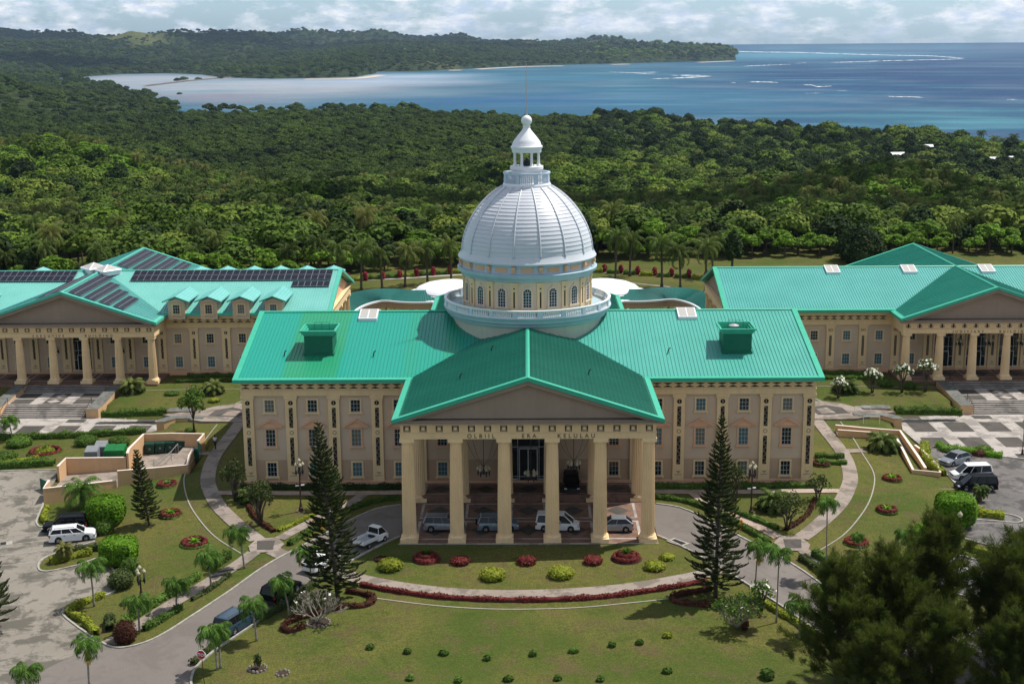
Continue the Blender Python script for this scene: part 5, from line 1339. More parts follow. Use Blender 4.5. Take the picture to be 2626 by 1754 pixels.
# ramp beside the right car park
def zt(px, py, z): x, y = onz(2026 + px / 3.1367, 950 + py / 3.1367, z); return (x, y, z)
wall_run('ramp_wall', [zt(365, 440, 1.55), zt(600, 462, 1.35), zt(885, 484, 1.15), zt(960, 590, .95), zt(1030, 690, .75), zt(1090, 785, .55)], .28, -1.0, "beige middle wall of the wheelchair ramp, bending towards the right car park")
wall_run('ramp_wall', [zt(385, 478, 1.5), zt(700, 500, 1.25), zt(850, 530, 1.05), zt(910, 640, .85), zt(990, 800, .5), zt(1210, 820, .45), zt(1185, 760, .55), zt(1080, 655, .75), zt(1005, 600, .9)], .24, -1.2, "beige outer wall of the wheelchair ramp wrapped round its lower end")
def ramp_floor(pts):
    V = [(x, y, z) for x, y, z in pts]; a = MB(); n = len(V) // 2
    for i in range(n - 1): a.quad(V[2*i], V[2*i+1], V[2*i+3], V[2*i+2])
    return structure(a.obj('ramp_floor', M['slab_grey'], fix=True))
ra = [zt(365, 440, 1.55), zt(385, 478, 1.5), zt(600, 462, 1.35), zt(560, 492, 1.35), zt(885, 484, 1.15), zt(850, 530, 1.05), zt(960, 590, .95), zt(910, 640, .85), zt(1030, 690, .75), zt(945, 720, .7), zt(1090, 785, .55), zt(990, 800, .5)]
ramp_floor([(x, y, z - .75) for x, y, z in ra])
rb = [zt(1090, 785, .5), zt(1210, 815, .45), zt(1030, 690, .75), zt(1185, 760, .55), zt(980, 620, .85), zt(1080, 655, .75)]
ramp_floor([(x, y, z - .8) for x, y, z in rb])
# bench-like platform with rails near the hexagonal paving, right
a = MB()
for (p, q) in (((520, 292), (650, 292)), ((592, 370), (722, 370))):
    A_, B_ = zt(*p, 1.6), zt(*q, 1.6); a.tube([A_, B_], .05, 5); a.tube([A_, (A_[0], A_[1], .6)], .04, 5); a.tube([B_, (B_[0], B_[1], .6)], .04, 5)
tag(a.obj('path_handrail', M['signwhite']), "white pipe handrails by the steps up to the judiciary court", 'handrail')
# =============================================================== vegetation near the camera
rng = np.random.default_rng(7)
def unit(v): return v / np.maximum(np.linalg.norm(v, axis=-1, keepdims=True), 1e-9)
def leaf_quads(P, N, size, up=0.3, aspect=.6, jit=.5, r=rng):
    """a small quad at every point of P, facing roughly along N"""
    n = len(P); sz = size * r.uniform(.6, 1.35, (n, 1))
    nn = unit(unit(N) + r.normal(0, jit, (n, 3)) + np.array([0, 0, up])); t_ = unit(np.cross(nn, r.normal(0, 1, (n, 3)))); b_ = np.cross(nn, t_)
    c = [P - t_ * sz / 2 - b_ * sz * aspect / 2, P + t_ * sz / 2 - b_ * sz * aspect / 2, P + t_ * sz / 2 + b_ * sz * aspect / 2, P - t_ * sz / 2 + b_ * sz * aspect / 2]
    V = np.stack(c, 1).reshape(-1, 3); F = np.arange(4 * n).reshape(-1, 4); return V, F
def merge(parts):
    Vs, Fs, o = [], [], 0
    for V, F in parts: Vs.append(V); Fs.append(F + o); o += len(V)
    return np.concatenate(Vs), np.concatenate(Fs)
def sphere_dirs(n, r=rng, zmin=-1.0):
    z = r.uniform(zmin, 1, n); a = r.uniform(0, 2 * PI, n); q = np.sqrt(1 - z * z); return np.c_[q * np.cos(a), q * np.sin(a), z]
def crown_np(blobs, dens, size, r=rng, zmin=-.5, inner=.78, jit=.5, core=True):
    parts = []
    for (c, rad) in blobs:
        rad = np.array(rad, float); n = int(dens * (rad[0] * rad[1] * rad[2]) ** (2 / 3))
        dv = sphere_dirs(n, r, zmin); P = np.array(c) + dv * rad * r.uniform(inner, 1.06, (n, 1)); parts.append(leaf_quads(P, dv / rad, size, .35, .65, jit, r))
        if core:
            k = 8; th = np.linspace(0, 2 * PI, k, endpoint=False); ph = np.linspace(-.9, 1.45, 5); V = np.array([[math.cos(a) * math.cos(p), math.sin(a) * math.cos(p), math.sin(p)] for p in ph for a in th])
            V = np.array(c) + V * rad * inner * .92 * r.uniform(.9, 1.05, (len(V), 1)); F = np.array([[i * k + j, i * k + (j + 1) % k, (i + 1) * k + (j + 1) % k, (i + 1) * k + j] for i in range(4) for j in range(k)]); parts.append((V, F))
    return merge(parts)
def tubes(specs):
    a = MB()
    for pts, rad in specs: a.tube(pts, rad, 6)
    return a
# ---- palm fronds
def frond(V, F, base, az, el, L, droop, nl=14, ll=.42, wd=.05, r=rng, hang=.5):
    """one feathered frond: leaflets hanging from both sides of a bending rib"""
    ca, sa = math.cos(az), math.sin(az); p = np.array(base, float); e = el; pts = [p.copy()]; dirs = []
    m_ = 8
    for i in range(m_):
        dv = np.array([ca * math.cos(e), sa * math.cos(e), math.sin(e)]); p = p + dv * L / m_; pts.append(p.copy()); dirs.append(dv); e -= droop / m_ * (1 + i * .18)
    dirs.append(dirs[-1]); side = np.array([-sa, ca, 0.0]); o = len(V)
    for i in range(m_):                     # the rib
        a, b = pts[i], pts[i + 1]; w0, w1 = .035 * (1 - i / m_) + .012, .035 * (1 - (i + 1) / m_) + .010
        V += [a - side * w0, a + side * w0, b + side * w1, b - side * w1]; F.append((o, o + 1, o + 2, o + 3)); o += 4
    for k in range(nl):
        t_ = .10 + .90 * k / (nl - 1); i = min(m_ - 1, int(t_ * m_)); f_ = t_ * m_ - i; q = pts[i] * (1 - f_) + pts[i + 1] * f_; dv = dirs[i]
        l_ = L * ll * (math.sin(PI * min(1, .18 + t_ * .80)) ** .7) * r.uniform(.85, 1.1)
        for s in (-1, 1):
            out = unit(side * s * .92 + dv * .55 + np.array([0, 0, -hang * r.uniform(.6, 1.3)])); mid = q + out * l_ * .55; tip = q + out * l_ * .9 + np.array([0, 0, -l_ * .28 * hang * 2])
            w_ = dv * wd * r.uniform(.8, 1.2)
            V += [q - w_ * .6, q + w_ * .6, mid + w_, mid - w_]; F.append((o, o + 1, o + 2, o + 3)); o += 4
            V += [mid - w_, mid + w_, tip + w_ * .25, tip - w_ * .25]; F.append((o, o + 1, o + 2, o + 3)); o += 4
def fronds_mesh(name, n, L, mat, seed, elr=(.1, 1.3), droop=1.6, nl=14, ll=.42, wd=.05, hang=.5, cone=0.0):
    r = np.random.default_rng(seed); V, F = [], []
    for i in range(n):
        el = elr[1] - (elr[1] - elr[0]) * (i / max(1, n - 1)); frond(V, F, (0, 0, cone * (1 - i / n)), i * 2.399 + r.uniform(-.2, .2), el, L * r.uniform(.85, 1.1), droop * r.uniform(.8, 1.15), nl, ll, wd, r, hang)
    return np_mesh(name, np.array(V), np.array(F), mat)
def trunk_mesh(name, hgt_, r0, r1, mat, bend=(0, 0), swell=1.25, rings=10):
    a = MB(); pts = []; rad = []
    for i in range(rings + 1):
        t_ = i / rings; pts.append((bend[0] * t_ * t_, bend[1] * t_ * t_, hgt_ * t_)); rad.append((r0 + (r1 - r0) * t_) * (swell if i == 0 else 1))
    a.tube(pts, rad, 8); return a.mesh(name, mat, True)
YP = [fronds_mesh('fronds', 13, 1.85, M['leaf_palm2'], 11 + i, (-.15, 1.2), 1.9, 15, .36, .055, .75) for i in range(3)]
COCO = [fronds_mesh('fronds', 20, 4.7, M['leaf_palm'], 31 + i, (-.7, 1.35), 1.5, 20, .20, .085, .75) for i in range(3)]
def young_palm(x, y, hgt_, label, k=0, sc_=1.0, group='young palms lining the drives', yellow=False, thin=.085, cat='palm tree', lean=(0, 0)):
    t_ = empty('palm_tree', (x, y, h(x, y)), 0, label, cat, group)
    link('trunk', trunk_mesh('trunk', hgt_, thin * 1.15, thin * .8, M['palm_bark'], lean), t_)
    a = MB(); a.tube([(lean[0], lean[1], hgt_ - .05), (lean[0], lean[1], hgt_ + .5)], [.10, .05], 7); a.obj('crownshaft', M['leaf_palm2'], t_, smooth=True)
    o = link('fronds', YP[k % 3], t_, (lean[0], lean[1], hgt_ + .35)); o.scale = (sc_,) * 3; o.rotation_euler = (0, 0, k * 1.7)
    if yellow:
        V, F = [], []; frond(V, F, (0, 0, 0), R(-70), -1.2, 1.6, .3, 12, .3, .07); frond(V, F, (0, 0, 0), R(-40), -1.35, 1.4, .2, 12, .3, .07)
        link('dead_frond', np_mesh('dead_frond', np.array(V), np.array(F), M['leaf_yellow']), t_, (lean[0], lean[1], hgt_ + .1))
    return t_
def palm_at(base, crown, label, **k):
    """base and crown as points of the overview: the height follows from the view"""
    x, y = d(*base); z = h(x, y)
    # height at which the point above the base is seen at the crown's height in the picture
    lo, hi = 1.0, 16.0
    def py(zz):
        v = Vector((x, y, zz)) - CAM; return 877 - FPX * v.dot(upv) / v.dot(fwd)
    for _ in range(30):
        mid = (lo + hi) / 2
        if py(z + mid) > crown[1] * D: lo = mid
        else: hi = mid
    v = Vector((x, y, z + lo)) - CAM; px_ = 1313 + FPX * v.dot(rgt) / v.dot(fwd); dx = (crown[0] * D - px_) * v.dot(fwd) / FPX
    return young_palm(x, y, max(.6, lo - .45), label, lean=(max(-1.2, min(1.2, dx)), 0), **k)
PL = [((560,1303),(545,1218),'young palm on the grass strip, nearest the paved pad left of the drive'), ((484,1350),(478,1272),'young palm beside the left footpath just below the footpath steps'),
      ((405,1398),(405,1334),'young palm halfway down the left footpath, behind the parked blue wagon'), ((320,1447),(316,1376),'young palm by the left footpath next to the round dark topiary ball'),
      ((216,1390),(206,1296),'young palm on the lawn corner above the left car park entrance'), ((205,1572),(199,1472),'young palm with a browning frond at the mouth of the left car park'),
      ((74,1605),(60,1535),'young palm in the bottom left corner of the picture'), ((28,1008),(20,962),'young palm in the hedge before the executive building court'),
      ((663,1413),(646,1330),'young palm beside the parked black van'), ((588,1469),(577,1382),'young palm between the black van and the blue wagon'),
      ((498,1535),(487,1445),'double stemmed palm by the stop sign'), ((716,1338),(702,1262),'young palm hidden partly by the left tall pine'),
      ((1731,1369),(1738,1250),'slender tall palm with a hanging yellow frond beside the right drive'), ((1780,1427),(1787,1262),'slender tall palm, nearest the bare frangipani right of the drive'),
      ((1893,1320),(1897,1150),'slender tall palm by the right footpath steps'), ((1896,1450),(1892,1352),'palm half hidden by the wispy trees at the right drive'),
      ((1832,1470),(1835,1386),'short palm at the lower edge of the right drive'), ((2084,1290),(2078,1222),'short palm on the right lawn above the wispy trees'),
      ((1972,1262),(1968,1226),'tiny palm growing in the lowest red ring bed of the right lawn'), ((350, 1018), (352, 1000), 'tiny palm at the hedge end behind the bin yard')]
for k, (b_, c_, l_) in enumerate(PL):
    slim = k in (12, 13, 14)
    palm_at(b_, c_, l_, k=k, sc_=(1.08 if not slim else 1.0) * (.55 if k in (18, 19) else 1), yellow=k in (5, 12), thin=.07 if slim else .09)
    if k == 10:
        x, y = d(503, 1531); young_palm(x + .1, y, 3.2, "second stem of the palm pair by the stop sign", 4, .8)
# ---- coconut palms on the lawn behind the capitol
def coconut(x, y, hgt_, label, k, group='coconut palms on the lawn behind the capitol', sc_=1.0, z=None):
    hgt_ *= .82; t_ = empty('coconut_palm', (x, y, h(x, y) if z is None else z), 0, label, 'palm tree', group); r = random.Random(k)
    bx_, by_ = r.uniform(-.8, .8), r.uniform(-.5, .5)
    link('trunk', trunk_mesh('trunk', hgt_, .26, .16, M['bark'], (bx_, by_), 1.5), t_)
    o = link('fronds', COCO[k % 3], t_, (bx_, by_, hgt_)); o.rotation_euler = (0, 0, k * 2.1); o.scale = (sc_,) * 3
    return t_
CP = [(825,648,570,'tallest'), (880,660,600,''), (933,645,590,''), (983,640,592,''), (1040,632,588,''), (762,640,585,'')]
cl_ = [((-34.6, 143.0), 11.0), ((-30.5, 145.2), 9.0), ((-25.9, 147.9), 9.4), ((-21.4, 151.7), 9.6), ((-16.4, 153.5), 10.0), ((-40.5, 150), 9.5), ((19.0, 153.6), 12.0), ((28.3, 146.6), 11.2), ((32.0, 144.8), 9.5), ((36.8, 141.1), 11.5), ((22.6, 160), 10), ((-46, 160), 9.5), ((-52, 158), 8), ((40.5, 158), 10)]
cn_ = ['tallest coconut palm left of the dome, behind the executive roof end', 'coconut palm behind the left colonnade, second from the executive roof', 'coconut palm behind the left colonnade, in the middle of the row', 'coconut palm just left of the left white pavilion dome', 'coconut palm whose crown touches the left edge of the dome',
       'coconut palm rising behind the solar panels at the roof end', 'leaning coconut palm nearest the right edge of the dome', 'coconut palm behind the right colonnade with a kinked foot', 'shorter coconut palm behind the right colonnade', 'coconut palm at the end of the teal judiciary roof', 'dark coconut palm farther back, right of the dome', 'coconut palm at the forest edge behind the rear dormers', 'low coconut palm at the forest edge behind the rear dormers', 'coconut palm by the dark column-shaped tree']
for k, ((x, y), hh_) in enumerate(cl_): coconut(x, y, hh_, cn_[k], k)
# ---- trimmed and loose shrubs
def leafy(name, P, N, size, mat, parent=None, loc=None, up=.3, jit=.5, cores=None, aspect=.65):
    parts = [leaf_quads(P, N, size, up, aspect, jit)]
    if cores is not None: parts.append(cores)
    V, F = merge(parts); return link(name, np_mesh(name, V, F, M[mat]), parent, loc)
def ellipsoid_pts(c, rad, n, zmin=-.3, sh=(.85, 1.05)):
    dv = sphere_dirs(n, rng, zmin); return np.array(c) + dv * np.array(rad) * rng.uniform(*sh, (n, 1)), dv / np.array(rad)
def core_of(c, rad, q=.86):
    k = 12; th = np.linspace(0, 2 * PI, k, endpoint=False); ph = np.linspace(-.9, 1.5, 6); V = np.array([[math.cos(a) * math.cos(p), math.sin(a) * math.cos(p), math.sin(p)] for p in ph for a in th]) * np.array(rad) * q + np.array(c)
    F = np.array([[i * k + j, i * k + (j + 1) % k, (i + 1) * k + (j + 1) % k, (i + 1) * k + j] for i in range(5) for j in range(k)]); return V, F
def bush(x, y, rx, ry, hz, mat, label, name='bush', cat='bush', group=None, size=.16, dens=90, z=None, zoff=.1):
    zz = (h(x, y) if z is None else z)
    n = int(dens * (rx * ry + hz * (rx + ry)) * 1.6); c = (0, 0, hz * .42); P, N = ellipsoid_pts(c, (rx, ry, hz * .6), n, -.75)
    P[:, 2] = np.maximum(P[:, 2], .02)
    o = leafy(name, P, N, size, mat, None, (x, y, zz - .02), cores=core_of(c, (rx, ry, hz * .6)))
    return tag(o, label, cat, group)
def hedge(pts, wd, ht, mat, label, size=.15, dens=70, sm=3, cat='hedge', name='hedge', group=None, wob=.28):
    ln = smooth_line(pts, sm) if sm else pts
    L = [math.hypot(b[0]-a[0], b[1]-a[1]) for a, b in zip(ln, ln[1:])]; tot = sum(L); n = int(tot * (wd + 2 * ht) * dens)
    cum = np.concatenate([[0], np.cumsum(L)]); s = rng.uniform(0, tot, n); i = np.clip(np.searchsorted(cum, s) - 1, 0, len(L) - 1); A = np.array(ln)
    t_ = ((s - cum[i]) / np.array(L)[i])[:, None]; C = A[i] * (1 - t_) + A[i + 1] * t_; dv = unit(A[i + 1] - A[i]); nv = np.c_[-dv[:, 1], dv[:, 0]]
    ang = rng.uniform(-.15, PI + .15, n); bump_ = 1 + wob * np.sin(s * 2.3 + 1) * np.sin(s * .9) + rng.normal(0, .09, n)
    ox = np.sign(np.cos(ang)) * np.abs(np.cos(ang)) ** .6 * wd / 2 * bump_; oz = np.abs(np.sin(ang)) ** .6 * ht * bump_
    base = hgt_np(C[:, 0], C[:, 1]); P = np.c_[C[:, 0] + nv[:, 0] * ox, C[:, 1] + nv[:, 1] * ox, base + oz]; N = np.c_[nv[:, 0] * np.cos(ang), nv[:, 1] * np.cos(ang), np.sin(ang)]
    V = []; F = []
    for k, p in enumerate(ln):
        a, b = offset_line(ln, wd * .38)[k] if False else (0, 0), (0, 0)
    la, lb = offset_line(ln, wd * .38), offset_line(ln, -wd * .38)
    for p, q in zip(la, lb): z = h(*p); V += [(p[0], p[1], z - .05), (p[0], p[1], z + ht * .8), (q[0], q[1], z + ht * .8), (q[0], q[1], z - .05)]
    for k in range(len(ln) - 1):
        for j in range(3): q = 4 * k + j; F.append((q, q + 1, q + 5, q + 4))
    o = leafy(name, P, N, size, mat, cores=(np.array(V), np.array(F)))
    return tag(o, label, cat, group)
def rosette(x, y, r_, mat, n=26, wd=.09, up=(.3, 1.3), seed=1, droop=.6, z=None):
    """strap leaves rising from one point"""
    rr = np.random.default_rng(seed); V, F = [], []; o = 0
    for i in range(n):
        az = i * 2.399; el = up[1] - (up[1] - up[0]) * i / n; p = np.zeros(3); side = np.array([-math.sin(az), math.cos(az), 0]); L = r_ * rr.uniform(.8, 1.15); ps = [p]
        for k in range(3): p = p + np.array([math.cos(az) * math.cos(el), math.sin(az) * math.cos(el), math.sin(el)]) * L / 3; el -= droop; ps.append(p)
        for k, (w0, w1) in enumerate(((.6, 1), (1, .8), (.8, .1))):
            V += [ps[k] - side * wd * w0, ps[k] + side * wd * w0, ps[k+1] + side * wd * w1, ps[k+1] - side * wd * w1]; F.append((o, o+1, o+2, o+3)); o += 4
    return np.array(V), np.array(F)
def ring_bed(x, y, ro, label, plant='lime', outer='leaf_red', double=False, under='leaf_hedge', squash=1.0):
    """a round bed: ring hedge, soil, and a leafy plant in the middle"""
    t_ = empty('ring_bed', (x, y, h(x, y)), 0, label, 'flower bed', 'round flower beds on the lawns')
    a = MB(); a.lathe([(ro * 1.08, -.03), (ro * 1.08, .02), (0, .05)], 28); a.obj('soil', M['soil'], t_)
    def ringleaf(rad, wd, z0, ht, mat, nm):
        n = int(2 * PI * rad * (wd + ht) * 130); an = rng.uniform(0, 2 * PI, n); th = rng.uniform(-.2, PI + .2, n); P = np.c_[np.cos(an) * (rad + np.cos(th) * wd), np.sin(an) * (rad + np.cos(th) * wd) * squash, z0 + np.abs(np.sin(th)) * ht]
        N = np.c_[np.cos(an) * np.cos(th), np.sin(an) * np.cos(th), np.sin(th)]; k = 28; V = []; F = []
        for i in range(k):
            q = 2 * PI * i / k
            for (r_, z_) in ((rad - wd * .8, 0), (rad - wd * .6, z0 + ht * .75), (rad + wd * .6, z0 + ht * .75), (rad + wd * .8, 0)): V.append((math.cos(q) * r_, math.sin(q) * r_ * squash, z_))
        for i in range(k):
            for j in range(3): b = 4 * i + j; c = 4 * ((i + 1) % k) + j; F.append((b, b + 1, c + 1, c))
        leafy(nm, P, N, .13, mat, t_, cores=(np.array(V), np.array(F)), jit=.45)
    if under: ringleaf(ro * .96, .16, 0, .22, under, 'green_edging')
    ringleaf(ro * .82, .24, .12, .38, outer, 'ring_hedge')
    if double: ringleaf(ro * .52, .26, .45, .35, outer, 'inner_ring_hedge')
    if plant == 'agave':
        V, F = rosette(0, 0, .95, None, 34, .06, (.35, 1.35), 3, .22); link('agave', np_mesh('agave', V, F, M['leaf_hedge']), t_, (0, 0, .55 if double else .3))
    elif plant == 'croton':
        P, N = ellipsoid_pts((0, 0, .3), (ro * .55, ro * .55, .45), 500, -.3); leafy('croton', P, N, .18, 'leaf_lime', t_, cores=core_of((0, 0, .3), (ro * .55, ro * .55, .45)))
        V, F = rosette(0, 0, .8, None, 16, .05, (.6, 1.4), 5, .3); link('center_plant', np_mesh('center_plant', V, F, M['leaf_palm2']), t_, (0, 0, .6))
    else:
        V, F = rosette(0, 0, .85, None, 18, .13, (.3, 1.3), int(abs(x) * 10), .45); link('broadleaf_plant', np_mesh('broadleaf_plant', V, F, M['leaf_topi' if plant == 'lime' else 'leaf_hedge']), t_, (0, 0, .15))
    return t_
RB = [((383, 1113), 1.15, 'red ring bed nearest the bin yard on the left lawn', 'green', False, 'leaf_red'), ((391, 1181), 1.2, 'red ring bed in the middle of the left lawn', 'lime', False, 'leaf_red'), ((446, 1247), 1.45, 'largest red ring bed of the left lawn, by the footpath palms', 'lime', False, 'leaf_red'),
      ((2045, 1100), 1.1, 'red ring bed nearest the ramp on the right lawn', 'lime', False, 'leaf_red'), ((2033, 1172), 1.15, 'red ring bed in the middle of the right lawn', 'lime', False, 'leaf_red'), ((1963, 1246), 1.25, 'red ring bed half behind the wispy trees', 'green', False, 'leaf_red'),
      ((978, 1283), 1.4, 'double red ring bed with agave before the leftmost porch columns', 'agave', True, 'leaf_red'), ((1436, 1281), 1.5, 'double red ring bed with agave before the rightmost porch columns', 'agave', True, 'leaf_red'),
      ((104, 1038), 2.2, 'yellow leaved bed ringed in red beside the left hedges', 'croton', False, 'leaf_red'), ((1882, 1066), 1.1, 'small low bed beside the right end wall of the capitol', 'green', False, 'leaf_maroon')]
for c_, r_, l_, p_, db, om_ in RB:
    x, y = d(*c_); ring_bed(x, y, r_, l_, p_, om_, db, None if db else 'leaf_hedge')
BU = [((1055, 1291), 1.0, .75, 'leaf_red', 'round dark red shrub right of the left agave bed'), ((1208, 1291), 1.02, .75, 'leaf_red', 'round dark red shrub in front of the middle of the porch'), ((1360, 1290), 1.0, .75, 'leaf_red', 'round dark red shrub left of the right agave bed'),
      ((895, 1303), 1.3, 1.0, 'leaf_lime', 'yellow green shrub near the white pickup'), ((1130, 1325), 1.3, 1.0, 'leaf_lime', 'yellow green shrub below the second porch column gap'), ((1287, 1321), 1.3, 1.0, 'leaf_lime', 'yellow green shrub right of centre above the crescent path'),
      ((1501, 1303), 1.1, .8, 'leaf_lime', 'yellow green shrub nearest the right tall pine'), ((1530, 1281), .8, .55, 'leaf_lime', 'small yellow green shrub near the storm grate'), ((876, 1284), .8, .35, 'leaf_maroon', 'small reddish shrub behind the yellow green one by the pickup'),
      ((45, 1022), 1.7, 1.3, 'leaf_hedge', 'round green shrub left of the yellow leaved bed'), ((198, 1020), 1.6, 1.3, 'leaf_hedge', 'round green shrub behind the grey skips'), ((272, 1022), 1.55, 1.3, 'leaf_hedge', 'round green shrub behind the bright green skip'), ((12, 1055), 1.6, 1.2, 'leaf_hedge', 'round green shrub at the left edge of the picture'),
      ((491, 921), .9, .6, 'leaf_lime', 'small flat shrub by the bushy tree near the capitol corner'), ((437, 990), .8, .5, 'leaf_hedge', 'low shrub at the foot of the bushy tree'), ((241, 1222), 1.0, 1.5, 'leaf_hedge', 'loose green shrub between the two trimmed domes'), ((278, 1345), 1.3, 1.8, 'leaf_shrub', 'olive shrub at the edge of the left car park'), ((300, 1315), 1.0, 1.7, 'leaf_hedge', 'loose shrub below the nearer trimmed dome'),
      ((2170, 1035), 1.1, .9, 'leaf_hedge', 'small shrub at the court corner beside the silver hatchback'), ((2245, 1045), .9, .8, 'leaf_maroon', 'dark red shrub at the edge of the right court'), ((2118, 1240), 1.3, 1.9, 'leaf_topi', 'bright lime shrub above the wispy trees'), ((2003, 1345), 1.2, 1.0, 'leaf_lime', 'yellow green shrub by the right drive among the trees')]
for (c_, r_, hz_, m_, l_) in BU:
    x, y = d(*c_); bush(x, y, r_, r_, hz_, m_, l_, size=.15 if m_ != 'leaf_red' else .17)
for c_, rx, ry, hz_, l_ in (((245, 1199), 2.0, 1.9, 3.0, 'big bright green trimmed dome of leaves behind the parked white wagon'), ((274, 1291), 1.85, 1.7, 2.7, 'big bright green trimmed dome of leaves nearer the left footpath'), ((2188, 1203), 2.1, 1.9, 3.5, 'big bright green trimmed dome of leaves beside the black minivan')):
    x, y = d(*c_); zz = h(x, y)
    k = 3600; dv = sphere_dirs(k, rng, -.85); q = np.abs(dv) ** .75 * np.sign(dv); q = q / np.max(np.abs(q), axis=1, keepdims=True) ** .35
    P = np.array([0, 0, hz_ * .52]) + q * np.array([rx, ry, hz_ * .5]) * rng.uniform(.93, 1.02, (k, 1)); t_ = empty('trimmed_tree', (x, y, zz), 0, l_, 'trimmed tree', 'big trimmed green domes')
    leafy('foliage', P, q, .2, 'leaf_topi', t_, cores=core_of((0, 0, hz_ * .52), (rx * 1.02, ry * 1.02, hz_ * .5), .93), jit=.35); link('trunk', trunk_mesh('trunk', .6, .15, .12, M['bark']), t_)
x, y = d(287, 1470); bush(x, y, 1.05, 1.05, 2.0, 'leaf_maroon', 'round dark topiary ball at the foot of the left footpath', size=.12, dens=150)
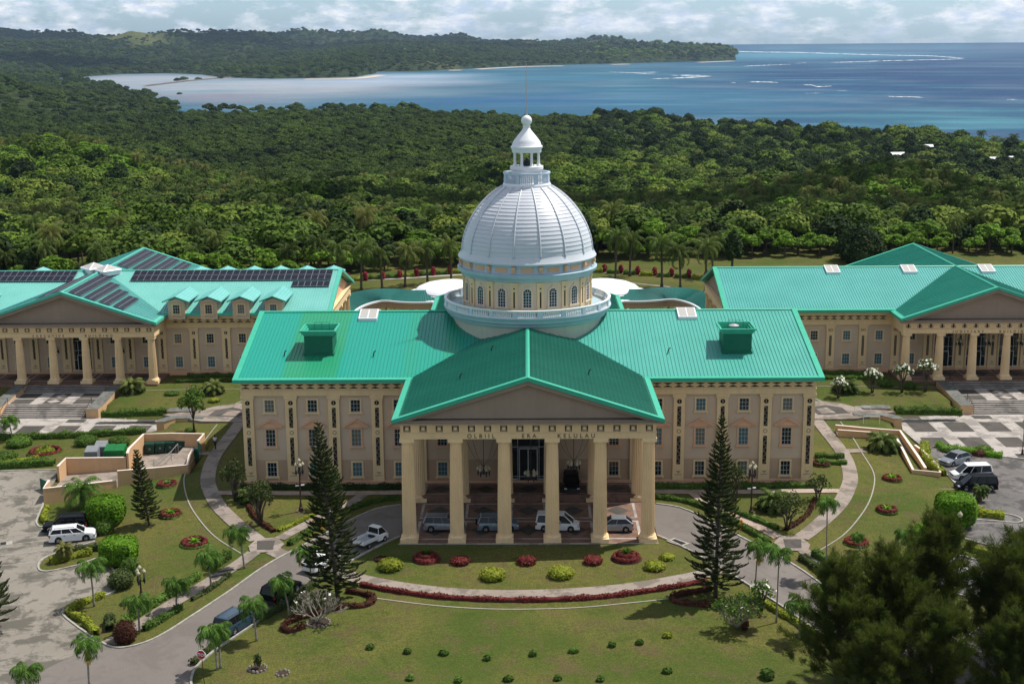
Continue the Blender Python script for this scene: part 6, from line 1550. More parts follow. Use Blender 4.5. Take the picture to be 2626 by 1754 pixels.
# ---- hedges
HG = [([(-59.9, 48.6), (-55, 48.7), (-50.9, 48.6)], 1.1, .9, 'leaf_hedge', 'clipped hedge below the executive lawn bank'), ([(51.0, 47.9), (56, 48.1), (60.3, 48.2)], 1.2, .95, 'leaf_hedge', 'clipped hedge below the judiciary lawn bank'),
      ([(-75, 41.2), (-67, 41.0), (-60, 40.9), (-51.6, 40.6)], 1.0, .8, 'leaf_hedge', 'clipped hedge along the front of the executive court'), ([(-75, 27.4), (-66.2, 27.3), (-59.3, 27.4)], 1.1, .9, 'leaf_hedge', 'clipped hedge between round shrubs and the left car park'),
      ([(-62.5, 30.6), (-65.0, 29.2), (-68.0, 28.6), (-71, 29.2)], .7, .5, 'leaf_lime', 'low curved hedge in front of the yellow leaved bed'),
      ([(-52.5, 67.8), (-44, 68), (-36, 68)], .8, .55, 'leaf_hedge', 'hedge close to the executive wall'), ([(-53.5, 64.6), (-46, 64.8), (-38, 64.8)], .7, .5, 'leaf_hedge', 'outer hedge on the executive garden bank'),
      ([(52.5, 67.8), (44, 68), (36, 68)], .8, .55, 'leaf_hedge', 'hedge close to the judiciary wall'), ([(53.5, 64.6), (46, 64.8), (38, 64.8)], .7, .5, 'leaf_hedge', 'outer hedge on the judiciary garden bank'),
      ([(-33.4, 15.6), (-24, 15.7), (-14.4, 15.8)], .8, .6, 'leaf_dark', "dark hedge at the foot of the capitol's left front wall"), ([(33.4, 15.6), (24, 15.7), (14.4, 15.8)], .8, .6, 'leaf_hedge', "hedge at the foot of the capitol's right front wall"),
      ([(-16.3, -11.3), (-12.1, -13.1), (-7.3, -14.6), (0.1, -15.2), (6.8, -14.5), (11.7, -12.9), (17.2, -10.7)], .50, .42, 'leaf_red', 'long crescent of dark red leaved hedge below the crescent path'),
      ([(-17.5, -12.7), (-15.6, -13.5), (-14.6, -14.6), (-15.4, -16.1), (-17.4, -16.4), (-19.7, -17.9), (-21.3, -19.0), (-22.2, -20.5), (-21.5, -21.6), (-20.3, -20.6)], .5, .5, 'leaf_maroon', 'winding brown hedge around the left tall pine'),
      ([(17.5, -12.5), (15.2, -13.4), (13.6, -14.4), (14.0, -15.6), (16.5, -16.2), (18.6, -17.2), (19.6, -19.5), (19.2, -21.6)], .5, .5, 'leaf_maroon', 'winding brown hedge around the right tall pine'),
      ([(-32.0, 11.5), (-30.0, 6.6), (-27.2, 2.6)], .55, .4, 'leaf_maroon', 'low reddish hedge along the left curved path'), ([(-26.8, 2.8), (-25.0, 5.6), (-22.2, 9.8)], .5, .35, 'leaf_lime', 'low yellow hedge closing the left triangle lawn'),
      ([(32.4, 11.5), (30.4, 6.6), (27.4, 2.6)], .5, .35, 'leaf_maroon', 'low reddish hedge along the right curved path'), ([(26.6, 2.8), (24.4, 5.8), (21.2, 10.4)], .6, .5, 'leaf_hedge', 'low hedge closing the right triangle lawn'),
      ([(-25.0, -1.2), (-23.4, 2.5), (-20.6, 8.0), (-17.8, 11.2), (-14.8, 12.6)], .6, .5, 'leaf_hedge', 'bright hedge between the left drive and its footpath'), ([(25.0, -1.2), (23.4, 2.5), (20.6, 8.0), (17.8, 11.2), (14.6, 12.6)], .6, .5, 'leaf_hedge', 'bright hedge between the right drive and its footpath'),
      ([(-30.6, -4.2), (-31.8, -7.2)], .9, .9, 'leaf_hedge', 'shrubby hedge above the left footpath steps'), ([(-32.6, -9.0), (-35.2, -14.6), (-37.2, -19.2)], .7, .7, 'leaf_hedge', 'loose hedge along the upper side of the left footpath'),
      ([(-38.6, -18.4), (-37.9, -20.6)], .9, .8, 'leaf_shrub', 'flowering shrub row at the end of the left footpath'), ([(-41.0, -18.2), (-43.0, -16.4), (-42.6, -14.8), (-40.8, -12.8)], .7, .6, 'leaf_lime', 'yellow green hedge round the lawn corner of the left car park'), ([(-38.9, -21.4), (-40.7, -18.8)], .7, .7, 'leaf_lime', 'yellow hedge along the kerb of the left car park'),
      ([(-32.6, -16.0), (-33.7, -18.6), (-34.8, -20.6)], .6, .6, 'leaf_hedge', 'loose hedge between left footpath and drive, lower part'), ([(-29.6, -8.4), (-30.8, -11.6), (-32.0, -14.2)], .45, .4, 'leaf_shrub', 'loose hedge between left footpath and drive, upper part'),
      ([(-45.2, -2.6), (-47.0, -3.6), (-48.8, -4.8)], .8, .7, 'leaf_lime', 'yellow hedge on the planted finger of the left car park, near side'), ([(-44.2, -1.4), (-46.2, -1.6), (-48.0, -2.6)], .8, .7, 'leaf_shrub', 'green hedge on the planted finger of the left car park, far side'),
      ([(45.4, -2.2), (47.2, -3.4), (48.8, -4.8)], .9, .6, 'leaf_lime', 'yellow hedge finger hidden beside the wispy trees'), ([(-55.2, 12.6), (-54.4, 9.2), (-53.4, 7.6)], .6, .5, 'leaf_lime', 'yellow flowering hedge on the kerb by the feathery date palm'),
      ([(-26.0, -19.6), (-27.6, -24.0), (-28.8, -27.5)], .5, .5, 'leaf_shrub', 'low hedge along the lower drive near the stop sign'), ([(-19.8, -8.8), (-22.6, -15.2), (-24.6, -19.0)], .6, .6, 'leaf_shrub', 'dark hedge between the black van and the lawn'),
      ([(29.0, -4.2), (30.6, -7.4), (32.6, -11.6)], .9, .8, 'leaf_hedge', 'leafy hedge right of the right footpath'), ([(27.6, -5.0), (28.8, -8.0), (30.2, -11.2)], 1.0, .6, 'leaf_shrub', 'shrub strip between the right footpath and the drive'), ([(21.4, -14.4), (24.2, -20.0), (25.6, -23.0)], .6, .5, 'leaf_lime', 'yellow green edging right of the drive palms'),
      ([(51.0, 33.2), (49.8, 29.5), (49.4, 25.6), (49.9, 21.8)], 1.1, .9, 'leaf_lime', 'yellow green hedge between the ramp and the parked minivans'), ([(52.5, 33.6), (57.5, 31.4), (60, 30.4)], 1.3, .7, 'leaf_topi', 'bright low hedge at the corner of the right court'), ([(39.2, 27.0), (35.6, 27.0)], .8, .6, 'leaf_hedge', 'short hedge across the grass beside the right end wall, upper'), ([(38.9, 24.4), (35.4, 24.4)], .8, .6, 'leaf_hedge', 'short hedge across the grass beside the right end wall, lower'),
      ([(45.8, 8.4), (49.0, 9.2), (52.6, 8.2)], 1.4, .8, 'leaf_lime', 'planted island hedge beside the black minivan')]
for (p_, w_, t__, m_, l_) in HG: hedge(p_, w_, t__, m_, l_)
kerb('kerb', [(46.0, 6.8), (50, 7.2), (53.6, 6.8), (54.4, 8.2), (53.2, 9.6), (49.5, 10.6)], 4)
# hedges and ti plants of the back garden
for s in (-1, 1):
    for k in range(9):
        x = s * (15.5 + 3.6 * k); y = 166.5 - .42 * (abs(x) - 12)
        hedge([(x - 1.4, y + s * .2), (x + 1.4, y - s * .2)], 1.0, .9, 'leaf_hedge' if k % 3 else 'leaf_lime', 'block of the clipped hedge row behind the %s colonnade' % ('left' if s < 0 else 'right'), .25, 25, 0, group='clipped hedge blocks behind the %s colonnade' % ('left' if s < 0 else 'right'))
        bush(x + 1.8, y + .3, .55, .55, 1.9, 'leaf_ti', 'crimson leaved shrub in the hedge row behind the %s colonnade' % ('left' if s < 0 else 'right'), 'red_shrub', 'shrub', 'crimson shrubs behind the %s colonnade' % ('left' if s < 0 else 'right'), .3, 50)
# ---- small shrubs on the front lawn
SS = [(210, 900), (435, 925), (652, 935), (915, 965), (1190, 940), (1435, 920), (1667, 885), (1832, 870), (2000, 830), (452, 1085), (742, 1097), (1040, 1092), (1340, 1085), (1598, 1090), (2000, 1042)]
for k, p_ in enumerate(SS):
    x, y = zD(*p_); bush(x, y, .34 + .1 * (k % 3 == 2), .34, .48, 'leaf_hedge' if k != 8 else 'leaf_lime', 'young round shrub on the front lawn, %s of the %s row' % (('first', 'second', 'third', 'fourth', 'fifth', 'sixth', 'seventh', 'eighth', 'ninth')[k if k < 9 else k - 9], 'upper' if k < 9 else 'lowest'), 'young_shrub', 'shrub', 'young shrubs on the front lawn', .16, 160)
x, y = zG(475, 1385); bush(x, y, .6, .6, .8, 'leaf_hedge', 'round bright shrub on the lawn left of the wispy trees', 'young_shrub', 'shrub', None, .16, 160)
# ---- trees near the buildings
def small_tree(x, y, hgt_, rx, rz, mat, label, stems=1, dens=150, size=.28, lean=0.0, spread=.5, cat='tree', bark='bark', nb=7, group=None, flowers=0, name='tree', zb=None, inner=.55, core=False):
    t_ = empty(name, (x, y, h(x, y) if zb is None else zb), 0, label, cat, group); r = np.random.default_rng(int(abs(x * 31 + y * 17)) + 3)
    blobs = []
    for i in range(nb):
        a = i * 2.4; q = math.sqrt((i + .5) / nb); blobs.append(((math.cos(a) * rx * q * .72, math.sin(a) * rx * q * .72, hgt_ - rz + (1 - q * q) * rz * .75 + r.uniform(-.1, .1) * rz), (rx * .42, rx * .42, rz * .42)))
    V, F = crown_np(blobs, dens, size, r, -.8, inner, .7, core); a = MB()
    for i in range(stems):
        an = 2 * PI * i / max(1, stems) + .5; sx, sy = (math.cos(an) * .12, math.sin(an) * .12) if stems > 1 else (0, 0)
        ex_, ey_ = math.cos(an) * rx * spread * (stems > 1), math.sin(an) * rx * spread * (stems > 1); a.tube([(sx, sy, 0), (sx + ex_ * .3, sy + ey_ * .3, (hgt_ - rz) * .6), (ex_, ey_, hgt_ - rz)], [.11 if stems > 1 else .2, .07, .05], 6)
    for (c, rd) in blobs[:7]: a.tube([(0, 0, (hgt_ - rz) * .5), (c[0] * .5, c[1] * .5, (hgt_ - rz)), c], [.07, .05, .02], 5)
    a.obj('trunk', M[bark], t_, smooth=True); link('crown', np_mesh('crown', V, F, M[mat]), t_)
    if flowers:
        k = flowers; P = np.concatenate([np.array(c) + sphere_dirs(k // nb, r, .0) * np.array(rd) * 1.08 for c, rd in blobs]); V, F = merge([leaf_quads(P, P - P.mean(0), .26, .8, .9, .3, r), leaf_quads(P + .03, P - P.mean(0), .22, .2, .9, .6, r)])
        link('blossoms', np_mesh('blossoms', V, F, M['flower']), t_)
    return t_
T = [((445, 992), 6.2, 2.0, 2.6, 'leaf_hedge', 'bushy tree on the corner of the left lawn near the executive court', 1, 230, .22), ((540, 1148), 4.8, 1.7, 2.2, 'leaf_shrub', 'thin leaved tree at the left corner of the capitol', 5, 170, .2), ((597, 1204), 5.2, 1.8, 2.3, 'leaf_shrub', 'olive leaved many stemmed tree on the left triangle lawn', 6, 220, .2),
     ((1684, 1151), 4.6, 1.6, 2.2, 'leaf_shrub', 'thin olive tree just right of the right tall pine', 5, 120, .2), ((1806, 1214), 4.2, 2.0, 2.0, 'leaf_shrub', 'spreading olive tree on the right triangle lawn', 5, 150, .2), ((1875, 1147), 3.2, 1.5, 1.5, 'leaf_shrub', 'sparse small tree at the right front corner of the capitol', 4, 110, .2), ((757, 1165), 5.0, 1.6, 2.3, 'leaf_dark', 'dark tree against the wall behind the left tall pine', 5, 170, .2)]
for c_, hh_, rx, rz, m_, l_, st_, dn_, sz_ in T:
    x, y = d(*c_); small_tree(x, y, hh_, rx, rz, m_, l_, st_, dn_, sz_)
for k, (c_, l_) in enumerate((((1922, 912), 'left'), ((2000, 900), 'second'), ((2068, 900), 'third'), ((2122, 898), 'tallest'))):
    x, y = d(*c_); small_tree(x, y, 3.0 + .55 * k, 1.2 + .15 * k, 1.2, 'leaf_hedge', ('white flowering frangipani, leftmost on the judiciary lawn', 'white flowering frangipani beside a low round shrub', 'white flowering frangipani before the first judiciary column', 'largest white flowering frangipani, nearest the judiciary stairs')[k], 4, 110, .24, flowers=64, cat='tree', group='frangipani trees on the judiciary lawn')
for c_, hz_, l_ in (((2030, 885), 1.0, 'low round shrub behind the second frangipani'), ((2082, 890), 1.0, 'low round shrub behind the tallest frangipani'), ((1925, 895), .9, 'dark low shrub under the large frond plant of the judiciary lawn'), ((395, 905), .5, 'tiny shrub in the middle of the executive lawn'), ((2255,1035), .8, 'low green shrub on the right court edge')):
    x, y = d(*c_); bush(x, y, 1.2, 1.0, hz_, 'leaf_hedge', l_)
# big frond clumps
FP = [fronds_mesh('fronds', 34, 2.6, M['leaf_palm'], 71 + i, (-.3, 1.45), 1.3, 12, .30, .14, .5) for i in range(2)]
for k, (c_, s_, l_, m_) in enumerate((((303, 900), 1.0, 'large fan shaped frond clump left on the executive lawn', 0), ((490, 902), .85, 'frond clump on the executive lawn nearer the capitol', 1), ((1940, 900), .85, 'frond clump behind the leftmost frangipani', 1), ((2026, 1032), 1.05, 'frond clump in a dark round bed beside the ramp', 0), ((1775, 1168), .95, 'dense dark frond clump on the right triangle lawn', 1), ((575, 1150), .8, 'frond clump behind the olive tree near the capitol corner', 0))):
    x, y = d(*c_); t_ = empty('frond_clump', (x, y, h(x, y)), 0, l_, 'palm shrub', 'frond clumps round the buildings')
    o = link('fronds', FP[m_], t_, (0, 0, .9 * s_)); o.scale = (s_,) * 3; o.rotation_euler = (0, 0, k)
    P, N = ellipsoid_pts((0, 0, .3), (1.9 * s_, 1.7 * s_, .6), 700, -.2); leafy('underplanting', P, N, .2, 'leaf_dark', t_, cores=core_of((0, 0, .3), (1.9 * s_, 1.7 * s_, .6)))
# date palm by the yard, cycads
t_ = empty('date_palm', (*d(190, 1165), h(*d(190, 1165))), 0, 'feathery date palm before the low yard wall', 'palm tree')
link('trunk', trunk_mesh('trunk', 2.1, .3, .26, M['bark']), t_); link('fronds', fronds_mesh('fronds', 26, 3.1, M['leaf_palm2'], 5, (-.35, 1.35), 1.5, 24, .22, .05, .5), t_, (0, 0, 2.1))
for c_, hh_, l_ in (((148, 1284), 1.2, 'stout cycad on the planted finger of the left car park'), ((2246, 1150), 1.3, 'cycad on the planted island by the black minivan')):
    x, y = d(*c_); t_ = empty('cycad', (x, y, h(x, y)), 0, l_, 'cycad', 'cycads of the car parks'); link('trunk', trunk_mesh('trunk', hh_, .28, .22, M['bark']), t_); o = link('fronds', FP[0], t_, (0, 0, hh_)); o.scale = (.5, .5, .5)
# ---- Norfolk pines
def pine(x, y, hgt_, r0, label, seed, step=.55, lean=(0, 0), clear=1.2, r0t=.22):
    r = np.random.default_rng(seed); t_ = empty('norfolk_pine', (x, y, h(x, y)), 0, label, 'pine tree', 'tall tiered pines'); tr = MB()
    tr.tube([(lean[0] * q, lean[1] * q, hgt_ * q) for q in np.linspace(0, 1, 10)], [r0t * (1 - q * .92) for q in np.linspace(0, 1, 10)], 8); Ps, Ds = [], []
    z = clear; lvl = 0
    while z < hgt_ - .25:
        f_ = (z - clear) / (hgt_ - clear); env = r0 * ((1 - f_) ** .80) * (.72 + .28 * min(1, f_ * 9)) + .10; nb = 7 if f_ < .8 else 5; a0 = r.uniform(0, 6.28)
        for b in range(nb):
            an = a0 + 2 * PI * b / nb + r.uniform(-.2, .2); L = env * r.uniform(.78, 1.08); el = R(8) + f_ * R(28); p = np.array([lean[0] * z / hgt_, lean[1] * z / hgt_, z + r.uniform(-.1, .1)]); m_ = max(3, int(L / .18)); pts = [p]
            for i in range(m_):
                t2 = i / m_; e = el - R(16) * math.sin(PI * t2) + R(38) * t2 * t2; p = p + np.array([math.cos(an) * math.cos(e), math.sin(an) * math.cos(e), math.sin(e)]) * L / m_; pts.append(p)
            tr.tube([pts[0], pts[m_ // 2], pts[-1]], [.035, .02, .008], 4)
            pts = np.array(pts); k = int(L * 27) + 6; t2 = r.uniform(.12, 1, k) ** .8; ix = np.minimum((t2 * m_).astype(int), m_ - 1); ff = (t2 * m_ - ix)[:, None]; c = pts[ix] * (1 - ff) + pts[ix + 1] * ff
            dv = unit(pts[ix + 1] - pts[ix]); sd = np.array([-math.sin(an), math.cos(an), 0]); lat = r.choice([-1, 1], k)[:, None]; wd = (.12 + .30 * np.sin(PI * np.clip(t2, 0, .92)) * min(1, L / 2))[:, None]
            tipd = unit(dv * .8 + sd * lat * r.uniform(.2, 1.0, (k, 1)) + np.array([0, 0, .35])); Ps.append(c); Ds.append(tipd * wd * r.uniform(.7, 1.2, (k, 1)) * 1.3)
        z += step * 1.15 * (1 - .45 * f_); lvl += 1
    P = np.concatenate(Ps); Dv = np.concatenate(Ds); n = len(P); side = unit(np.cross(Dv, r.normal(0, 1, (n, 3)))) * .045
    V = np.stack([P - side, P + side, P + Dv + side * .6, P + Dv - side * .6], 1).reshape(-1, 3); F = np.arange(4 * n).reshape(-1, 4)
    tr.obj('trunk', M['bark'], t_, smooth=True); link('foliage', np_mesh('foliage', V, F, M['leaf_pine']), t_)
    return t_
x, y = d(775, 1374); pine(x, y, 17.6, 3.5, 'tall tiered pine standing between the white hatchback and the crescent hedge', 1, .50, (-1.3, 0))
x, y = d(1640, 1368); pine(x, y, 17.8, 3.2, 'tall tiered pine right of the crescent hedge', 2, .50, (.2, 0))
x, y = d(342, 1204); pine(x, y, 8.7, 1.75, 'small tiered pine on the left lawn below the bin yard', 3, .36, (-.9, 0), .9, .12)
pine(-49.5, -19.8, 9, 3.4, 'tiered pine cut by the left edge of the picture, only branch tips showing', 4, .5)
# ---- bare frangipani with stone rings, and its leafier neighbour
def bare_tree(x, y, hh_, rx, label, leaves, seed):
    t_ = empty('bare_frangipani', (x, y, h(x, y)), 0, label, 'tree', 'frangipani trees flanking the crescent'); r = random.Random(seed); a = MB(); tips = []
    def br(p, dv, L, rad, n):
        q = (p[0] + dv.x * L, p[1] + dv.y * L, p[2] + dv.z * L); a.tube([p, q], [rad, rad * .75], 5)
        if n == 0: tips.append(q); return
        for k in range(3 if n > 1 else 2):
            w = Vector((r.uniform(-1, 1), r.uniform(-1, 1), r.uniform(-.1, .8))); nd = (dv * .75 + w * .8).normalized(); nd.z = max(nd.z, .05); br(q, nd, L * .72, rad * .72, n - 1)
    for k in range(5): an = k * 1.26; br((0, 0, .1), Vector((math.cos(an) * .8, math.sin(an) * .8, .75)).normalized(), hh_ * .34, .085, 4)
    a.obj('branches', M['pale_bark'], t_)
    P = np.array(tips); k = leaves; ix = rng.integers(0, len(P), k); Q = P[ix] + rng.normal(0, .16, (k, 3)); leafy('leaves', Q, rng.normal(0, 1, (k, 3)), .24, 'leaf_hedge', t_, aspect=.35)
    Q = P[rng.integers(0, len(P), 10)]; leafy('blossoms', Q, rng.normal(0, .3, (10, 3)) + np.array([0, 0, 1]), .2, 'flower', t_, aspect=.9)
    return t_
x, y = d(730, 1428); bare_tree(x, y, 3.3, 2, 'bare branched frangipani in a stone ringed bed left of the lawn', 60, 4)
x, y = d(1690, 1440); bare_tree(x, y, 3.4, 2, 'half leafed frangipani right of the lawn with pale bare branches', 1100, 5)
x, y = d(1745, 1400); small_tree(x, y, 3.0, 1.4, 1.3, 'leaf_hedge', 'leafy shrub with pale blossoms by the two slender drive palms', 4, 130, .2, flowers=8)
x, y = d(2040, 1600)
def stone_ring(x, y, r_, label, plant=True):
    t_ = empty('stone_ring', (x, y, h(x, y)), 0, label, 'stone ring', 'stone ringed beds'); a = MB(); a.lathe([(r_ * 1.05, .01), (0, .06)], 18); a.obj('soil', M['soil'], t_); rr = random.Random(int(x * 10)); n = int(r_ * 18)
    for k in range(n):
        an = 2 * PI * k / n; s_ = rr.uniform(.09, .15); b = MB(); mt = Matrix.Translation((math.cos(an) * r_, math.sin(an) * r_, s_ * .5)) @ Matrix.Rotation(rr.uniform(0, 3), 4, 'Z') @ Matrix.Scale(s_, 4)
        b.add([mt @ Vector(v) for v in ((-1, -.8, -.7), (1, -.7, -.7), (.9, .8, -.7), (-.8, .9, -.7), (-.6, -.5, .7), (.6, -.5, .6), (.5, .5, .8), (-.5, .6, .6))], [(0, 3, 2, 1), (4, 5, 6, 7), (0, 1, 5, 4), (1, 2, 6, 5), (2, 3, 7, 6), (3, 0, 4, 7)]); b.obj('stone', M['stone'], t_)
    if plant:
        P, N = ellipsoid_pts((0, 0, .8), (.35, .35, .75), 260, -.9, (.3, 1)); leafy('plant', P, N, .16, 'leaf_shrub', t_)
    return t_
x, y = d(730, 1428); stone_ring(x, y, 1.05, 'ring of stones under the bare frangipani', False)
x, y = zC(287, 1455); stone_ring(x, y, .75, 'stone ring with a small upright plant at the lower left of the lawn'); x, y = zC(468, 1490); stone_ring(x, y, .55, 'smallest stone ring with bare soil on the lower lawn', False); 
# ---- wispy casuarinas in the right foreground
def casu_mesh(seed, hh_, rx):
    r = np.random.default_rng(seed); tr = MB(); tr.tube([(0, 0, 0), (.1, 0, hh_ * .4), (0, .1, hh_ * .93)], [.26, .16, .03], 7); Ps, Ds = [], []
    nb = 90
    for i in range(nb):
        z = hh_ * (.14 + .84 * (i / nb)); f_ = (z / hh_ - .14) / .86; an = i * 2.4 + r.uniform(-.4, .4); L = rx * (1 - f_) ** .45 * r.uniform(.5, 1.3) + .3; e = R(38) + r.uniform(-.25, .3)
        p = np.array([0, 0, z]); pts = [p]; m_ = 5
        for k in range(m_): p = p + np.array([math.cos(an) * math.cos(e), math.sin(an) * math.cos(e), math.sin(e)]) * L / m_; e += .05; pts.append(p)
        tr.tube([pts[0], pts[2], pts[4]], [.04, .025, .01], 4); pts = np.array(pts)
        nt = int(4 + L * 5.0)                     # tufts: each a plume of fine needles, so that light and dark tufts show
        for q in range(nt):
            t2 = r.uniform(.22, 1.05); ix = min(int(t2 * m_), m_ - 1); ff = t2 * m_ - ix; c = pts[ix] * (1 - ff) + pts[ix + 1] * ff + r.normal(0, .16, 3); k = 30
            ax = unit(np.array([math.cos(an) * .6, math.sin(an) * .6, .9]) + r.normal(0, .35, 3)); s_ = r.uniform(.45, .85); st = c + ax * r.uniform(-.35, .35, (k, 1)) * s_ + r.normal(0, .09, (k, 3))
            dv = unit(ax * .9 + r.normal(0, .5, (k, 3))) * s_ * r.uniform(.35, .8, (k, 1)); Ps.append(st); Ds.append(dv)
    P = np.concatenate(Ps); Dv = np.concatenate(Ds); n = len(P); side = unit(np.cross(Dv, r.normal(0, 1, (n, 3)))) * .016
    V = np.stack([P - side, P + side, P + Dv + side * .5, P + Dv - side * .5], 1).reshape(-1, 3)
    return tr.mesh('trunk', M['bark'], True), np_mesh('foliage', V, np.arange(4 * n).reshape(-1, 4), M['leaf_casu'])
CA = [casu_mesh(3, 11.5, 4.4), casu_mesh(8, 10.5, 4.7), casu_mesh(13, 9.5, 4.1)]
CL = [(24.6, -33.5, 0, 1.0, 'wispy needled tree at the left end of the foreground group'), (29.3, -30.5, 1, 1.05, 'wispy needled tree with its top just below the lime shrub, second from the left'), (34.2, -27.0, 0, 1.08, 'tallest wispy needled tree of the foreground group, its top over the right lawn'), (38.6, -31.0, 2, 1.18, 'wispy needled tree in the middle right of the foreground group'),
      (42.2, -26.0, 1, 1.05, 'wispy needled tree near the right edge of the picture, taller of two'), (31.0, -38.0, 2, 1.0, 'wispy needled tree at the bottom edge, left of the gap'), (36.5, -39.5, 1, .9, 'wispy needled tree at the bottom edge, right of the gap'), (41.5, -36.0, 0, .92, 'wispy needled tree in the bottom right corner'), (26.6, -38.5, 2, .85, 'low wispy tree at the bottom edge beside the lawn')]
for k, (x, y, m_, s_, l_) in enumerate(CL):
    t_ = empty('casuarina', (x, y, h(x, y)), k * 1.3, l_, 'tree', 'wispy trees in the right foreground'); t_.scale = (s_,) * 3; link('trunk', CA[m_][0], t_); link('foliage', CA[m_][1], t_)
# dark round tree and column-shaped tree behind
# =============================================================== vehicles
def wheel(t_, x, y, r_, w_):
    s = 1 if y > 0 else -1
    a = MB(); n = 20; prof = [(r_ * .62, -w_/2), (r_ * .93, -w_/2), (r_, -w_ * .32), (r_, w_ * .32), (r_ * .93, w_/2), (r_ * .62, w_/2)]
    V = []; F = []
    for i in range(n):
        an = 2 * PI * i / n
        for rr, yy in prof: V.append((rr * math.cos(an), yy, rr * math.sin(an)))
    k = len(prof)
    for i in range(n):
        for j in range(k - 1): F.append((i * k + j, i * k + j + 1, ((i + 1) % n) * k + j + 1, ((i + 1) % n) * k + j))
    a.add(V, F); o = a.obj('wheel', M['tyre'], t_, True, (x, y, r_))
    b = MB(); yo = s * w_ * .40; b.prism([(r_ * .64 * math.cos(2*PI*i/16), r_ * .64 * math.sin(2*PI*i/16)) for i in range(16)], 'y', min(yo - s * .06, yo), max(yo - s * .06, yo), 1)
    for i in range(5):
        mt = Matrix.Rotation(2 * PI * i / 5, 4, 'Y'); b.box(.03, r_ * .62, min(yo, yo + s * .025), max(yo, yo + s * .025), -.035, .035, 0, mt)
    b.prism([(r_ * .16 * math.cos(2*PI*i/10), r_ * .16 * math.sin(2*PI*i/10)) for i in range(10)], 'y', min(yo, yo + s * .03), max(yo, yo + s * .03), 0)
    b.obj('rim', [M['rim'], M['trim']], o)
    return o
CAR = {  # length, width, height, wheel radius, wheelbase; hood: (x, z) line of the body's top; greenhouse (bottom front, top front, top rear, bottom rear)
 'suv': dict(L=4.45, W=1.80, H=1.72, r=.35, wb=2.62, top=[(-2.2, .70), (-2.17, 1.02), (-1.9, 1.06), (.95, 1.02), (1.15, 1.0), (1.95, .90), (2.18, .78), (2.22, .55)], gh=(1.12, .42, -1.85, -2.12), rack=True),
 'minivan': dict(L=4.7, W=1.80, H=1.85, r=.33, wb=2.85, top=[(-2.33, .65), (-2.32, 1.02), (-2.0, 1.05), (1.25, .98), (1.45, .96), (2.05, .82), (2.3, .66), (2.35, .48)], gh=(1.72, .70, -2.10, -2.28), rack=False),
 'hatch': dict(L=4.2, W=1.76, H=1.52, r=.33, wb=2.55, top=[(-2.08, .62), (-2.06, .96), (-1.8, 1.0), (.8, .94), (1.0, .92), (1.75, .80), (2.04, .66), (2.1, .46)], gh=(1.10, .22, -1.30, -2.0), rack=False),
 'wagon': dict(L=4.75, W=1.84, H=1.78, r=.36, wb=2.8, top=[(-2.36, .68), (-2.34, 1.04), (-2.1, 1.08), (1.0, 1.05), (1.2, 1.03), (2.1, .93), (2.34, .78), (2.38, .55)], gh=(1.25, .55, -2.05, -2.28), rack=True),
}
CAR['estate'] = dict(CAR['wagon'], H=1.60, gh=(1.3, .45, -1.95, -2.3))
def body_loft(a, top, W, zb, mi=0, arches=(), r=0):
    """body: cross-sections along the length, side bulge, rounded shoulder"""
    xs = sorted(set([x for x, z in top] + [ax + r * q for ax in arches for q in (-1.18, -.9, -.45, 0, .45, .9, 1.18)]))
    tx, tz = [p[0] for p in top], [p[1] for p in top]; S = []
    L0, L1 = tx[0], tx[-1]
    for x in xs:
        zt = float(np.interp(x, tx, tz)); e = min(1, (x - L0) / .35, (L1 - x) / .45); w = W / 2 * (.86 + .14 * max(0, e) ** .5); z0 = zb
        for ax in arches:
            dd = abs(x - ax)
            if dd < r * 1.17: z0 = max(z0, r + math.sqrt(max(0, (r * 1.17) ** 2 - dd * dd)))
        z0 = min(z0, zt - .08)
        S.append([(x, -w * .9, z0), (x, -w, z0 + .03), (x, -w, max(z0 + .04, zt - .16)), (x, -w * .94, zt - .03), (x, -w * .80, zt), (x, w * .80, zt), (x, w * .94, zt - .03), (x, w, max(z0 + .04, zt - .16)), (x, w, z0 + .03), (x, w * .9, z0)])
    k = 10; V = [p for s in S for p in s]; F = []
    for i in range(len(S) - 1):
        for j in range(k - 1): F.append((i * k + j, i * k + j + 1, (i + 1) * k + j + 1, (i + 1) * k + j))
    F += [tuple(range(k)), tuple((len(S) - 1) * k + j for j in range(k - 1, -1, -1))]
    a.add(V, F, mi)
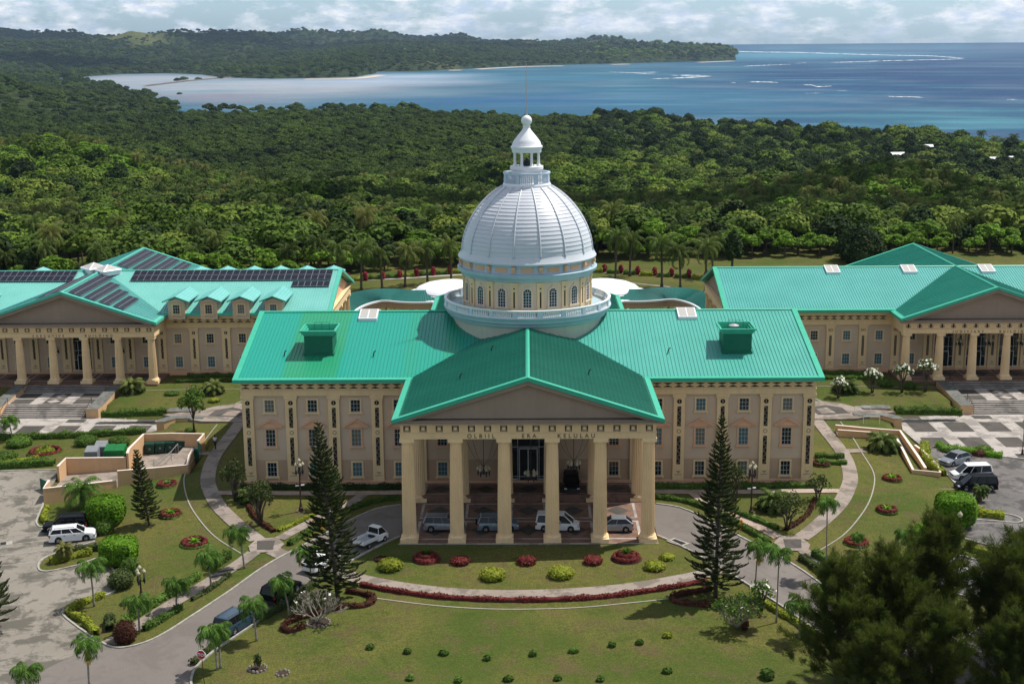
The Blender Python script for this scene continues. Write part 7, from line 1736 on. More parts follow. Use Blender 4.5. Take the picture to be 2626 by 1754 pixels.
def car(kind, x, y, z, ang, col, label, parts=True, two_tone=False):
    c = CAR[kind]; t_ = empty('parked_car', (x, y, z), ang, label, 'car', None); W, H, r = c['W'], c['H'], c['r']; wx = c['wb'] / 2
    a = MB(); body_loft(a, c['top'], W, .24, 0, (-wx, wx), r); bo = a.obj('body', M[col], t_, smooth='angle', fix=True)
    a = MB(); L0, L1 = c['top'][0][0], c['top'][-1][0]; w = W / 2
    a.box(-wx + r * 1.2, wx - r * 1.2, -w - .012, -w + .05, .22, .36); a.box(-wx + r * 1.2, wx - r * 1.2, w - .05, w + .012, .22, .36)
    a.box(L1 - .16, L1 + .04, -w * .86, w * .86, .26, .46); a.box(L0 - .04, L0 + .16, -w * .86, w * .86, .26, .50)
    a.obj('bumper_trim', M['trim'] if two_tone or col == 'car_black' else M[col], t_)
    bf, tf, tr, br = c['gh']; zbelt = float(np.interp(0, [p[0] for p in c['top']], [p[1] for p in c['top']])); zf = float(np.interp(bf, [p[0] for p in c['top']], [p[1] for p in c['top']]))
    wb_, wt = W / 2 * .93, W / 2 * .76; zr = H - .05
    V = [(bf, -wb_, zf - .02), (tf, -wt, zr), (tr, -wt, zr), (br, -wb_, zbelt - .0), (bf, wb_, zf - .02), (tf, wt, zr), (tr, wt, zr), (br, wb_, zbelt - .0), ]
    g = MB(); g.add(V, [(0, 1, 2, 3), (7, 6, 5, 4), (0, 4, 5, 1), (2, 6, 7, 3), (1, 5, 6, 2)]); g.obj('windows', M['carglass'], t_, fix=True)
    p = MB()   # pillars and roof skin
    def bar(q0, q1, wd=.045): p.tube([q0, q1], wd, 4)
    for s in (-1, 1):
        bar((bf, s * wb_, zf), (tf, s * wt, zr), .05); bar((br, s * wb_, zbelt), (tr, s * wt, zr), .075); bar((bf, s * wb_, zf), (br, s * wb_, zbelt), .03); bar((tf, s * wt, zr), (tr, s * wt, zr), .05)
        for q in (.30, .62) if kind != 'hatch' else (.40,):
            xb, xt = bf + (br - bf) * (q + .04), tf + (tr - tf) * q; bar((xb, s * wb_, zbelt), (xt, s * wt, zr), .035)
    ro = [(tf + .02, -wt, zr), (tf - .12, -wt * .9, H), (tr + .12, -wt * .9, H), (tr - .04, -wt, zr), (tf + .02, wt, zr), (tf - .12, wt * .9, H), (tr + .12, wt * .9, H), (tr - .04, wt, zr)]
    p.add(ro, [(0, 1, 2, 3), (7, 6, 5, 4), (1, 5, 6, 2), (0, 4, 5, 1), (3, 2, 6, 7), (0, 3, 7, 4)]); p.obj('roof', M[col], t_, fix=True)
    if c['rack']:
        q = MB()
        for s in (-1, 1): q.tube([(tf - .25, s * wt * .85, H + .07), (tr + .2, s * wt * .85, H + .07)], .025, 4); q.box(tf - .3, tf - .22, s * wt * .85 - .02, s * wt * .85 + .02, H - .01, H + .07); q.box(tr + .17, tr + .25, s * wt * .85 - .02, s * wt * .85 + .02, H - .01, H + .07)
        q.obj('roof_rails', M['trim'], t_)
    for sx in (-wx, wx):
        for sy in (-1, 1): wheel(t_, sx, sy * (W / 2 - .11), r, .22)
    for s in (-1, 1):
        q = MB(); q.box(L1 - .22, L1 - .005, s * w * .80 - .17, s * w * .80 + .13 * 1, .60, .75); q.obj('headlight', M['lampglass'], t_)
        q = MB(); q.box(L0 - .005, L0 + .14, s * w * .84 - .12, s * w * .84 + .10, .74, .98); q.obj('tail_light', M['tail'], t_)
        q = MB(); q.box(bf - .30, bf - .16, min(s * (wb_ + .02), s * (wb_ + .20)), max(s * (wb_ + .02), s * (wb_ + .20)), zf + .06, zf + .20); q.obj('mirror', M[col], t_)
        for xx in (.15, -.85): q = MB(); q.box(xx, xx + .18, min(s * w, s * (w + .03)), max(s * w, s * (w + .03)), .86, .90); q.obj('door_handle', M['trim'], t_)
    q = MB(); q.box(L1 - .02, L1 + .03, -.42, .42, .50, .66); q.obj('grille', M['trim'], t_)
    return t_
def place(rear, front, side, f=None, z=None):
    """pose from where the two near wheels touch the ground; side = +1 when the car's right side faces the camera"""
    if z is None: A_, B_ = rear, front; za = .06 + (h(*A_) + h(*B_)) / 2
    else: A_, B_ = rear, front; za = z
    ang = math.atan2(B_[1] - A_[1], B_[0] - A_[0]); mx, my = (A_[0] + B_[0]) / 2, (A_[1] + B_[1]) / 2; o = .80 * side
    return mx - math.sin(ang) * o, my + math.cos(ang) * o, za, ang
def P0(x, y): return onz(960 + x / 3.089, 960 + y / 3.089, .02)
car('suv', *place(P0(437, 1250), P0(655, 1250), 1, z=.01), 'car_silver', 'silver off-roader with black sills parked between the two leftmost porch columns', two_tone=True)
rv = car('suv', *place(P0(875, 1250), P0(1085, 1246), 1, z=.01), 'car_slate', 'slate blue compact off-roader with a spare wheel on its tail, under the porch')
q = wheel(rv, -2.32, .01, .33, .2); q.rotation_euler = (0, 0, PI / 2); q.location = (-2.30, 0, .95); q.name = 'spare_wheel'
car('minivan', *place(P0(1335, 1243), P0(1565, 1248), 1, z=.01), 'car_white', 'white people carrier parked sideways under the middle of the porch')
car('hatch', *place(P0(2005, 1252), P0(1790, 1252), -1, z=.01), 'car_silver', 'silver hatchback facing left, parked under the right end of the porch')
car('suv', 5.0, 14.85, .81, -PI / 2, 'car_black', 'black off-roader in deep shade beside the capitol entrance, facing the camera')
car('hatch', *place(zC(722, 772), zC(862, 690), 1), 'car_white', 'white hatchback on the drive hidden behind the left tall pine')
car('wagon', *place(zC(432, 1002), zC(588, 893), 1), 'car_black', 'black long off-roader on the left drive between two palms')
car('wagon', *place(zC(97, 1232), zC(272, 1118), 1), 'car_blue', 'dark blue wagon on the left drive, last in the row of parked cars')
car('estate', *place(zA(535, 1412), zA(790, 1378), 1), 'car_white', 'white wagon nosed against the trimmed dome in the left car park')
car('wagon', *place(zA(720, 1300), zA(460, 1325), -1), 'car_black', 'black off-roader in the left car park beside the white wagon')
car('hatch', *place(zF(1452, 752), zF(1280, 782), -1), 'car_silver', 'silver hatchback at the corner of the right court')
car('minivan', *place(zF(1600, 892), zF(1345, 885), -1), 'car_white', 'white minivan between the silver hatchback and the black minivan')
car('minivan', *place(zF(1618, 985), zF(1405, 975), -1), 'car_black', 'black minivan in the right car park beside the trimmed dome')
car('suv', *place(zG(1870, 745), zG(2010, 700), 1), 'car_white', 'white car glimpsed through the wispy trees')
# the flat-bed pickup
x, y, z, an = place(zC(1097, 592), zC(1205, 540), 1)
t_ = empty('pickup_truck', (x, y, z), an, 'small white pickup with an open flat bed at the corner of the porch', 'pickup truck')
a = MB(); body_loft(a, [(.35, .62), (.36, 1.0), (.5, 1.05), (1.55, 1.02), (1.95, .86), (2.05, .6), (2.08, .45)], 1.6, .30, 0, (1.35,), .29); a.obj('cab', M['car_white'], t_, smooth='angle', fix=True)
g = MB(); V = [(1.72, -.74, 1.0), (1.05, -.62, 1.72), (.48, -.62, 1.72), (.38, -.74, 1.03), (1.72, .74, 1.0), (1.05, .62, 1.72), (.48, .62, 1.72), (.38, .74, 1.03)]; g.add(V, [(0, 1, 2, 3), (7, 6, 5, 4), (0, 4, 5, 1), (2, 6, 7, 3), (1, 5, 6, 2)]); g.obj('windows', M['carglass'], t_, fix=True)
p = MB()
for s in (-1, 1):
    for q0, q1 in (((1.72, .74, 1.0), (1.05, .62, 1.72)), ((.38, .74, 1.03), (.48, .62, 1.72)), ((1.05, .62, 1.72), (.48, .62, 1.72))): p.tube([(q0[0], s * q0[1], q0[2]), (q1[0], s * q1[1], q1[2])], .04, 4)
p.box(.42, 1.12, -.60, .60, 1.70, 1.78); p.obj('cab_roof', M['car_white'], t_)
b = MB(); b.box(-2.05, .30, -.80, .80, .62, .70); b.box(-2.05, .30, -.82, -.76, .70, 1.02); b.box(-2.05, .30, .76, .82, .70, 1.02); b.box(-2.08, -2.02, -.82, .82, .62, 1.02); b.box(.27, .33, -.80, .80, .70, 1.15); b.obj('bed', M['car_white'], t_)
b = MB(); b.box(-2.0, .26, -.75, .75, .702, .715); b.obj('bed_floor', M['steel'], t_)
b = MB()
for k in range(6): b.tube([(.32, -.65 + k * .26, 1.12), (.32, -.65 + k * .26, 1.62)], .02, 4)
b.tube([(.32, -.66, 1.62), (.32, .66, 1.62)], .025, 4); b.box(.0, .25, -.4, .4, .72, .95); b.obj('headboard_rack', M['trim'], t_)
b = MB(); b.box(-1.9, .3, -.35, .35, .42, .62); b.obj('chassis', M['trim'], t_)
for sx in (-1.15, 1.35):
    for sy in (-1, 1): wheel(t_, sx, sy * .69, .29, .2)
for s in (-1, 1): b = MB(); b.box(1.95, 2.09, s * .58 - .14, s * .58 + .14, .62, .76); b.obj('headlight', M['lampglass'], t_)
# =============================================================== street furniture
def multi_lamp(x, y, hh_, label, n=5, flood=True, sc_=1.0):
    t_ = empty('street_lamp', (x, y, h(x, y)), .4, label, 'street lamp'); a = MB(); a.lathe([(.32, 0), (.32, .12), (.24, .2), (.26, .45), (.16, .55), (.14, .9), (.09, 1.0), (.075, hh_ - 1.5), (.11, hh_ - 1.4)], 12); a.tube([(0, 0, hh_ - 1.4), (0, 0, hh_ - .2)], .05, 6); a.obj('pole', M['rust'], t_, smooth='angle')
    a = MB(); a.box(-.34, .34, -.34, .34, -.12, .03); a.obj('footing', M['kerb'], t_); b = MB(); pos = []
    for k in range(n - 1):
        an = 2 * PI * k / (n - 1); rr = .38 * sc_; b.tube([(0, 0, hh_ - 1.35), (rr * .6 * math.cos(an), rr * .6 * math.sin(an), hh_ - 1.5), (rr * math.cos(an), rr * math.sin(an), hh_ - 1.2), (rr * math.cos(an), rr * math.sin(an), hh_ - .75)], .055, 5); b.lathe([(.0, -.5), (.09, -.3), (.12, 0), (.05, .2)], 6, (rr * math.cos(an), rr * math.sin(an), hh_ - 1.3)); pos.append((rr * math.cos(an), rr * math.sin(an), hh_ - .75))
    pos.append((0, 0, hh_ - .3)); b.obj('bracket', M['metal_dark'], t_)
    for p_ in pos: g = MB(); g.lathe([(0, 0), (.12, .03), (.2, .16), (.2, .26), (.1, .4), (.05, .44), (.03, .52), (0, .55)], 12, p_); g.obj('lamp_globe', M['globe'], t_, smooth=True)
    if flood:
        b = MB(); b.box(-.5, -.12, -.08, .08, hh_ * .50, hh_ * .50 + .1); b.box(.12, .5, -.08, .08, hh_ * .50, hh_ * .50 + .1); b.obj('flood_lamp', M['signwhite'], t_)
    return t_
multi_lamp(*zC(600, 315), 6.0, 'tall five globe lamp post on the left triangle lawn'); multi_lamp(*zE(708, 688), 6.0, 'tall five globe lamp post on the right triangle lawn')
multi_lamp(*zB(1292, 800), 3.4, 'short lamp post with white globes behind the left footpath palms', 4, False); 
for p_, hh_, l_ in ((zG(1866, 430), 3.6, 'single globe lamp rising from the wispy trees below the trimmed dome'), (zF(1868, 682), 4.6, 'lamp post with a dark foot at the right edge of the court')):
    t_ = empty('garden_lamp', (*p_, h(*p_)), 0, l_, 'street lamp'); a = MB(); a.lathe([(.26, 0), (.26, .1), (.16, .3), (.13, .7), (.06, .8), (.05, hh_ - .5), (.1, hh_ - .4)], 10); a.obj('pole', M['rust'], t_, smooth='angle'); g = MB(); g.lathe([(0, 0), (.14, .04), (.26, .2), (.27, .36), (.15, .55), (.06, .62), (0, .78)], 14, (0, 0, hh_ - .42)); g.obj('lamp_globe', M['globe'], t_, smooth=True)
for k, p_ in enumerate((zC(692, 438), zC(757, 432), zE(562, 748), zE(630, 802))):
    t_ = empty('marker_post', (*p_, h(*p_)), 0, ('orange marker post on the left grass, nearer the paved pad', 'orange marker post on the left grass, beside the tall pine', 'orange marker post behind the right tall pine', 'orange marker post at the right footpath hedge')[k], 'marker post', 'orange marker posts'); a = MB(); a.lathe([(.24, 0), (.24, .08), (.11, .12), (.10, .85), (.14, .88), (.14, .98), (.05, 1.08)], 10); a.obj('post', M['orange'], t_, smooth='angle')
# stop sign
x, y = zB(1868, 1600); t_ = empty('stop_sign', (x, y, h(x, y)), R(-12), 'red octagonal stop sign leaning at the drive corner', 'traffic sign'); a = MB(); a.tube([(0, 0, 0), (-.12, 0, 3.3)], .04, 6); a.obj('pole', M['rust'], t_)
a = MB(); a.prism([(.42 * math.cos(PI/8 + k * PI/4) - .11, 3.0 + .42 * math.sin(PI/8 + k * PI/4)) for k in range(8)], 'y', -.08, -.05); pl_ = a.obj('plate', M['signwhite'], t_)
a = MB(); a.prism([(.385 * math.cos(PI/8 + k * PI/4) - .11, 3.0 + .385 * math.sin(PI/8 + k * PI/4)) for k in range(8)], 'y', -.086, -.081); a.obj('red_face', M['signred'], pl_)
class _L: 
    def at(s, *p): return p
text('STOP', .36, -.11, -.095, 2.88, pl_, _L(), 1.05, 'signwhite')
# skips, bins, cone
def skip(px, y, w_, d_, hh_, col, label, lids=2):
    x = onz(px[0] / 3.5576, 1000 + px[1] / 3.5576, .4)[0]; t_ = empty('waste_skip', (x, y, h(x, y) - .02), R(4), label, 'waste container'); a = MB(); a.prism([(-d_/2, .15), (d_/2, .15), (d_/2 + .1, hh_), (-d_/2 - .1, hh_ * .82)], 'x', -w_/2, w_/2); a.obj('body', M[col], t_, fix=True)
    for k in range(lids):
        xa = -w_/2 + w_ * k / lids; b = MB(); b.add([(xa + .03, -d_/2 - .14, hh_ * .82 + .02), (xa + w_ / lids - .03, -d_/2 - .14, hh_ * .82 + .02), (xa + w_ / lids - .03, d_/2 + .12, hh_ + .03), (xa + .03, d_/2 + .12, hh_ + .03), (xa + .03, -d_/2 - .14, hh_ * .82 + .07), (xa + w_ / lids - .03, -d_/2 - .14, hh_ * .82 + .07), (xa + w_ / lids - .03, d_/2 + .12, hh_ + .08), (xa + .03, d_/2 + .12, hh_ + .08)], [(0, 3, 2, 1), (4, 5, 6, 7), (0, 1, 5, 4), (1, 2, 6, 5), (2, 3, 7, 6), (3, 0, 4, 7)]); b.obj('lid', M[col], t_)
    b = MB(); b.box(-w_/2, w_/2, -d_/2 - .16, -d_/2 - .10, hh_ * .5, hh_ * .58)
    for q in (-.35, 0, .35): b.box(w_ * q - .04, w_ * q + .04, -d_/2 - .15, -d_/2 - .05, .2, hh_ * .78)
    b.obj('ribs', M[col], t_)
    return t_
skip((820, 660), 27.9, 1.6, 1.4, 1.9, 'grey_skip', 'grey waste container with grey lids behind the yard wall, left one', 1); skip((885, 640), 29.6, 1.5, 1.4, 2.0, 'grey_skip', 'grey waste container behind the yard wall, right one and slightly farther', 1); skip((1035, 650), 28.2, 2.5, 1.6, 1.9, 'green_skip', 'bright green waste container with two sloping lids')
for k, p_ in enumerate(((1365, 590), (1460, 582), (1552, 574), (1645, 566))):
    x, y = onz(p_[0] / 3.5576, 1000 + p_[1] / 3.5576, -.6); t_ = empty('wheeled_bin', (x, y + .5, -.6), R(3), 'dark green wheeled bin in the yard, %s' % ('leftmost of four', 'second from the left', 'third from the left', 'rightmost of four, by the yard ramp')[k], 'waste bin', 'dark green wheeled bins')
    a = MB(); a.prism([(-.50, .16), (.50, .16), (.58, 1.25), (-.58, 1.25)], 'y', -.46, .46); a.box(-.62, .62, -.52, .52, 1.25, 1.32); a.obj('body', M['green_bin'], t_, fix=True)
    b = MB(); b.prism([(-.52, 1.33), (.52, 1.33), (.46, 1.44), (.2, 1.52), (-.2, 1.52), (-.46, 1.44)], 'x', -.60, .60); b.obj('lid', M['green_bin'], t_, fix=True)
    b = MB(); disc(b, 0, .75, .16, -.48, 0, .02); b.obj('round_emblem', M['grey_skip'], t_)
    for sx in (-.42, .42):
        for sy in (-.32, .32): b = MB(); b.lathe([(.09, -.04), (.09, .04)], 10, (sx, sy, .09)); b.obj('wheel', M['tyre'], t_)
x, y = onz(1220 / 3.5576, 1000 + 700 / 3.5576, -.65); t_ = empty('traffic_cone', (x, y, -.65), 0, 'small orange cone in the corner of the bin yard', 'traffic cone'); a = MB(); a.box(-.2, .2, -.2, .2, 0, .04); a.lathe([(.15, .04), (.03, .65)], 12); a.obj('cone', M['orange'], t_)
# =============================================================== the walking man
def skin_body(nodes, edges, mats, name, parent, root=0, sub=1):
    me = bpy.data.meshes.new(name); me.from_pydata([n[0] for n in nodes], edges, []); me.materials.append(mats); o = link(name, me, parent)
    m_ = o.modifiers.new('skin', 'SKIN'); m_.use_smooth_shade = True
    if not me.skin_vertices: bpy.context.view_layer.update()
    lay = me.skin_vertices[0].data if len(me.skin_vertices) else None
    if lay is None: 
        bm = bmesh.new(); bm.from_mesh(me); sk = bm.verts.layers.skin.verify(); bm.to_mesh(me); bm.free(); lay = me.skin_vertices[0].data
    for i, n in enumerate(nodes): lay[i].radius = (n[1], n[1] * n[2] if len(n) > 2 else n[1]); lay[i].use_root = (i == root)
    s_ = o.modifiers.new('sub', 'SUBSURF'); s_.levels = sub; s_.render_levels = sub
    dg = bpy.context.evaluated_depsgraph_get(); me2 = bpy.data.meshes.new_from_object(o.evaluated_get(dg)); o.modifiers.clear(); o.data = me2; me2.materials.clear(); me2.materials.append(mats); return o
x, y = zA(1966, 538); pn = empty('person', (x, y, h(x, y) + .09), R(-100), 'man in a white shirt and dark trousers walking on the left curved footpath', 'person')
N = [((0, 0, .93), .13, 1.2), ((0, 0, 1.12), .12, 1.3), ((.02, 0, 1.35), .13, 1.45), ((.03, 0, 1.47), .06), ((.05, 0, 1.56), .052), ((.07, 0, 1.66), .088), ((.07, 0, 1.76), .07),
     ((.02, .19, 1.42), .06), ((-.05, .24, 1.16), .045), ((.06, .26, .92), .036), ((.11, .26, .84), .03), ((.02, -.19, 1.42), .06), ((.10, -.24, 1.17), .045), ((.28, -.25, 1.02), .036), ((.35, -.24, .98), .03),
     ((.0, .09, .88), .10), ((.16, .10, .50), .07), ((.10, .10, .10), .048), ((.22, .10, .05), .04), ((0, -.09, .88), .10), ((-.06, -.10, .50), .07), ((-.28, -.10, .16), .048), ((-.20, -.10, .06), .04)]
E_ = [(0, 1), (1, 2), (2, 3), (3, 4), (4, 5), (5, 6), (2, 7), (7, 8), (8, 9), (9, 10), (2, 11), (11, 12), (12, 13), (13, 14), (0, 15), (15, 16), (16, 17), (17, 18), (0, 19), (19, 20), (20, 21), (21, 22)]
skin_body(N, E_, M['skin'], 'body', pn)
skin_body([((0, 0, .98), .155, 1.15), ((0, 0, 1.12), .145, 1.3), ((.02, 0, 1.36), .15, 1.45), ((.03, 0, 1.46), .07), ((.02, .20, 1.42), .075), ((-.03, .235, 1.22), .065), ((.02, -.20, 1.42), .075), ((.07, -.235, 1.24), .065)], [(0, 1), (1, 2), (2, 3), (2, 4), (4, 5), (2, 6), (6, 7)], M['shirt'], 'shirt', pn)
skin_body([((0, 0, .96), .135, 1.25), ((0, .09, .86), .115), ((.16, .10, .50), .085), ((.11, .10, .14), .07), ((0, -.09, .86), .115), ((-.06, -.10, .50), .085), ((-.26, -.10, .19), .07)], [(0, 1), (1, 2), (2, 3), (0, 4), (4, 5), (5, 6)], M['trousers'], 'trousers', pn)
a = MB(); 
for k in range(5): pass
a.lathe([(.098, 1.66), (.102, 1.73), (.085, 1.80), (.045, 1.845), (0, 1.85)], 12, (.055, 0, 0)); a.obj('hair', M['hair'], pn, smooth=True)
for s in (-1, 1): a = MB(); a.box(.06 if s > 0 else -.34, .34 if s > 0 else -.06, s * .10 - .05, s * .10 + .05, 0, .09); a.obj('shoe', M['trousers'], pn)
# =============================================================== the land beyond: terrain, forest, sea, surf, haze
def hash2(ix, iy, s):
    n = (ix.astype(np.int64) * 374761393 + iy.astype(np.int64) * 668265263 + s * 974634777) & 0x7fffffff
    n = ((n ^ (n >> 13)) * 1274126177) & 0x7fffffff
    return ((n ^ (n >> 16)) & 0xffff) / 65535.0
def vnoise(x, y, s=0):
    ix, iy = np.floor(x), np.floor(y); fx, fy = x - ix, y - iy; fx = fx * fx * (3 - 2 * fx); fy = fy * fy * (3 - 2 * fy); ix = ix.astype(np.int64); iy = iy.astype(np.int64)
    a, b, c, e = hash2(ix, iy, s), hash2(ix + 1, iy, s), hash2(ix, iy + 1, s), hash2(ix + 1, iy + 1, s)
    return (a * (1 - fx) + b * fx) * (1 - fy) + (c * (1 - fx) + e * fx) * fy
def fbm(x, y, sc_, oct_=4, s=0, gain=.5):
    t_ = 0; am = 1; tot = 0
    for o in range(oct_): t_ = t_ + am * vnoise(x / sc_ * 2 ** o, y / sc_ * 2 ** o, s + o * 7); tot += am; am *= gain
    return t_ / tot
SEA = -64.0
def az_of(px): return math.atan2(px * D - 1313.0, FPX / math.cos(PITCH) if False else FPX) - YAW   # heading of a picture column near the horizon
def dist_of(px, py, z):
    x, y = onz(px * D, py * D, z); return math.hypot(x - CAM.x, y - CAM.y)
def table(pts, z): return np.array([az_of(p[0]) for p in pts]), np.array([dist_of(p[0], p[1], z) for p in pts])
# near shore, seen over the tree tops; beyond it lies the lagoon
SH = table([(-400, 300), (205, 300)], SEA)[0], None
near = [(216, 181), (260, 186), (330, 204), (380, 218), (405, 226), (419, 236)]
near2 = [(422, 250), (450, 248), (540, 242), (620, 239), (720, 235), (830, 234), (900, 238), (1000, 243), (1070, 247), (1210, 254), (1330, 262), (1450, 269), (1600, 284), (1700, 292), (1800, 298), (1900, 305), (2000, 309), (2200, 323), (2348, 330), (2700, 345), (3400, 380)]
za_, zd_ = table(near, SEA + 11); za2, zd2 = table(near2, SEA + 13)
NSA = np.concatenate([za_, za2]); NSD = np.concatenate([zd_, zd2])
far = [(216, 177), (300, 171), (400, 169), (480, 172), (520, 178), (560, 180), (640, 182), (740, 180), (830, 177), (869, 170), (876, 165), (960, 165), (1060, 160), (1200, 152), (1400, 147), (1600, 142), (1680, 139)]
FSA, FSD = table(far, SEA)
skyl = [(-600, 60), (-300, 62), (0, 66), (100, 71), (200, 76), (300, 79), (400, 83), (455, 86), (500, 82), (560, 75), (610, 71), (650, 74), (700, 74), (760, 77), (800, 74), (850, 71), (866, 67), (885, 66), (900, 71), (940, 79), (1000, 83), (1045, 81), (1065, 78), (1085, 81), (1110, 87), (1150, 91), (1200, 94), (1300, 96), (1400, 99), (1450, 103), (1480, 108)]
BKD = 13500.0
SKA = np.array([az_of(p[0]) for p in skyl]); SKZ = []
for px_, py_ in skyl:
    v = ray(px_ * D, py_ * D); SKZ.append(CAM.z + v.z / math.hypot(v.x, v.y) * BKD)
SKZ = np.array(SKZ) - 32
hd = [(480, 175), (600, 150), (700, 122), (780, 106), (860, 99), (1000, 99), (1100, 101), (1200, 104), (1300, 107), (1400, 106), (1450, 110), (1500, 107), (1540, 108), (1600, 111), (1650, 113), (1672, 118), (1681, 128)]   # headland crest
HDA = np.array([az_of(p[0]) for p in hd]); HDZ = []
for px_, py_ in hd:
    v = ray(px_ * D, py_ * D); HDZ.append(CAM.z + v.z / math.hypot(v.x, v.y) * 9900.0)
HDZ = np.array(HDZ)
BD = np.array([0, 320, 360, 450, 600, 800, 1100, 1500, 2200, 3000, 5000]); BZ = np.array([.2, .2, -1.5, -11, -24, -37, -49, -57, -61, -62, -62])
def terrain(az, Dd):
    X = CAM.x + np.sin(az) * Dd; Y = CAM.y + np.cos(az) * Dd
    z = np.interp(Dd, BD, BZ)
    amp = np.interp(Dd, [350, 600, 1500, 2500], [0, 9, 9, 4]); z = z + amp * (fbm(X, Y, 150, 3, 3) - .5) * 1.5
    z = z + 27 * np.exp(-((az + .335) / .085) ** 2 - ((Dd - 860) / 190) ** 2) + 9 * np.exp(-((az + .16) / .07) ** 2 - ((Dd - 560) / 120) ** 2) + 13 * np.exp(-((az - .26) / .075) ** 2 - ((Dd - 560) / 110) ** 2)
    z = z + 62 * np.exp(-((az + .395) / .055) ** 2 - ((Dd - 2900) / 500) ** 2)
    nsd = np.where(az < NSA[0], 1e9, np.interp(az, NSA, NSD)); nsd = nsd + 30 * (fbm(X, Y, 120, 3, 9) - .5)
    wat = np.clip((Dd - nsd) / 60 + .5, 0, 1)
    sea = np.where(az < NSA[0], 0, wat)
    z = z * (1 - sea) + (SEA - 6) * sea
    fsd = np.where(az > FSA[-1], 1e9, np.interp(az, FSA, FSD)); fsd = np.where(az < FSA[0], 4500.0, fsd) + 60 * (fbm(X, Y, 300, 3, 17) - .5)
    u = np.clip((Dd - fsd) / 120, 0, 1)
    skz = np.interp(az, SKA, SKZ, right=-200); hdz = np.interp(az, HDA, HDZ, left=-200, right=-200)
    rise = np.clip((Dd - fsd - 100) / np.maximum(BKD - fsd - 100, 1), 0, 1.3)
    n1 = fbm(X, Y, 2600, 4, 21) - .5; n2 = fbm(X, Y, 620, 4, 33) - .5
    lo = SEA + 9 + 14 * rise
    prof = np.where(rise < .62, (rise / .62) ** 1.6 * .42, .42 + .58 * np.clip((rise - .62) / .38, 0, 1) ** 1.1)
    n3 = fbm(X, Y, 210, 3, 39) - .5
    fz = lo + (skz - lo) * prof + (n1 * 340 + n2 * 190 + n3 * 50) * np.clip(rise * 2.2, 0, 1) * np.clip((1.0 - rise) * 5, .12, 1)
    fz = np.where(rise > 1, skz - (rise - 1) * 900, fz)
    fz = np.where(az > az_of(1480), SEA - 8, fz)
    # low headland in front of the ridge, running out to the cape
    t_ = (Dd - fsd) / np.maximum(9900 - fsd, 300.0)
    hz = SEA + 8 + (hdz - SEA - 8) * np.clip(t_, 0, 1) ** .7 - np.clip(t_ - 1, 0, 3) * 60 + (n2 * 40 + n3 * 16) * np.clip(t_ * 2, 0, 1) * np.clip((1.15 - t_) * 4, .1, 1)
    hz = np.where((az > HDA[0]) & (az < HDA[-1]) & (t_ < 2.2), hz, SEA - 8); hz = np.where(t_ > 1, np.maximum(hz, SEA - 8), hz)
    fz = np.maximum(fz, hz)
    fz = SEA - 6 + (fz - SEA + 6) * u
    z = np.where(Dd > fsd, np.maximum(fz, SEA - 6), z)
    z = np.where((az < FSA[0]) & (Dd > 3500), np.maximum(fz, z), z)
    return X, Y, z
na, nd = 900, 430
AZ = np.linspace(-.50, .50, na); DD = np.concatenate([np.linspace(60, 320, 12), 320 * (16500 / 320) ** (np.linspace(0, 1, nd - 12) ** 1.0)[0:]])
A2, D2 = np.meshgrid(AZ, DD); X2, Y2, Z2 = terrain(A2, D2)
inner = (Y2 < 199) & (np.abs(X2) < 131); Z2 = np.where(inner, -4.0, Z2)
rough_ = np.where((D2 > 2600) & (Z2 > SEA + 1), 1, 0); Z2 = Z2 + rough_ * 9 * (fbm(X2, Y2, 45, 3, 51) - .3)
V = np.c_[X2.ravel(), Y2.ravel(), Z2.ravel()]; ii = (np.arange(nd - 1)[:, None] * na + np.arange(na - 1)[None, :]).ravel()
Ft = np.c_[ii, ii + 1, ii + na + 1, ii + na]
t = NT("hill_forest"); v = t.pos(); lg = t.noise(v, .0011, 6, .6); md_ = t.noise(v, .012, 6, .65); fn = t.noise(v, .07, 5, .7)
c = t.mix(t.ramp(md_, [(.32, 0), (.68, 1)]), (.018, .032, .012), (.065, .095, .028))
c = t.mix(t.ramp(lg, [(.58, 0), (.70, .8)]), c, (.13, .13, .05))
c = t.mix(t.ramp(lg, [(.30, .75), (.42, 0)]), c, (.012, .024, .012))
c = t.mix(t.ramp(fn, [(.35, .7), (.62, 0)]), c, (.006, .012, .005))
at = t.n.new('ShaderNodeAttribute'); at.attribute_name = 'grassland'; c = t.mix(t.math('MULTIPLY', at.outputs['Fac'], .85), c, (.12, .13, .045))
M['hill'] = t.bsdf(c, .95, .05, t.bump(t.math('ADD', t.math('MULTIPLY', fn, 9.0), t.math('MULTIPLY', md_, 22.0)), 1.0, 1.0))
def clearing(X, Y, D_): return np.where(D_ > 4600, np.clip((fbm(X, Y, 650, 4, 77) - .60) * 14, 0, 1), 0)
structure(link('terrain', np_mesh('terrain', V, Ft, M['hill'], {'grassland': clearing(X2, Y2, D2).ravel()}, smooth=True)))
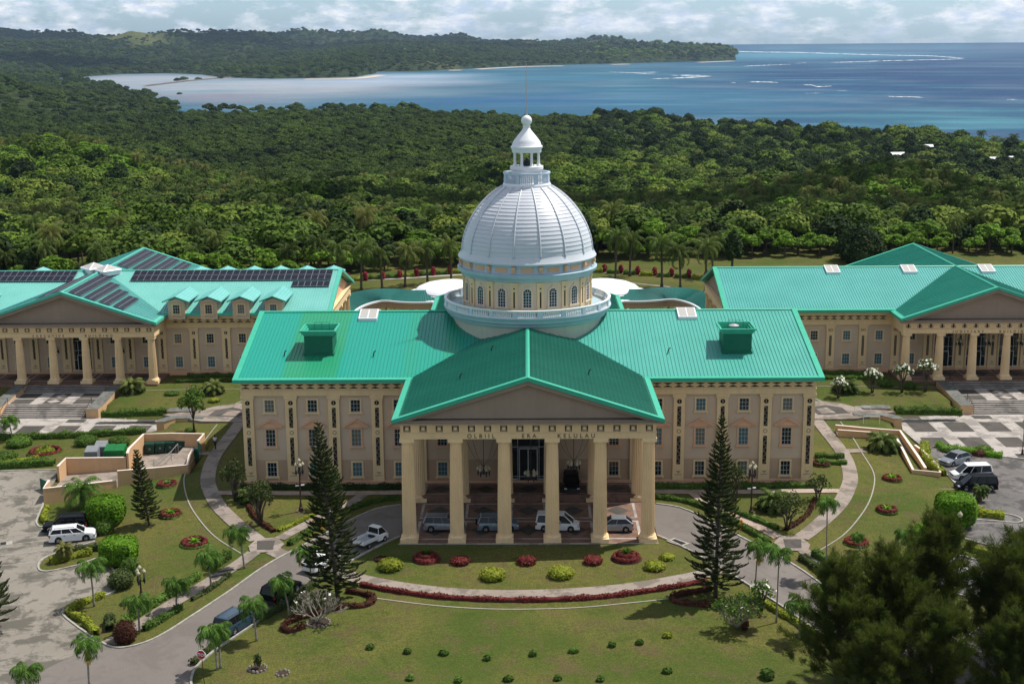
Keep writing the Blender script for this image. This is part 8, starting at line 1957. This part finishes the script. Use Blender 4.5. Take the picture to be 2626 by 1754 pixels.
# ---- sea: colour differs with the depth of the water over the reef
sa, sdn = 520, 330
AZ = np.linspace(-.60, .60, sa); DD = np.concatenate([900 * (20000 / 900) ** np.linspace(0, 1, sdn - 1), [60000]]); A2, D2 = np.meshgrid(AZ, DD); X2 = CAM.x + np.sin(A2) * D2; Y2 = CAM.y + np.cos(A2) * D2
ld = np.log(D2)
def blob(px, py, sx, sy, w=1.0):
    """a patch of water: centre and half sizes read in the overview, laid on the sea"""
    a0 = az_of(px); l0, l1 = math.log(dist_of(px, py + sy, SEA)), math.log(dist_of(px, max(py - sy, 104), SEA)); return w * np.exp(-((A2 - a0) / (sx * D / FPX)) ** 2 - ((ld - (l0 + l1) / 2) / ((l1 - l0) / 2)) ** 2)
st = fbm(A2 * 900, ld * 900, 60, 4, 5) - .5; st2 = .6 * (fbm(A2 * 160, ld * 500, 12, 4, 61) - .5)
def cl(x): return np.clip(x, 0, 1)[..., None]
deep = np.array([.003, .036, .115]); mid_ = np.array([.022, .105, .165]); mauve = np.array([.32, .345, .38]); pale = np.array([.40, .46, .55]); turq = np.array([.07, .24, .27]); brown = np.array([.21, .20, .24])
colr = np.broadcast_to(deep, A2.shape + (3,)).copy()
def lay(m_, c): 
    global colr
    colr = colr * (1 - cl(m_)) + c * cl(m_)
lay(1.25 * np.clip((az_of(1750) - A2) / .16 + .2 + st * .5, 0, 1) * (D2 < 9800) * .9, mid_)
lay(blob(1500, 235, 520, 34) * 1.3 + st2 * .5, mid_ * np.array([1.25, 1.1, 1.2])); lay(blob(2150, 275, 330, 32) * 1.1 + st2 * .4, mid_)
lay(blob(620, 205, 330, 26) * 1.3 + st * .6, mauve); lay(blob(350, 185, 170, 14) * 1.3, mauve); lay(blob(520, 225, 130, 12) * .8, brown); lay(blob(880, 188, 260, 9) * 1.0 + st2 * .8 - .1, pale); lay(blob(960, 176, 150, 6) * 1.1 + st2 * .6 - .1, pale)
lay(blob(1250, 180, 230, 7) * .7 + st2 * .8, mid_ * 1.5); lay(blob(1800, 128, 280, 9) * 1.1 + st2 * .5, turq * np.array([.9, .9, 1.1])); lay(blob(1660, 157, 120, 6) * .5 + st2, turq)
lay(blob(2250, 285, 170, 14) * .55 + st2 * 1.3 - .1, turq * 1.25); lay(blob(1960, 268, 170, 7) * .5 + st2 * 1.2 - .1, turq * 1.1); lay(blob(1450, 108, 130, 3) * 1.2, turq)
lay(blob(1150, 232, 260, 10) * .5, deep * 1.8)
V = np.c_[X2.ravel(), Y2.ravel(), np.full(X2.size, SEA)]; ii = (np.arange(sdn - 1)[:, None] * sa + np.arange(sa - 1)[None, :]).ravel(); Fs = np.c_[ii, ii + 1, ii + sa + 1, ii + sa]
t = NT("sea_water"); at = t.n.new("ShaderNodeAttribute"); at.attribute_name = "depth_tint"; v = t.pos(); w1 = t.noise(t.pos((.5, 1, 1)), .03, 8, .75); w2 = t.noise(t.pos((.6, 1.2, 1)), .0021, 7, .7, .8)
c = t.mix(t.ramp(w2, [(.35, .22), (.65, 0)]), at.outputs["Color"], (.01, .05, .10)); c = t.mix(t.ramp(w1, [(.4, .2), (.62, 0)]), c, (.01, .045, .10))
M['sea'] = t.bsdf(c, .5, .05, t.bump(w1, 1.0, 3.0))
structure(link('sea', np_mesh('sea', V, Fs, M['sea'], {'depth_tint': colr.reshape(-1, 3)}, smooth=True)))
# ---- lines of surf breaking on the reef
t = NT("surf"); nz_ = t.noise(t.pos(), .02, 5, .7); M['foam'] = t.bsdf(t.mix(nz_, (.62, .66, .68), (.85, .86, .86)), .8, .1)
def zH(x, y): return (1726 + x / 2.24) / D, (y / 2.24) / D
def zI(x, y): return (800 + x / 2.1345) / D, (y / 2.1345) / D
SF = [([zH(*p) for p in ((340, 297), (520, 301), (700, 303), (900, 309), (1100, 315), (1300, 320), (1450, 322), (1570, 329), (1670, 337))], 1.5), ([zH(*p) for p in ((1670, 337), (1600, 342), (1400, 347), (1200, 352), (1050, 357), (900, 361))], 1.3), ([zH(*p) for p in ((770, 361), (700, 366))], .7), ([zH(*p) for p in ((680, 371), (560, 376), (480, 379), (405, 382))], 1.1),
      ([zH(*p) for p in ((0, 272), (120, 274), (230, 279))], .8), ([zH(*p) for p in ((250, 287), (340, 291))], 1.4), ([zH(*p) for p in ((0, 436), (100, 434), (220, 439))], 1.7), ([zH(*p) for p in ((-60, 452), (60, 449), (150, 445))], 1.3), ([zH(*p) for p in ((435, 472), (540, 473), (605, 476))], 2.2), ([zH(*p) for p in ((330, 476), (365, 477))], .8),
      ([zH(*p) for p in ((750, 489), (800, 491), (830, 499), (915, 496))], 2.0), ([zH(*p) for p in ((940, 521), (1000, 523))], .7), ([zH(*p) for p in ((755, 538), (860, 536))], .5), ([zH(*p) for p in ((1233, 555), (1290, 558), (1370, 558), (1435, 562))], 1.7), ([zH(*p) for p in ((1915, 573), (1980, 574))], 1.5),
      ([zI(*p) for p in ((1620, 395), (1760, 399), (1900, 396))], 1.1), ([zI(*p) for p in ((1770, 404), (1880, 407))], 1.2), ([zI(*p) for p in ((1850, 433), (1960, 430), (2060, 424), (2190, 421))], 1.3), ([zI(*p) for p in ((1960, 413), (2080, 417), (2180, 422))], 1.0), ([zI(*p) for p in ((1800, 262), (1960, 264), (2110, 268))], .7), ([zH(*p) for p in ((2040, 640), (2240, 652))], .4)]
mb = MB(); rr_ = random.Random(3)
for pts, th in SF:
    ln = smooth_line(pts, 14); up_, dn_ = [], []
    for i, p in enumerate(ln):
        e = min(1, i / 6, (len(ln) - 1 - i) / 6); w_ = (th * .5 * e * rr_.uniform(.25, 1.35)) + .08; x0, y0 = onz(p[0] * D, (p[1] - w_ * .55 + rr_.uniform(-.2, .2)) * D, SEA + .5); x1, y1 = onz(p[0] * D, (p[1] + w_ * .45) * D, SEA + .5); up_.append((x0, y0, SEA + .5)); dn_.append((x1, y1, SEA + .5))
    n0 = len(mb.v); mb.v += [q for pr_ in zip(up_, dn_) for q in pr_]; 
    for i in range(len(ln) - 1): mb.f.append((n0 + 2*i, n0 + 2*i + 1, n0 + 2*i + 3, n0 + 2*i + 2)); mb.m.append(0)
tag(mb.obj('surf', M['foam'], fix=True), None, None, None, 'stuff')
# ---- causeway and islet in the lagoon
cw = [onz(x * D, y * D, SEA) for x, y in ((330, 199), (380, 193), (440, 186), (500, 181), (545, 178), (590, 176))]
mb = MB(); ln = smooth_line(cw, 6); A_, B_ = offset_line(ln, 9), offset_line(ln, -9); n_ = len(ln); mb.add([(a[0], a[1], SEA + 3) for a in A_] + [(b[0], b[1], SEA + 3) for b in B_] + [(a[0] , a[1] - 8, SEA - 2) for a in B_], [(i, i + 1, n_ + i + 1, n_ + i) for i in range(n_ - 1)] + [(n_ + i, n_ + i + 1, 2 * n_ + i + 1, 2 * n_ + i) for i in range(n_ - 1)])
structure(mb.obj('causeway', plain('causeway_rock', (.16, .13, .11), .9, var=.4, scale=.05), fix=True))
# ---- pale beaches of the far coast
mb = MB()
for pts in (((700, 181.5), (760, 181), (820, 179), (872, 172)), ((1030, 161), (1060, 161)), ((1090, 158.5), (1200, 153), (1290, 151)), ((1400, 148), (1440, 147)), ((1600, 143), (1680, 140))):
    ln = smooth_line([onz(x * D, (y + .6) * D, SEA + 1.0) for x, y in pts], 5); A_, B_ = offset_line(ln, 14), offset_line(ln, -26); n_ = len(ln); mb.add([(a[0], a[1], SEA + 1.6) for a in A_] + [(b[0], b[1], SEA + .3) for b in B_], [(i, i + 1, n_ + i + 1, n_ + i) for i in range(n_ - 1)])
structure(mb.obj('beach', plain('coral_sand', (.55, .45, .34), .9, var=.2, scale=.05), fix=True))

# ---- forest. Sources of the tree shapes
def tree_mesh(seed, r_, hh_, mat, nblob=6, nq=850, size=.8, flat=.6):
    r = np.random.default_rng(seed); bl = []
    for i in range(nblob):
        a = i * 2.4 + r.uniform(-.3, .3); q = math.sqrt((i + .4) / nblob); bl.append((np.array([math.cos(a) * r_ * q * .66, math.sin(a) * r_ * q * .66, hh_ - r_ * flat * (.55 + .75 * q * q) + r.uniform(-.5, .3)]), r_ * r.uniform(.38, .52)))
    parts = []
    for c, b in bl:
        n = int(nq / nblob); dv = sphere_dirs(n, r, -.35); rad = np.array([b, b, b * flat * 1.15]); bump_ = 1 + .16 * np.sin(dv[:, :1] * 7 + seed) * np.sin(dv[:, 1:2] * 6) ; P = c + dv * rad * r.uniform(.84, 1.08, (n, 1)) * bump_; parts.append(leaf_quads(P, dv / rad, size, .45, .7, .42, r))
        k = 7; th = np.linspace(0, 2 * PI, k, endpoint=False); ph = np.linspace(-.8, 1.4, 4); V = np.array([[math.cos(a) * math.cos(p), math.sin(a) * math.cos(p), math.sin(p)] for p in ph for a in th]); V = c + V * rad * .8; F = np.array([[i * k + j, i * k + (j + 1) % k, (i + 1) * k + (j + 1) % k, (i + 1) * k + j] for i in range(3) for j in range(k)]); parts.append((V, F))
    V, F = merge(parts); return np_mesh('crown', V, F, M[mat])
def trunk_for(hh_, r_): 
    a = MB(); a.tube([(0, 0, -2), (.1, 0, hh_ * .45), (0, .15, hh_ * .8)], [.32, .24, .1], 6)
    for k in range(4): an = k * 1.57; a.tube([(.05, 0, hh_ * .45), (math.cos(an) * r_ * .5, math.sin(an) * r_ * .5, hh_ * .78)], [.13, .04], 5)
    return a.mesh('trunk', M['bark'], True)
M['leaf_far'] = leaf("mangrove_foliage", (.036, .066, .014), (.070, .108, .024), None, .7, wild=True)
TV = [(tree_mesh(101, 4.6, 9.5, 'leaf_wood', 7, 1000, .75), trunk_for(9.5, 4.6)), (tree_mesh(102, 5.6, 11.0, 'leaf_wood', 8, 1200, .85, .5), trunk_for(11, 5.6)), (tree_mesh(103, 3.7, 8.0, 'leaf_bright', 6, 800, .7), trunk_for(8, 3.7)), (tree_mesh(104, 4.2, 10.5, 'leaf_dark', 7, 900, .7, .85), trunk_for(10.5, 4.2)), (tree_mesh(105, 3.2, 6.0, 'leaf_bright', 5, 600, .65), trunk_for(6, 3.2)), (tree_mesh(106, 4.8, 8.0, 'leaf_far', 8, 700, .95, .55), None)]
rf = np.random.default_rng(99)
EX = np.array([-150, -60, -50, -40, -12, 12, 30, 60, 130]); EY = np.array([146, 147, 151, 166, 176, 180, 182, 185, 187])
houses = [((2058, 353), 9, 'white roofed house at the shore woods, leftmost'), ((2127, 335), 7, 'small white roofed house close to the shore'), ((2224, 349), 10, 'pale green roofed house among the shore trees'), ((2290, 364), 11, 'white roofed house near the right edge of the picture'), ((2326, 362), 7, 'small white shed beside the rightmost shore house'), ((2345, 347), 8, 'dark roofed house cut by the right edge of the picture')]
def T_at(x, y):
    az = np.array(math.atan2(x - CAM.x, y - CAM.y)); dd = np.array(math.hypot(x - CAM.x, y - CAM.y)); return float(terrain(az, dd)[2])
hs = []
for (p_, s_, l_) in houses:
    z = -45.0
    for _ in range(15):
        x, y = onz(p_[0] * D, p_[1] * D, z + 9); z = .5 * z + .5 * T_at(x, y)
    hs.append((x, y, z, s_ * .8, l_))
# individual trees: the nearest belt along the edge of the forest
pts = []
def far_enough(x, y, m_, lst): return all((x - a) ** 2 + (y - b) ** 2 > m_ * m_ for a, b in lst)
cand = []
for k in range(9000):
    x = rf.uniform(-118, 118); ed = float(np.interp(x, EX, EY)); y = ed + 1.5 + rf.uniform(0, 1) ** 1.3 * 62
    if abs(x - CAM.x) / (y - CAM.y) > .41: continue
    cand.append((x, y, ed))
cand.sort(key=lambda c: c[1] - c[2]); 
for x, y, ed in cand:
    m_ = 4.6 if y - ed < 12 else 6.3
    if far_enough(x, y, m_, [(a, b) for a, b, e in pts]): pts.append((x, y, ed))
pts = pts[:330]
lastd = max(y - ed for x, y, ed in pts) if len(pts) == 330 else 64
protos = {}
kinds = {0: ('broadleaf_tree', 'rounded mid green tree in the dense wood behind the lawns', 'woodland trees behind the lawns'), 1: ('broadleaf_tree', 'wide spreading tree in the dense wood behind the lawns', 'wide woodland trees behind the lawns'), 2: ('broadleaf_tree', 'bright green small tree at the front of the wood', 'bright small trees at the front of the wood'),
         3: ('broadleaf_tree', 'dark narrow crowned tree in the wood behind the lawns', 'dark woodland trees behind the lawns'), 4: ('understorey_tree', 'low light green bush tree along the forest edge', 'low light green trees along the forest edge'), 5: ('coconut_palm', 'coconut palm standing in the wood behind the lawns', 'coconut palms in the wood')}
for x, y, ed in pts:
    dd = y - ed; z = h(x, y) if y < 196 else T_at(x, y); u = rf.uniform()
    k = (4 if u < .50 else 2 if u < .8 else 5 if u < .92 else 3) if dd < 9 else (0 if u < .33 else 1 if u < .52 else 2 if u < .66 else 3 if u < .80 else 5)
    nm, lb, gp = kinds[k]
    if k not in protos:
        t_ = empty(nm, (x, y, z), 0, lb, 'palm tree' if k == 5 else 'tree', gp)
        if k == 5: link('trunk', trunk_mesh('trunk', 9.0, .2, .14, M['bark'], (.6, .2), 1.3), t_); o = link('fronds', COCO[1], t_, (.6, .2, 9.0)); o.scale = (.85,) * 3
        else: link('trunk', TV[k][1], t_); link('crown', TV[k][0], t_)
        protos[k] = t_
    else: t_ = copy_tree(protos[k])
    s_ = rf.uniform(.75, 1.2) * (.9 if dd < 9 else 1.0); t_.location = (x, y, z - (rf.uniform(0, 1.5) if k not in (4, 2) else .3)); t_.rotation_euler = (0, 0, rf.uniform(0, 6.28)); t_.scale = (s_, s_, s_ * rf.uniform(.85, 1.12))
# landmark trees
for px_, py_, s_, k, lb in ((1272 * 0 + 462, 530, 1.9, 2, 'large bright green domed tree standing out of the woods behind the executive building'), (1970, 600, 2.0, 3, 'big dark round crowned tree at the lawn edge behind the judiciary roof'), (1678, 618, 1.0, 3, 'dark column shaped tree beside the coconut palms right of the dome')):
    z = .8 if py_ > 580 else -2; 
    for _ in range(8):
        x, y = onz(px_ * D, py_ * D, z); z = .5 * z + .5 * (h(x, y) if y < 196 else T_at(x, y))
    t_ = empty('broadleaf_tree', (x, y, z - 1), 0, lb, 'tree')
    link('trunk', TV[k][1], t_); link('crown', {462: tree_mesh(109, 8.2, 11.5, 'leaf_bright', 16, 4200, .7, .75), 1970: tree_mesh(107, 6.3, 10.6, 'leaf_dark', 16, 4200, .5, 1.0), 1678: tree_mesh(108, 2.4, 10.5, 'leaf_dark', 9, 1800, .5, 1.9)}[px_], t_)
# the rest of the forest: one mass
def scatter(n, d0, d1):
    az = rf.uniform(-.47, .47, n); dd = np.sqrt(rf.uniform(d0 * d0, d1 * d1, n)); X, Y, Z = terrain(az, dd); ok = (Z > SEA + .6) & (rf.uniform(0, 1, n) > clearing(X, Y, dd))
    ed = np.interp(X, EX, EY); mask = (np.abs(X) < 120) & (Y < ed + min(lastd, 62)); ok &= ~mask & (Y > 140); ok &= ~((np.abs(X) < 131) & (Y < ed))
    for x, y, z, s_, l_ in hs: ok &= ~((np.abs(X - x) < 11) & (Y > y - 27) & (Y < y + 9))
    return X[ok], Y[ok], Z[ok], dd[ok], az[ok]
Xs, Ys, Zs, Ss, Ks = [], [], [], [], []
for n, d0, d1, sc0 in ((11500, 285, 700, 1.0), (13500, 700, 1300, 1.22), (15000, 1300, 2300, 1.6), (9000, 2300, 4700, 2.3), (42000, 4700, 11500, 3.5), (12000, 11500, 13700, 4.0)):
    X, Y, Z, dd, az = scatter(n, d0, d1); r1 = rf.uniform(0, 1, len(X)); zone = fbm(X, Y, 140, 3, 77); zone2 = fbm(X, Y, 300, 3, 88)
    mang = ((az < .05) & (dd > np.interp(az, [-.45, -.3, -.15, 0, .05], [1250, 1000, 800, 1100, 1400])))
    k = np.where(r1 < .34, 0, np.where(r1 < .58, 1, np.where(r1 < .76, 3, 2))); k = np.where((zone > .45) & (r1 > .38), 6, k); k = np.where((zone2 > .58) & (r1 < .5), 2, k); k = np.where((zone2 < .42) & (r1 > .4), 3, k); k = np.where(mang, 5, k)
    s_ = sc0 * np.clip(np.exp(rf.normal(-.05, .22, len(X))), .55, 1.5) * np.where(mang, .78, 1.0); Xs.append(X); Ys.append(Y); Zs.append(Z - np.where(k == 6, .5, 1.5 + rf.uniform(0, 1.5, len(X))) * np.where(mang, 1.6, 1)); Ss.append(np.where(k == 6, s_ * .72, s_)); Ks.append(k)
PX, PY, PZ, PS, PK = map(np.concatenate, (Xs, Ys, Zs, Ss, Ks))
src = bpy.data.collections.new("forest_sources")
def single(nm, crown, trunk, extra=None):
    o = bpy.data.objects.new(nm, crown); src.objects.link(o); return o
for i, (cr, tr) in enumerate(TV): single('tree_kind_%02d' % i, cr, tr)
bm = bmesh.new(); bm.from_mesh(COCO[0]); bmesh.ops.scale(bm, vec=(.9, .9, .9), verts=bm.verts); bmesh.ops.translate(bm, vec=(0, 0, 10), verts=bm.verts); nf_ = len(bm.faces)
bm2 = bmesh.new(); bm2.from_mesh(trunk_mesh('trunk', 10, .22, .15, M['bark'], (0, 0))); tmp = bpy.data.meshes.new('tmp'); bm2.to_mesh(tmp); bm2.free(); bm.from_mesh(tmp); bm.faces.ensure_lookup_table()
for f in bm.faces[nf_:]: f.material_index = 1
pm_ = bpy.data.meshes.new('forest_palm'); bm.to_mesh(pm_); bm.free(); pm_.materials.append(M['leaf_palm']); pm_.materials.append(M['bark']); single('tree_kind_%02d' % 6, pm_, None)
me = bpy.data.meshes.new('forest'); me.vertices.add(len(PX)); me.vertices.foreach_set('co', np.c_[PX, PY, PZ].astype(np.float32).ravel())
for nm, arr, ty in (('tree_scale', PS, 'FLOAT'), ('tree_turn', rf.uniform(0, 6.28, len(PX)), 'FLOAT'), ('tree_kind', PK, 'INT')):
    a_ = me.attributes.new(nm, ty, 'POINT'); a_.data.foreach_set('value', arr.astype(np.int32 if ty == 'INT' else np.float32))
fo = link('forest', me); tag(fo, None, None, None, 'stuff')
ng = bpy.data.node_groups.new('forest_scatter', 'GeometryNodeTree'); ng.interface.new_socket('Geometry', in_out='INPUT', socket_type='NodeSocketGeometry'); ng.interface.new_socket('Geometry', in_out='OUTPUT', socket_type='NodeSocketGeometry')
gn = ng.nodes; gl_ = ng.links; gi = gn.new('NodeGroupInput'); go = gn.new('NodeGroupOutput'); m2p = gn.new('GeometryNodeMeshToPoints'); iop = gn.new('GeometryNodeInstanceOnPoints'); ci = gn.new('GeometryNodeCollectionInfo')
ci.inputs['Collection'].default_value = src; ci.inputs['Separate Children'].default_value = True; ci.inputs['Reset Children'].default_value = True
def attr_(nm, ty): q = gn.new('GeometryNodeInputNamedAttribute'); q.data_type = ty; q.inputs['Name'].default_value = nm; return q.outputs['Attribute']
gl_.new(gi.outputs[0], m2p.inputs['Mesh']); gl_.new(m2p.outputs[0], iop.inputs['Points']); gl_.new(ci.outputs[0], iop.inputs['Instance']); iop.inputs['Pick Instance'].default_value = True
gl_.new(attr_('tree_kind', 'INT'), iop.inputs['Instance Index']); cx_ = gn.new('ShaderNodeCombineXYZ'); gl_.new(attr_('tree_turn', 'FLOAT'), cx_.inputs[2]); gl_.new(cx_.outputs[0], iop.inputs['Rotation']); gl_.new(attr_('tree_scale', 'FLOAT'), iop.inputs['Scale']); gl_.new(iop.outputs[0], go.inputs[0])
md2 = fo.modifiers.new('scatter', 'NODES'); md2.node_group = ng
for x, y, z, s_, l_ in hs:
    t_ = empty('house', (x, y, z + 6), .1, l_, 'house', None); a = MB(); a.box(-s_ * .8, s_ * .8, -s_ * .35, s_ * .35, -6, 2.4); a.obj('wall', M['drumlow'], t_); a = MB(); a.prism([(-s_ * .45, 2.3), (s_ * .45, 2.3), (0, 4.4)], 'x', -s_ * .9, s_ * .9); a.obj('roof', M['white'] if 'white' in l_ else M['fascia_exec'] if 'green' in l_ else M['rust'], t_, fix=True)
    for q in (-.4, .1, .5): a = MB(); a.box(s_ * q, s_ * q + 1, -s_ * .35 - .03, -s_ * .35 - .002, .4, 1.5); a.obj('window', M['glass'], t_)
# islet trees in the lagoon
for px_, py_, k, s_, lb in ((408, 186, 5, 2.6, 'round islet tree in the lagoon, left of three'), (422, 184, 5, 3.0, 'round islet tree in the lagoon, middle of three'), (455, 184, 5, 2.4, 'low islet tree in the lagoon, right of three'), (412, 217, 5, 1.3, 'lone mangrove standing in the lagoon'), (505, 181, 5, 2.2, 'tree clump on the lagoon causeway')):
    x, y = onz(px_ * D, py_ * D, SEA); t_ = empty('mangrove_tree', (x, y, SEA - 4 * s_), 0, lb, 'tree'); link('crown', TV[5][0], t_); t_.scale = (s_ * 1.3, s_, s_)
# ---- unseen clouds added above the frame to cast shade on hills and woods
cm_ = bpy.data.materials.new("shade_cloud_white"); cm_.use_nodes = True; cm_.node_tree.nodes["Principled BSDF"].inputs["Base Color"].default_value = (.9, .9, .9, 1); cm_.node_tree.nodes["Principled BSDF"].inputs["Roughness"].default_value = 1
rc = np.random.default_rng(12)
for (az, dd, gz_, alt, ex_, ey_) in ((-.30, 11500, 60, 1500, 1700, 900), (-.14, 9600, 10, 1350, 1100, 420), (-.33, 7000, -20, 1200, 700, 350), (-.02, 11800, 60, 1500, 1000, 500), (.12, 520, -20, 420, 120, 55), (.24, 430, -10, 420, 95, 40), (-.10, 760, -35, 430, 110, 60), (-.27, 520, -15, 430, 80, 40)):
    x = CAM.x + math.sin(az) * dd + sdir.x / sdir.z * (alt - gz_); y = CAM.y + math.cos(az) * dd + sdir.y / sdir.z * (alt - gz_); parts = []
    for k in range(16):
        c = np.array([rc.normal(0, ex_ * .42), rc.normal(0, ey_ * .42), rc.uniform(-.06, .06) * ex_]); parts.append(core_of(c, (ex_ * rc.uniform(.22, .42), ey_ * rc.uniform(.3, .5), min(ex_, ey_) * rc.uniform(.15, .3)), 1.0))
    Vc, Fc = merge(parts); tag(link('shade_cloud', np_mesh('shade_cloud', Vc, Fc, cm_, smooth=True), None, (x, y, alt)), None, None, None, 'stuff')
# ---- air
mb = MB(); mb.box(-9500, 9500, -400, 16400, SEA - 9, 262); o = mb.obj('haze', None)
hm = bpy.data.materials.new("haze_air"); hm.use_nodes = True; hm.node_tree.nodes.clear(); ho = hm.node_tree.nodes.new("ShaderNodeOutputMaterial"); hv = hm.node_tree.nodes.new("ShaderNodeVolumePrincipled")
hv.inputs["Density"].default_value = 2.0e-5; hv.inputs["Color"].default_value = (.55, .76, 1.0, 1); hv.inputs["Anisotropy"].default_value = .2; hm.node_tree.links.new(hv.outputs[0], ho.inputs["Volume"])
o.data.materials.clear(); o.data.materials.append(hm); tag(o, None, None, None, 'stuff')
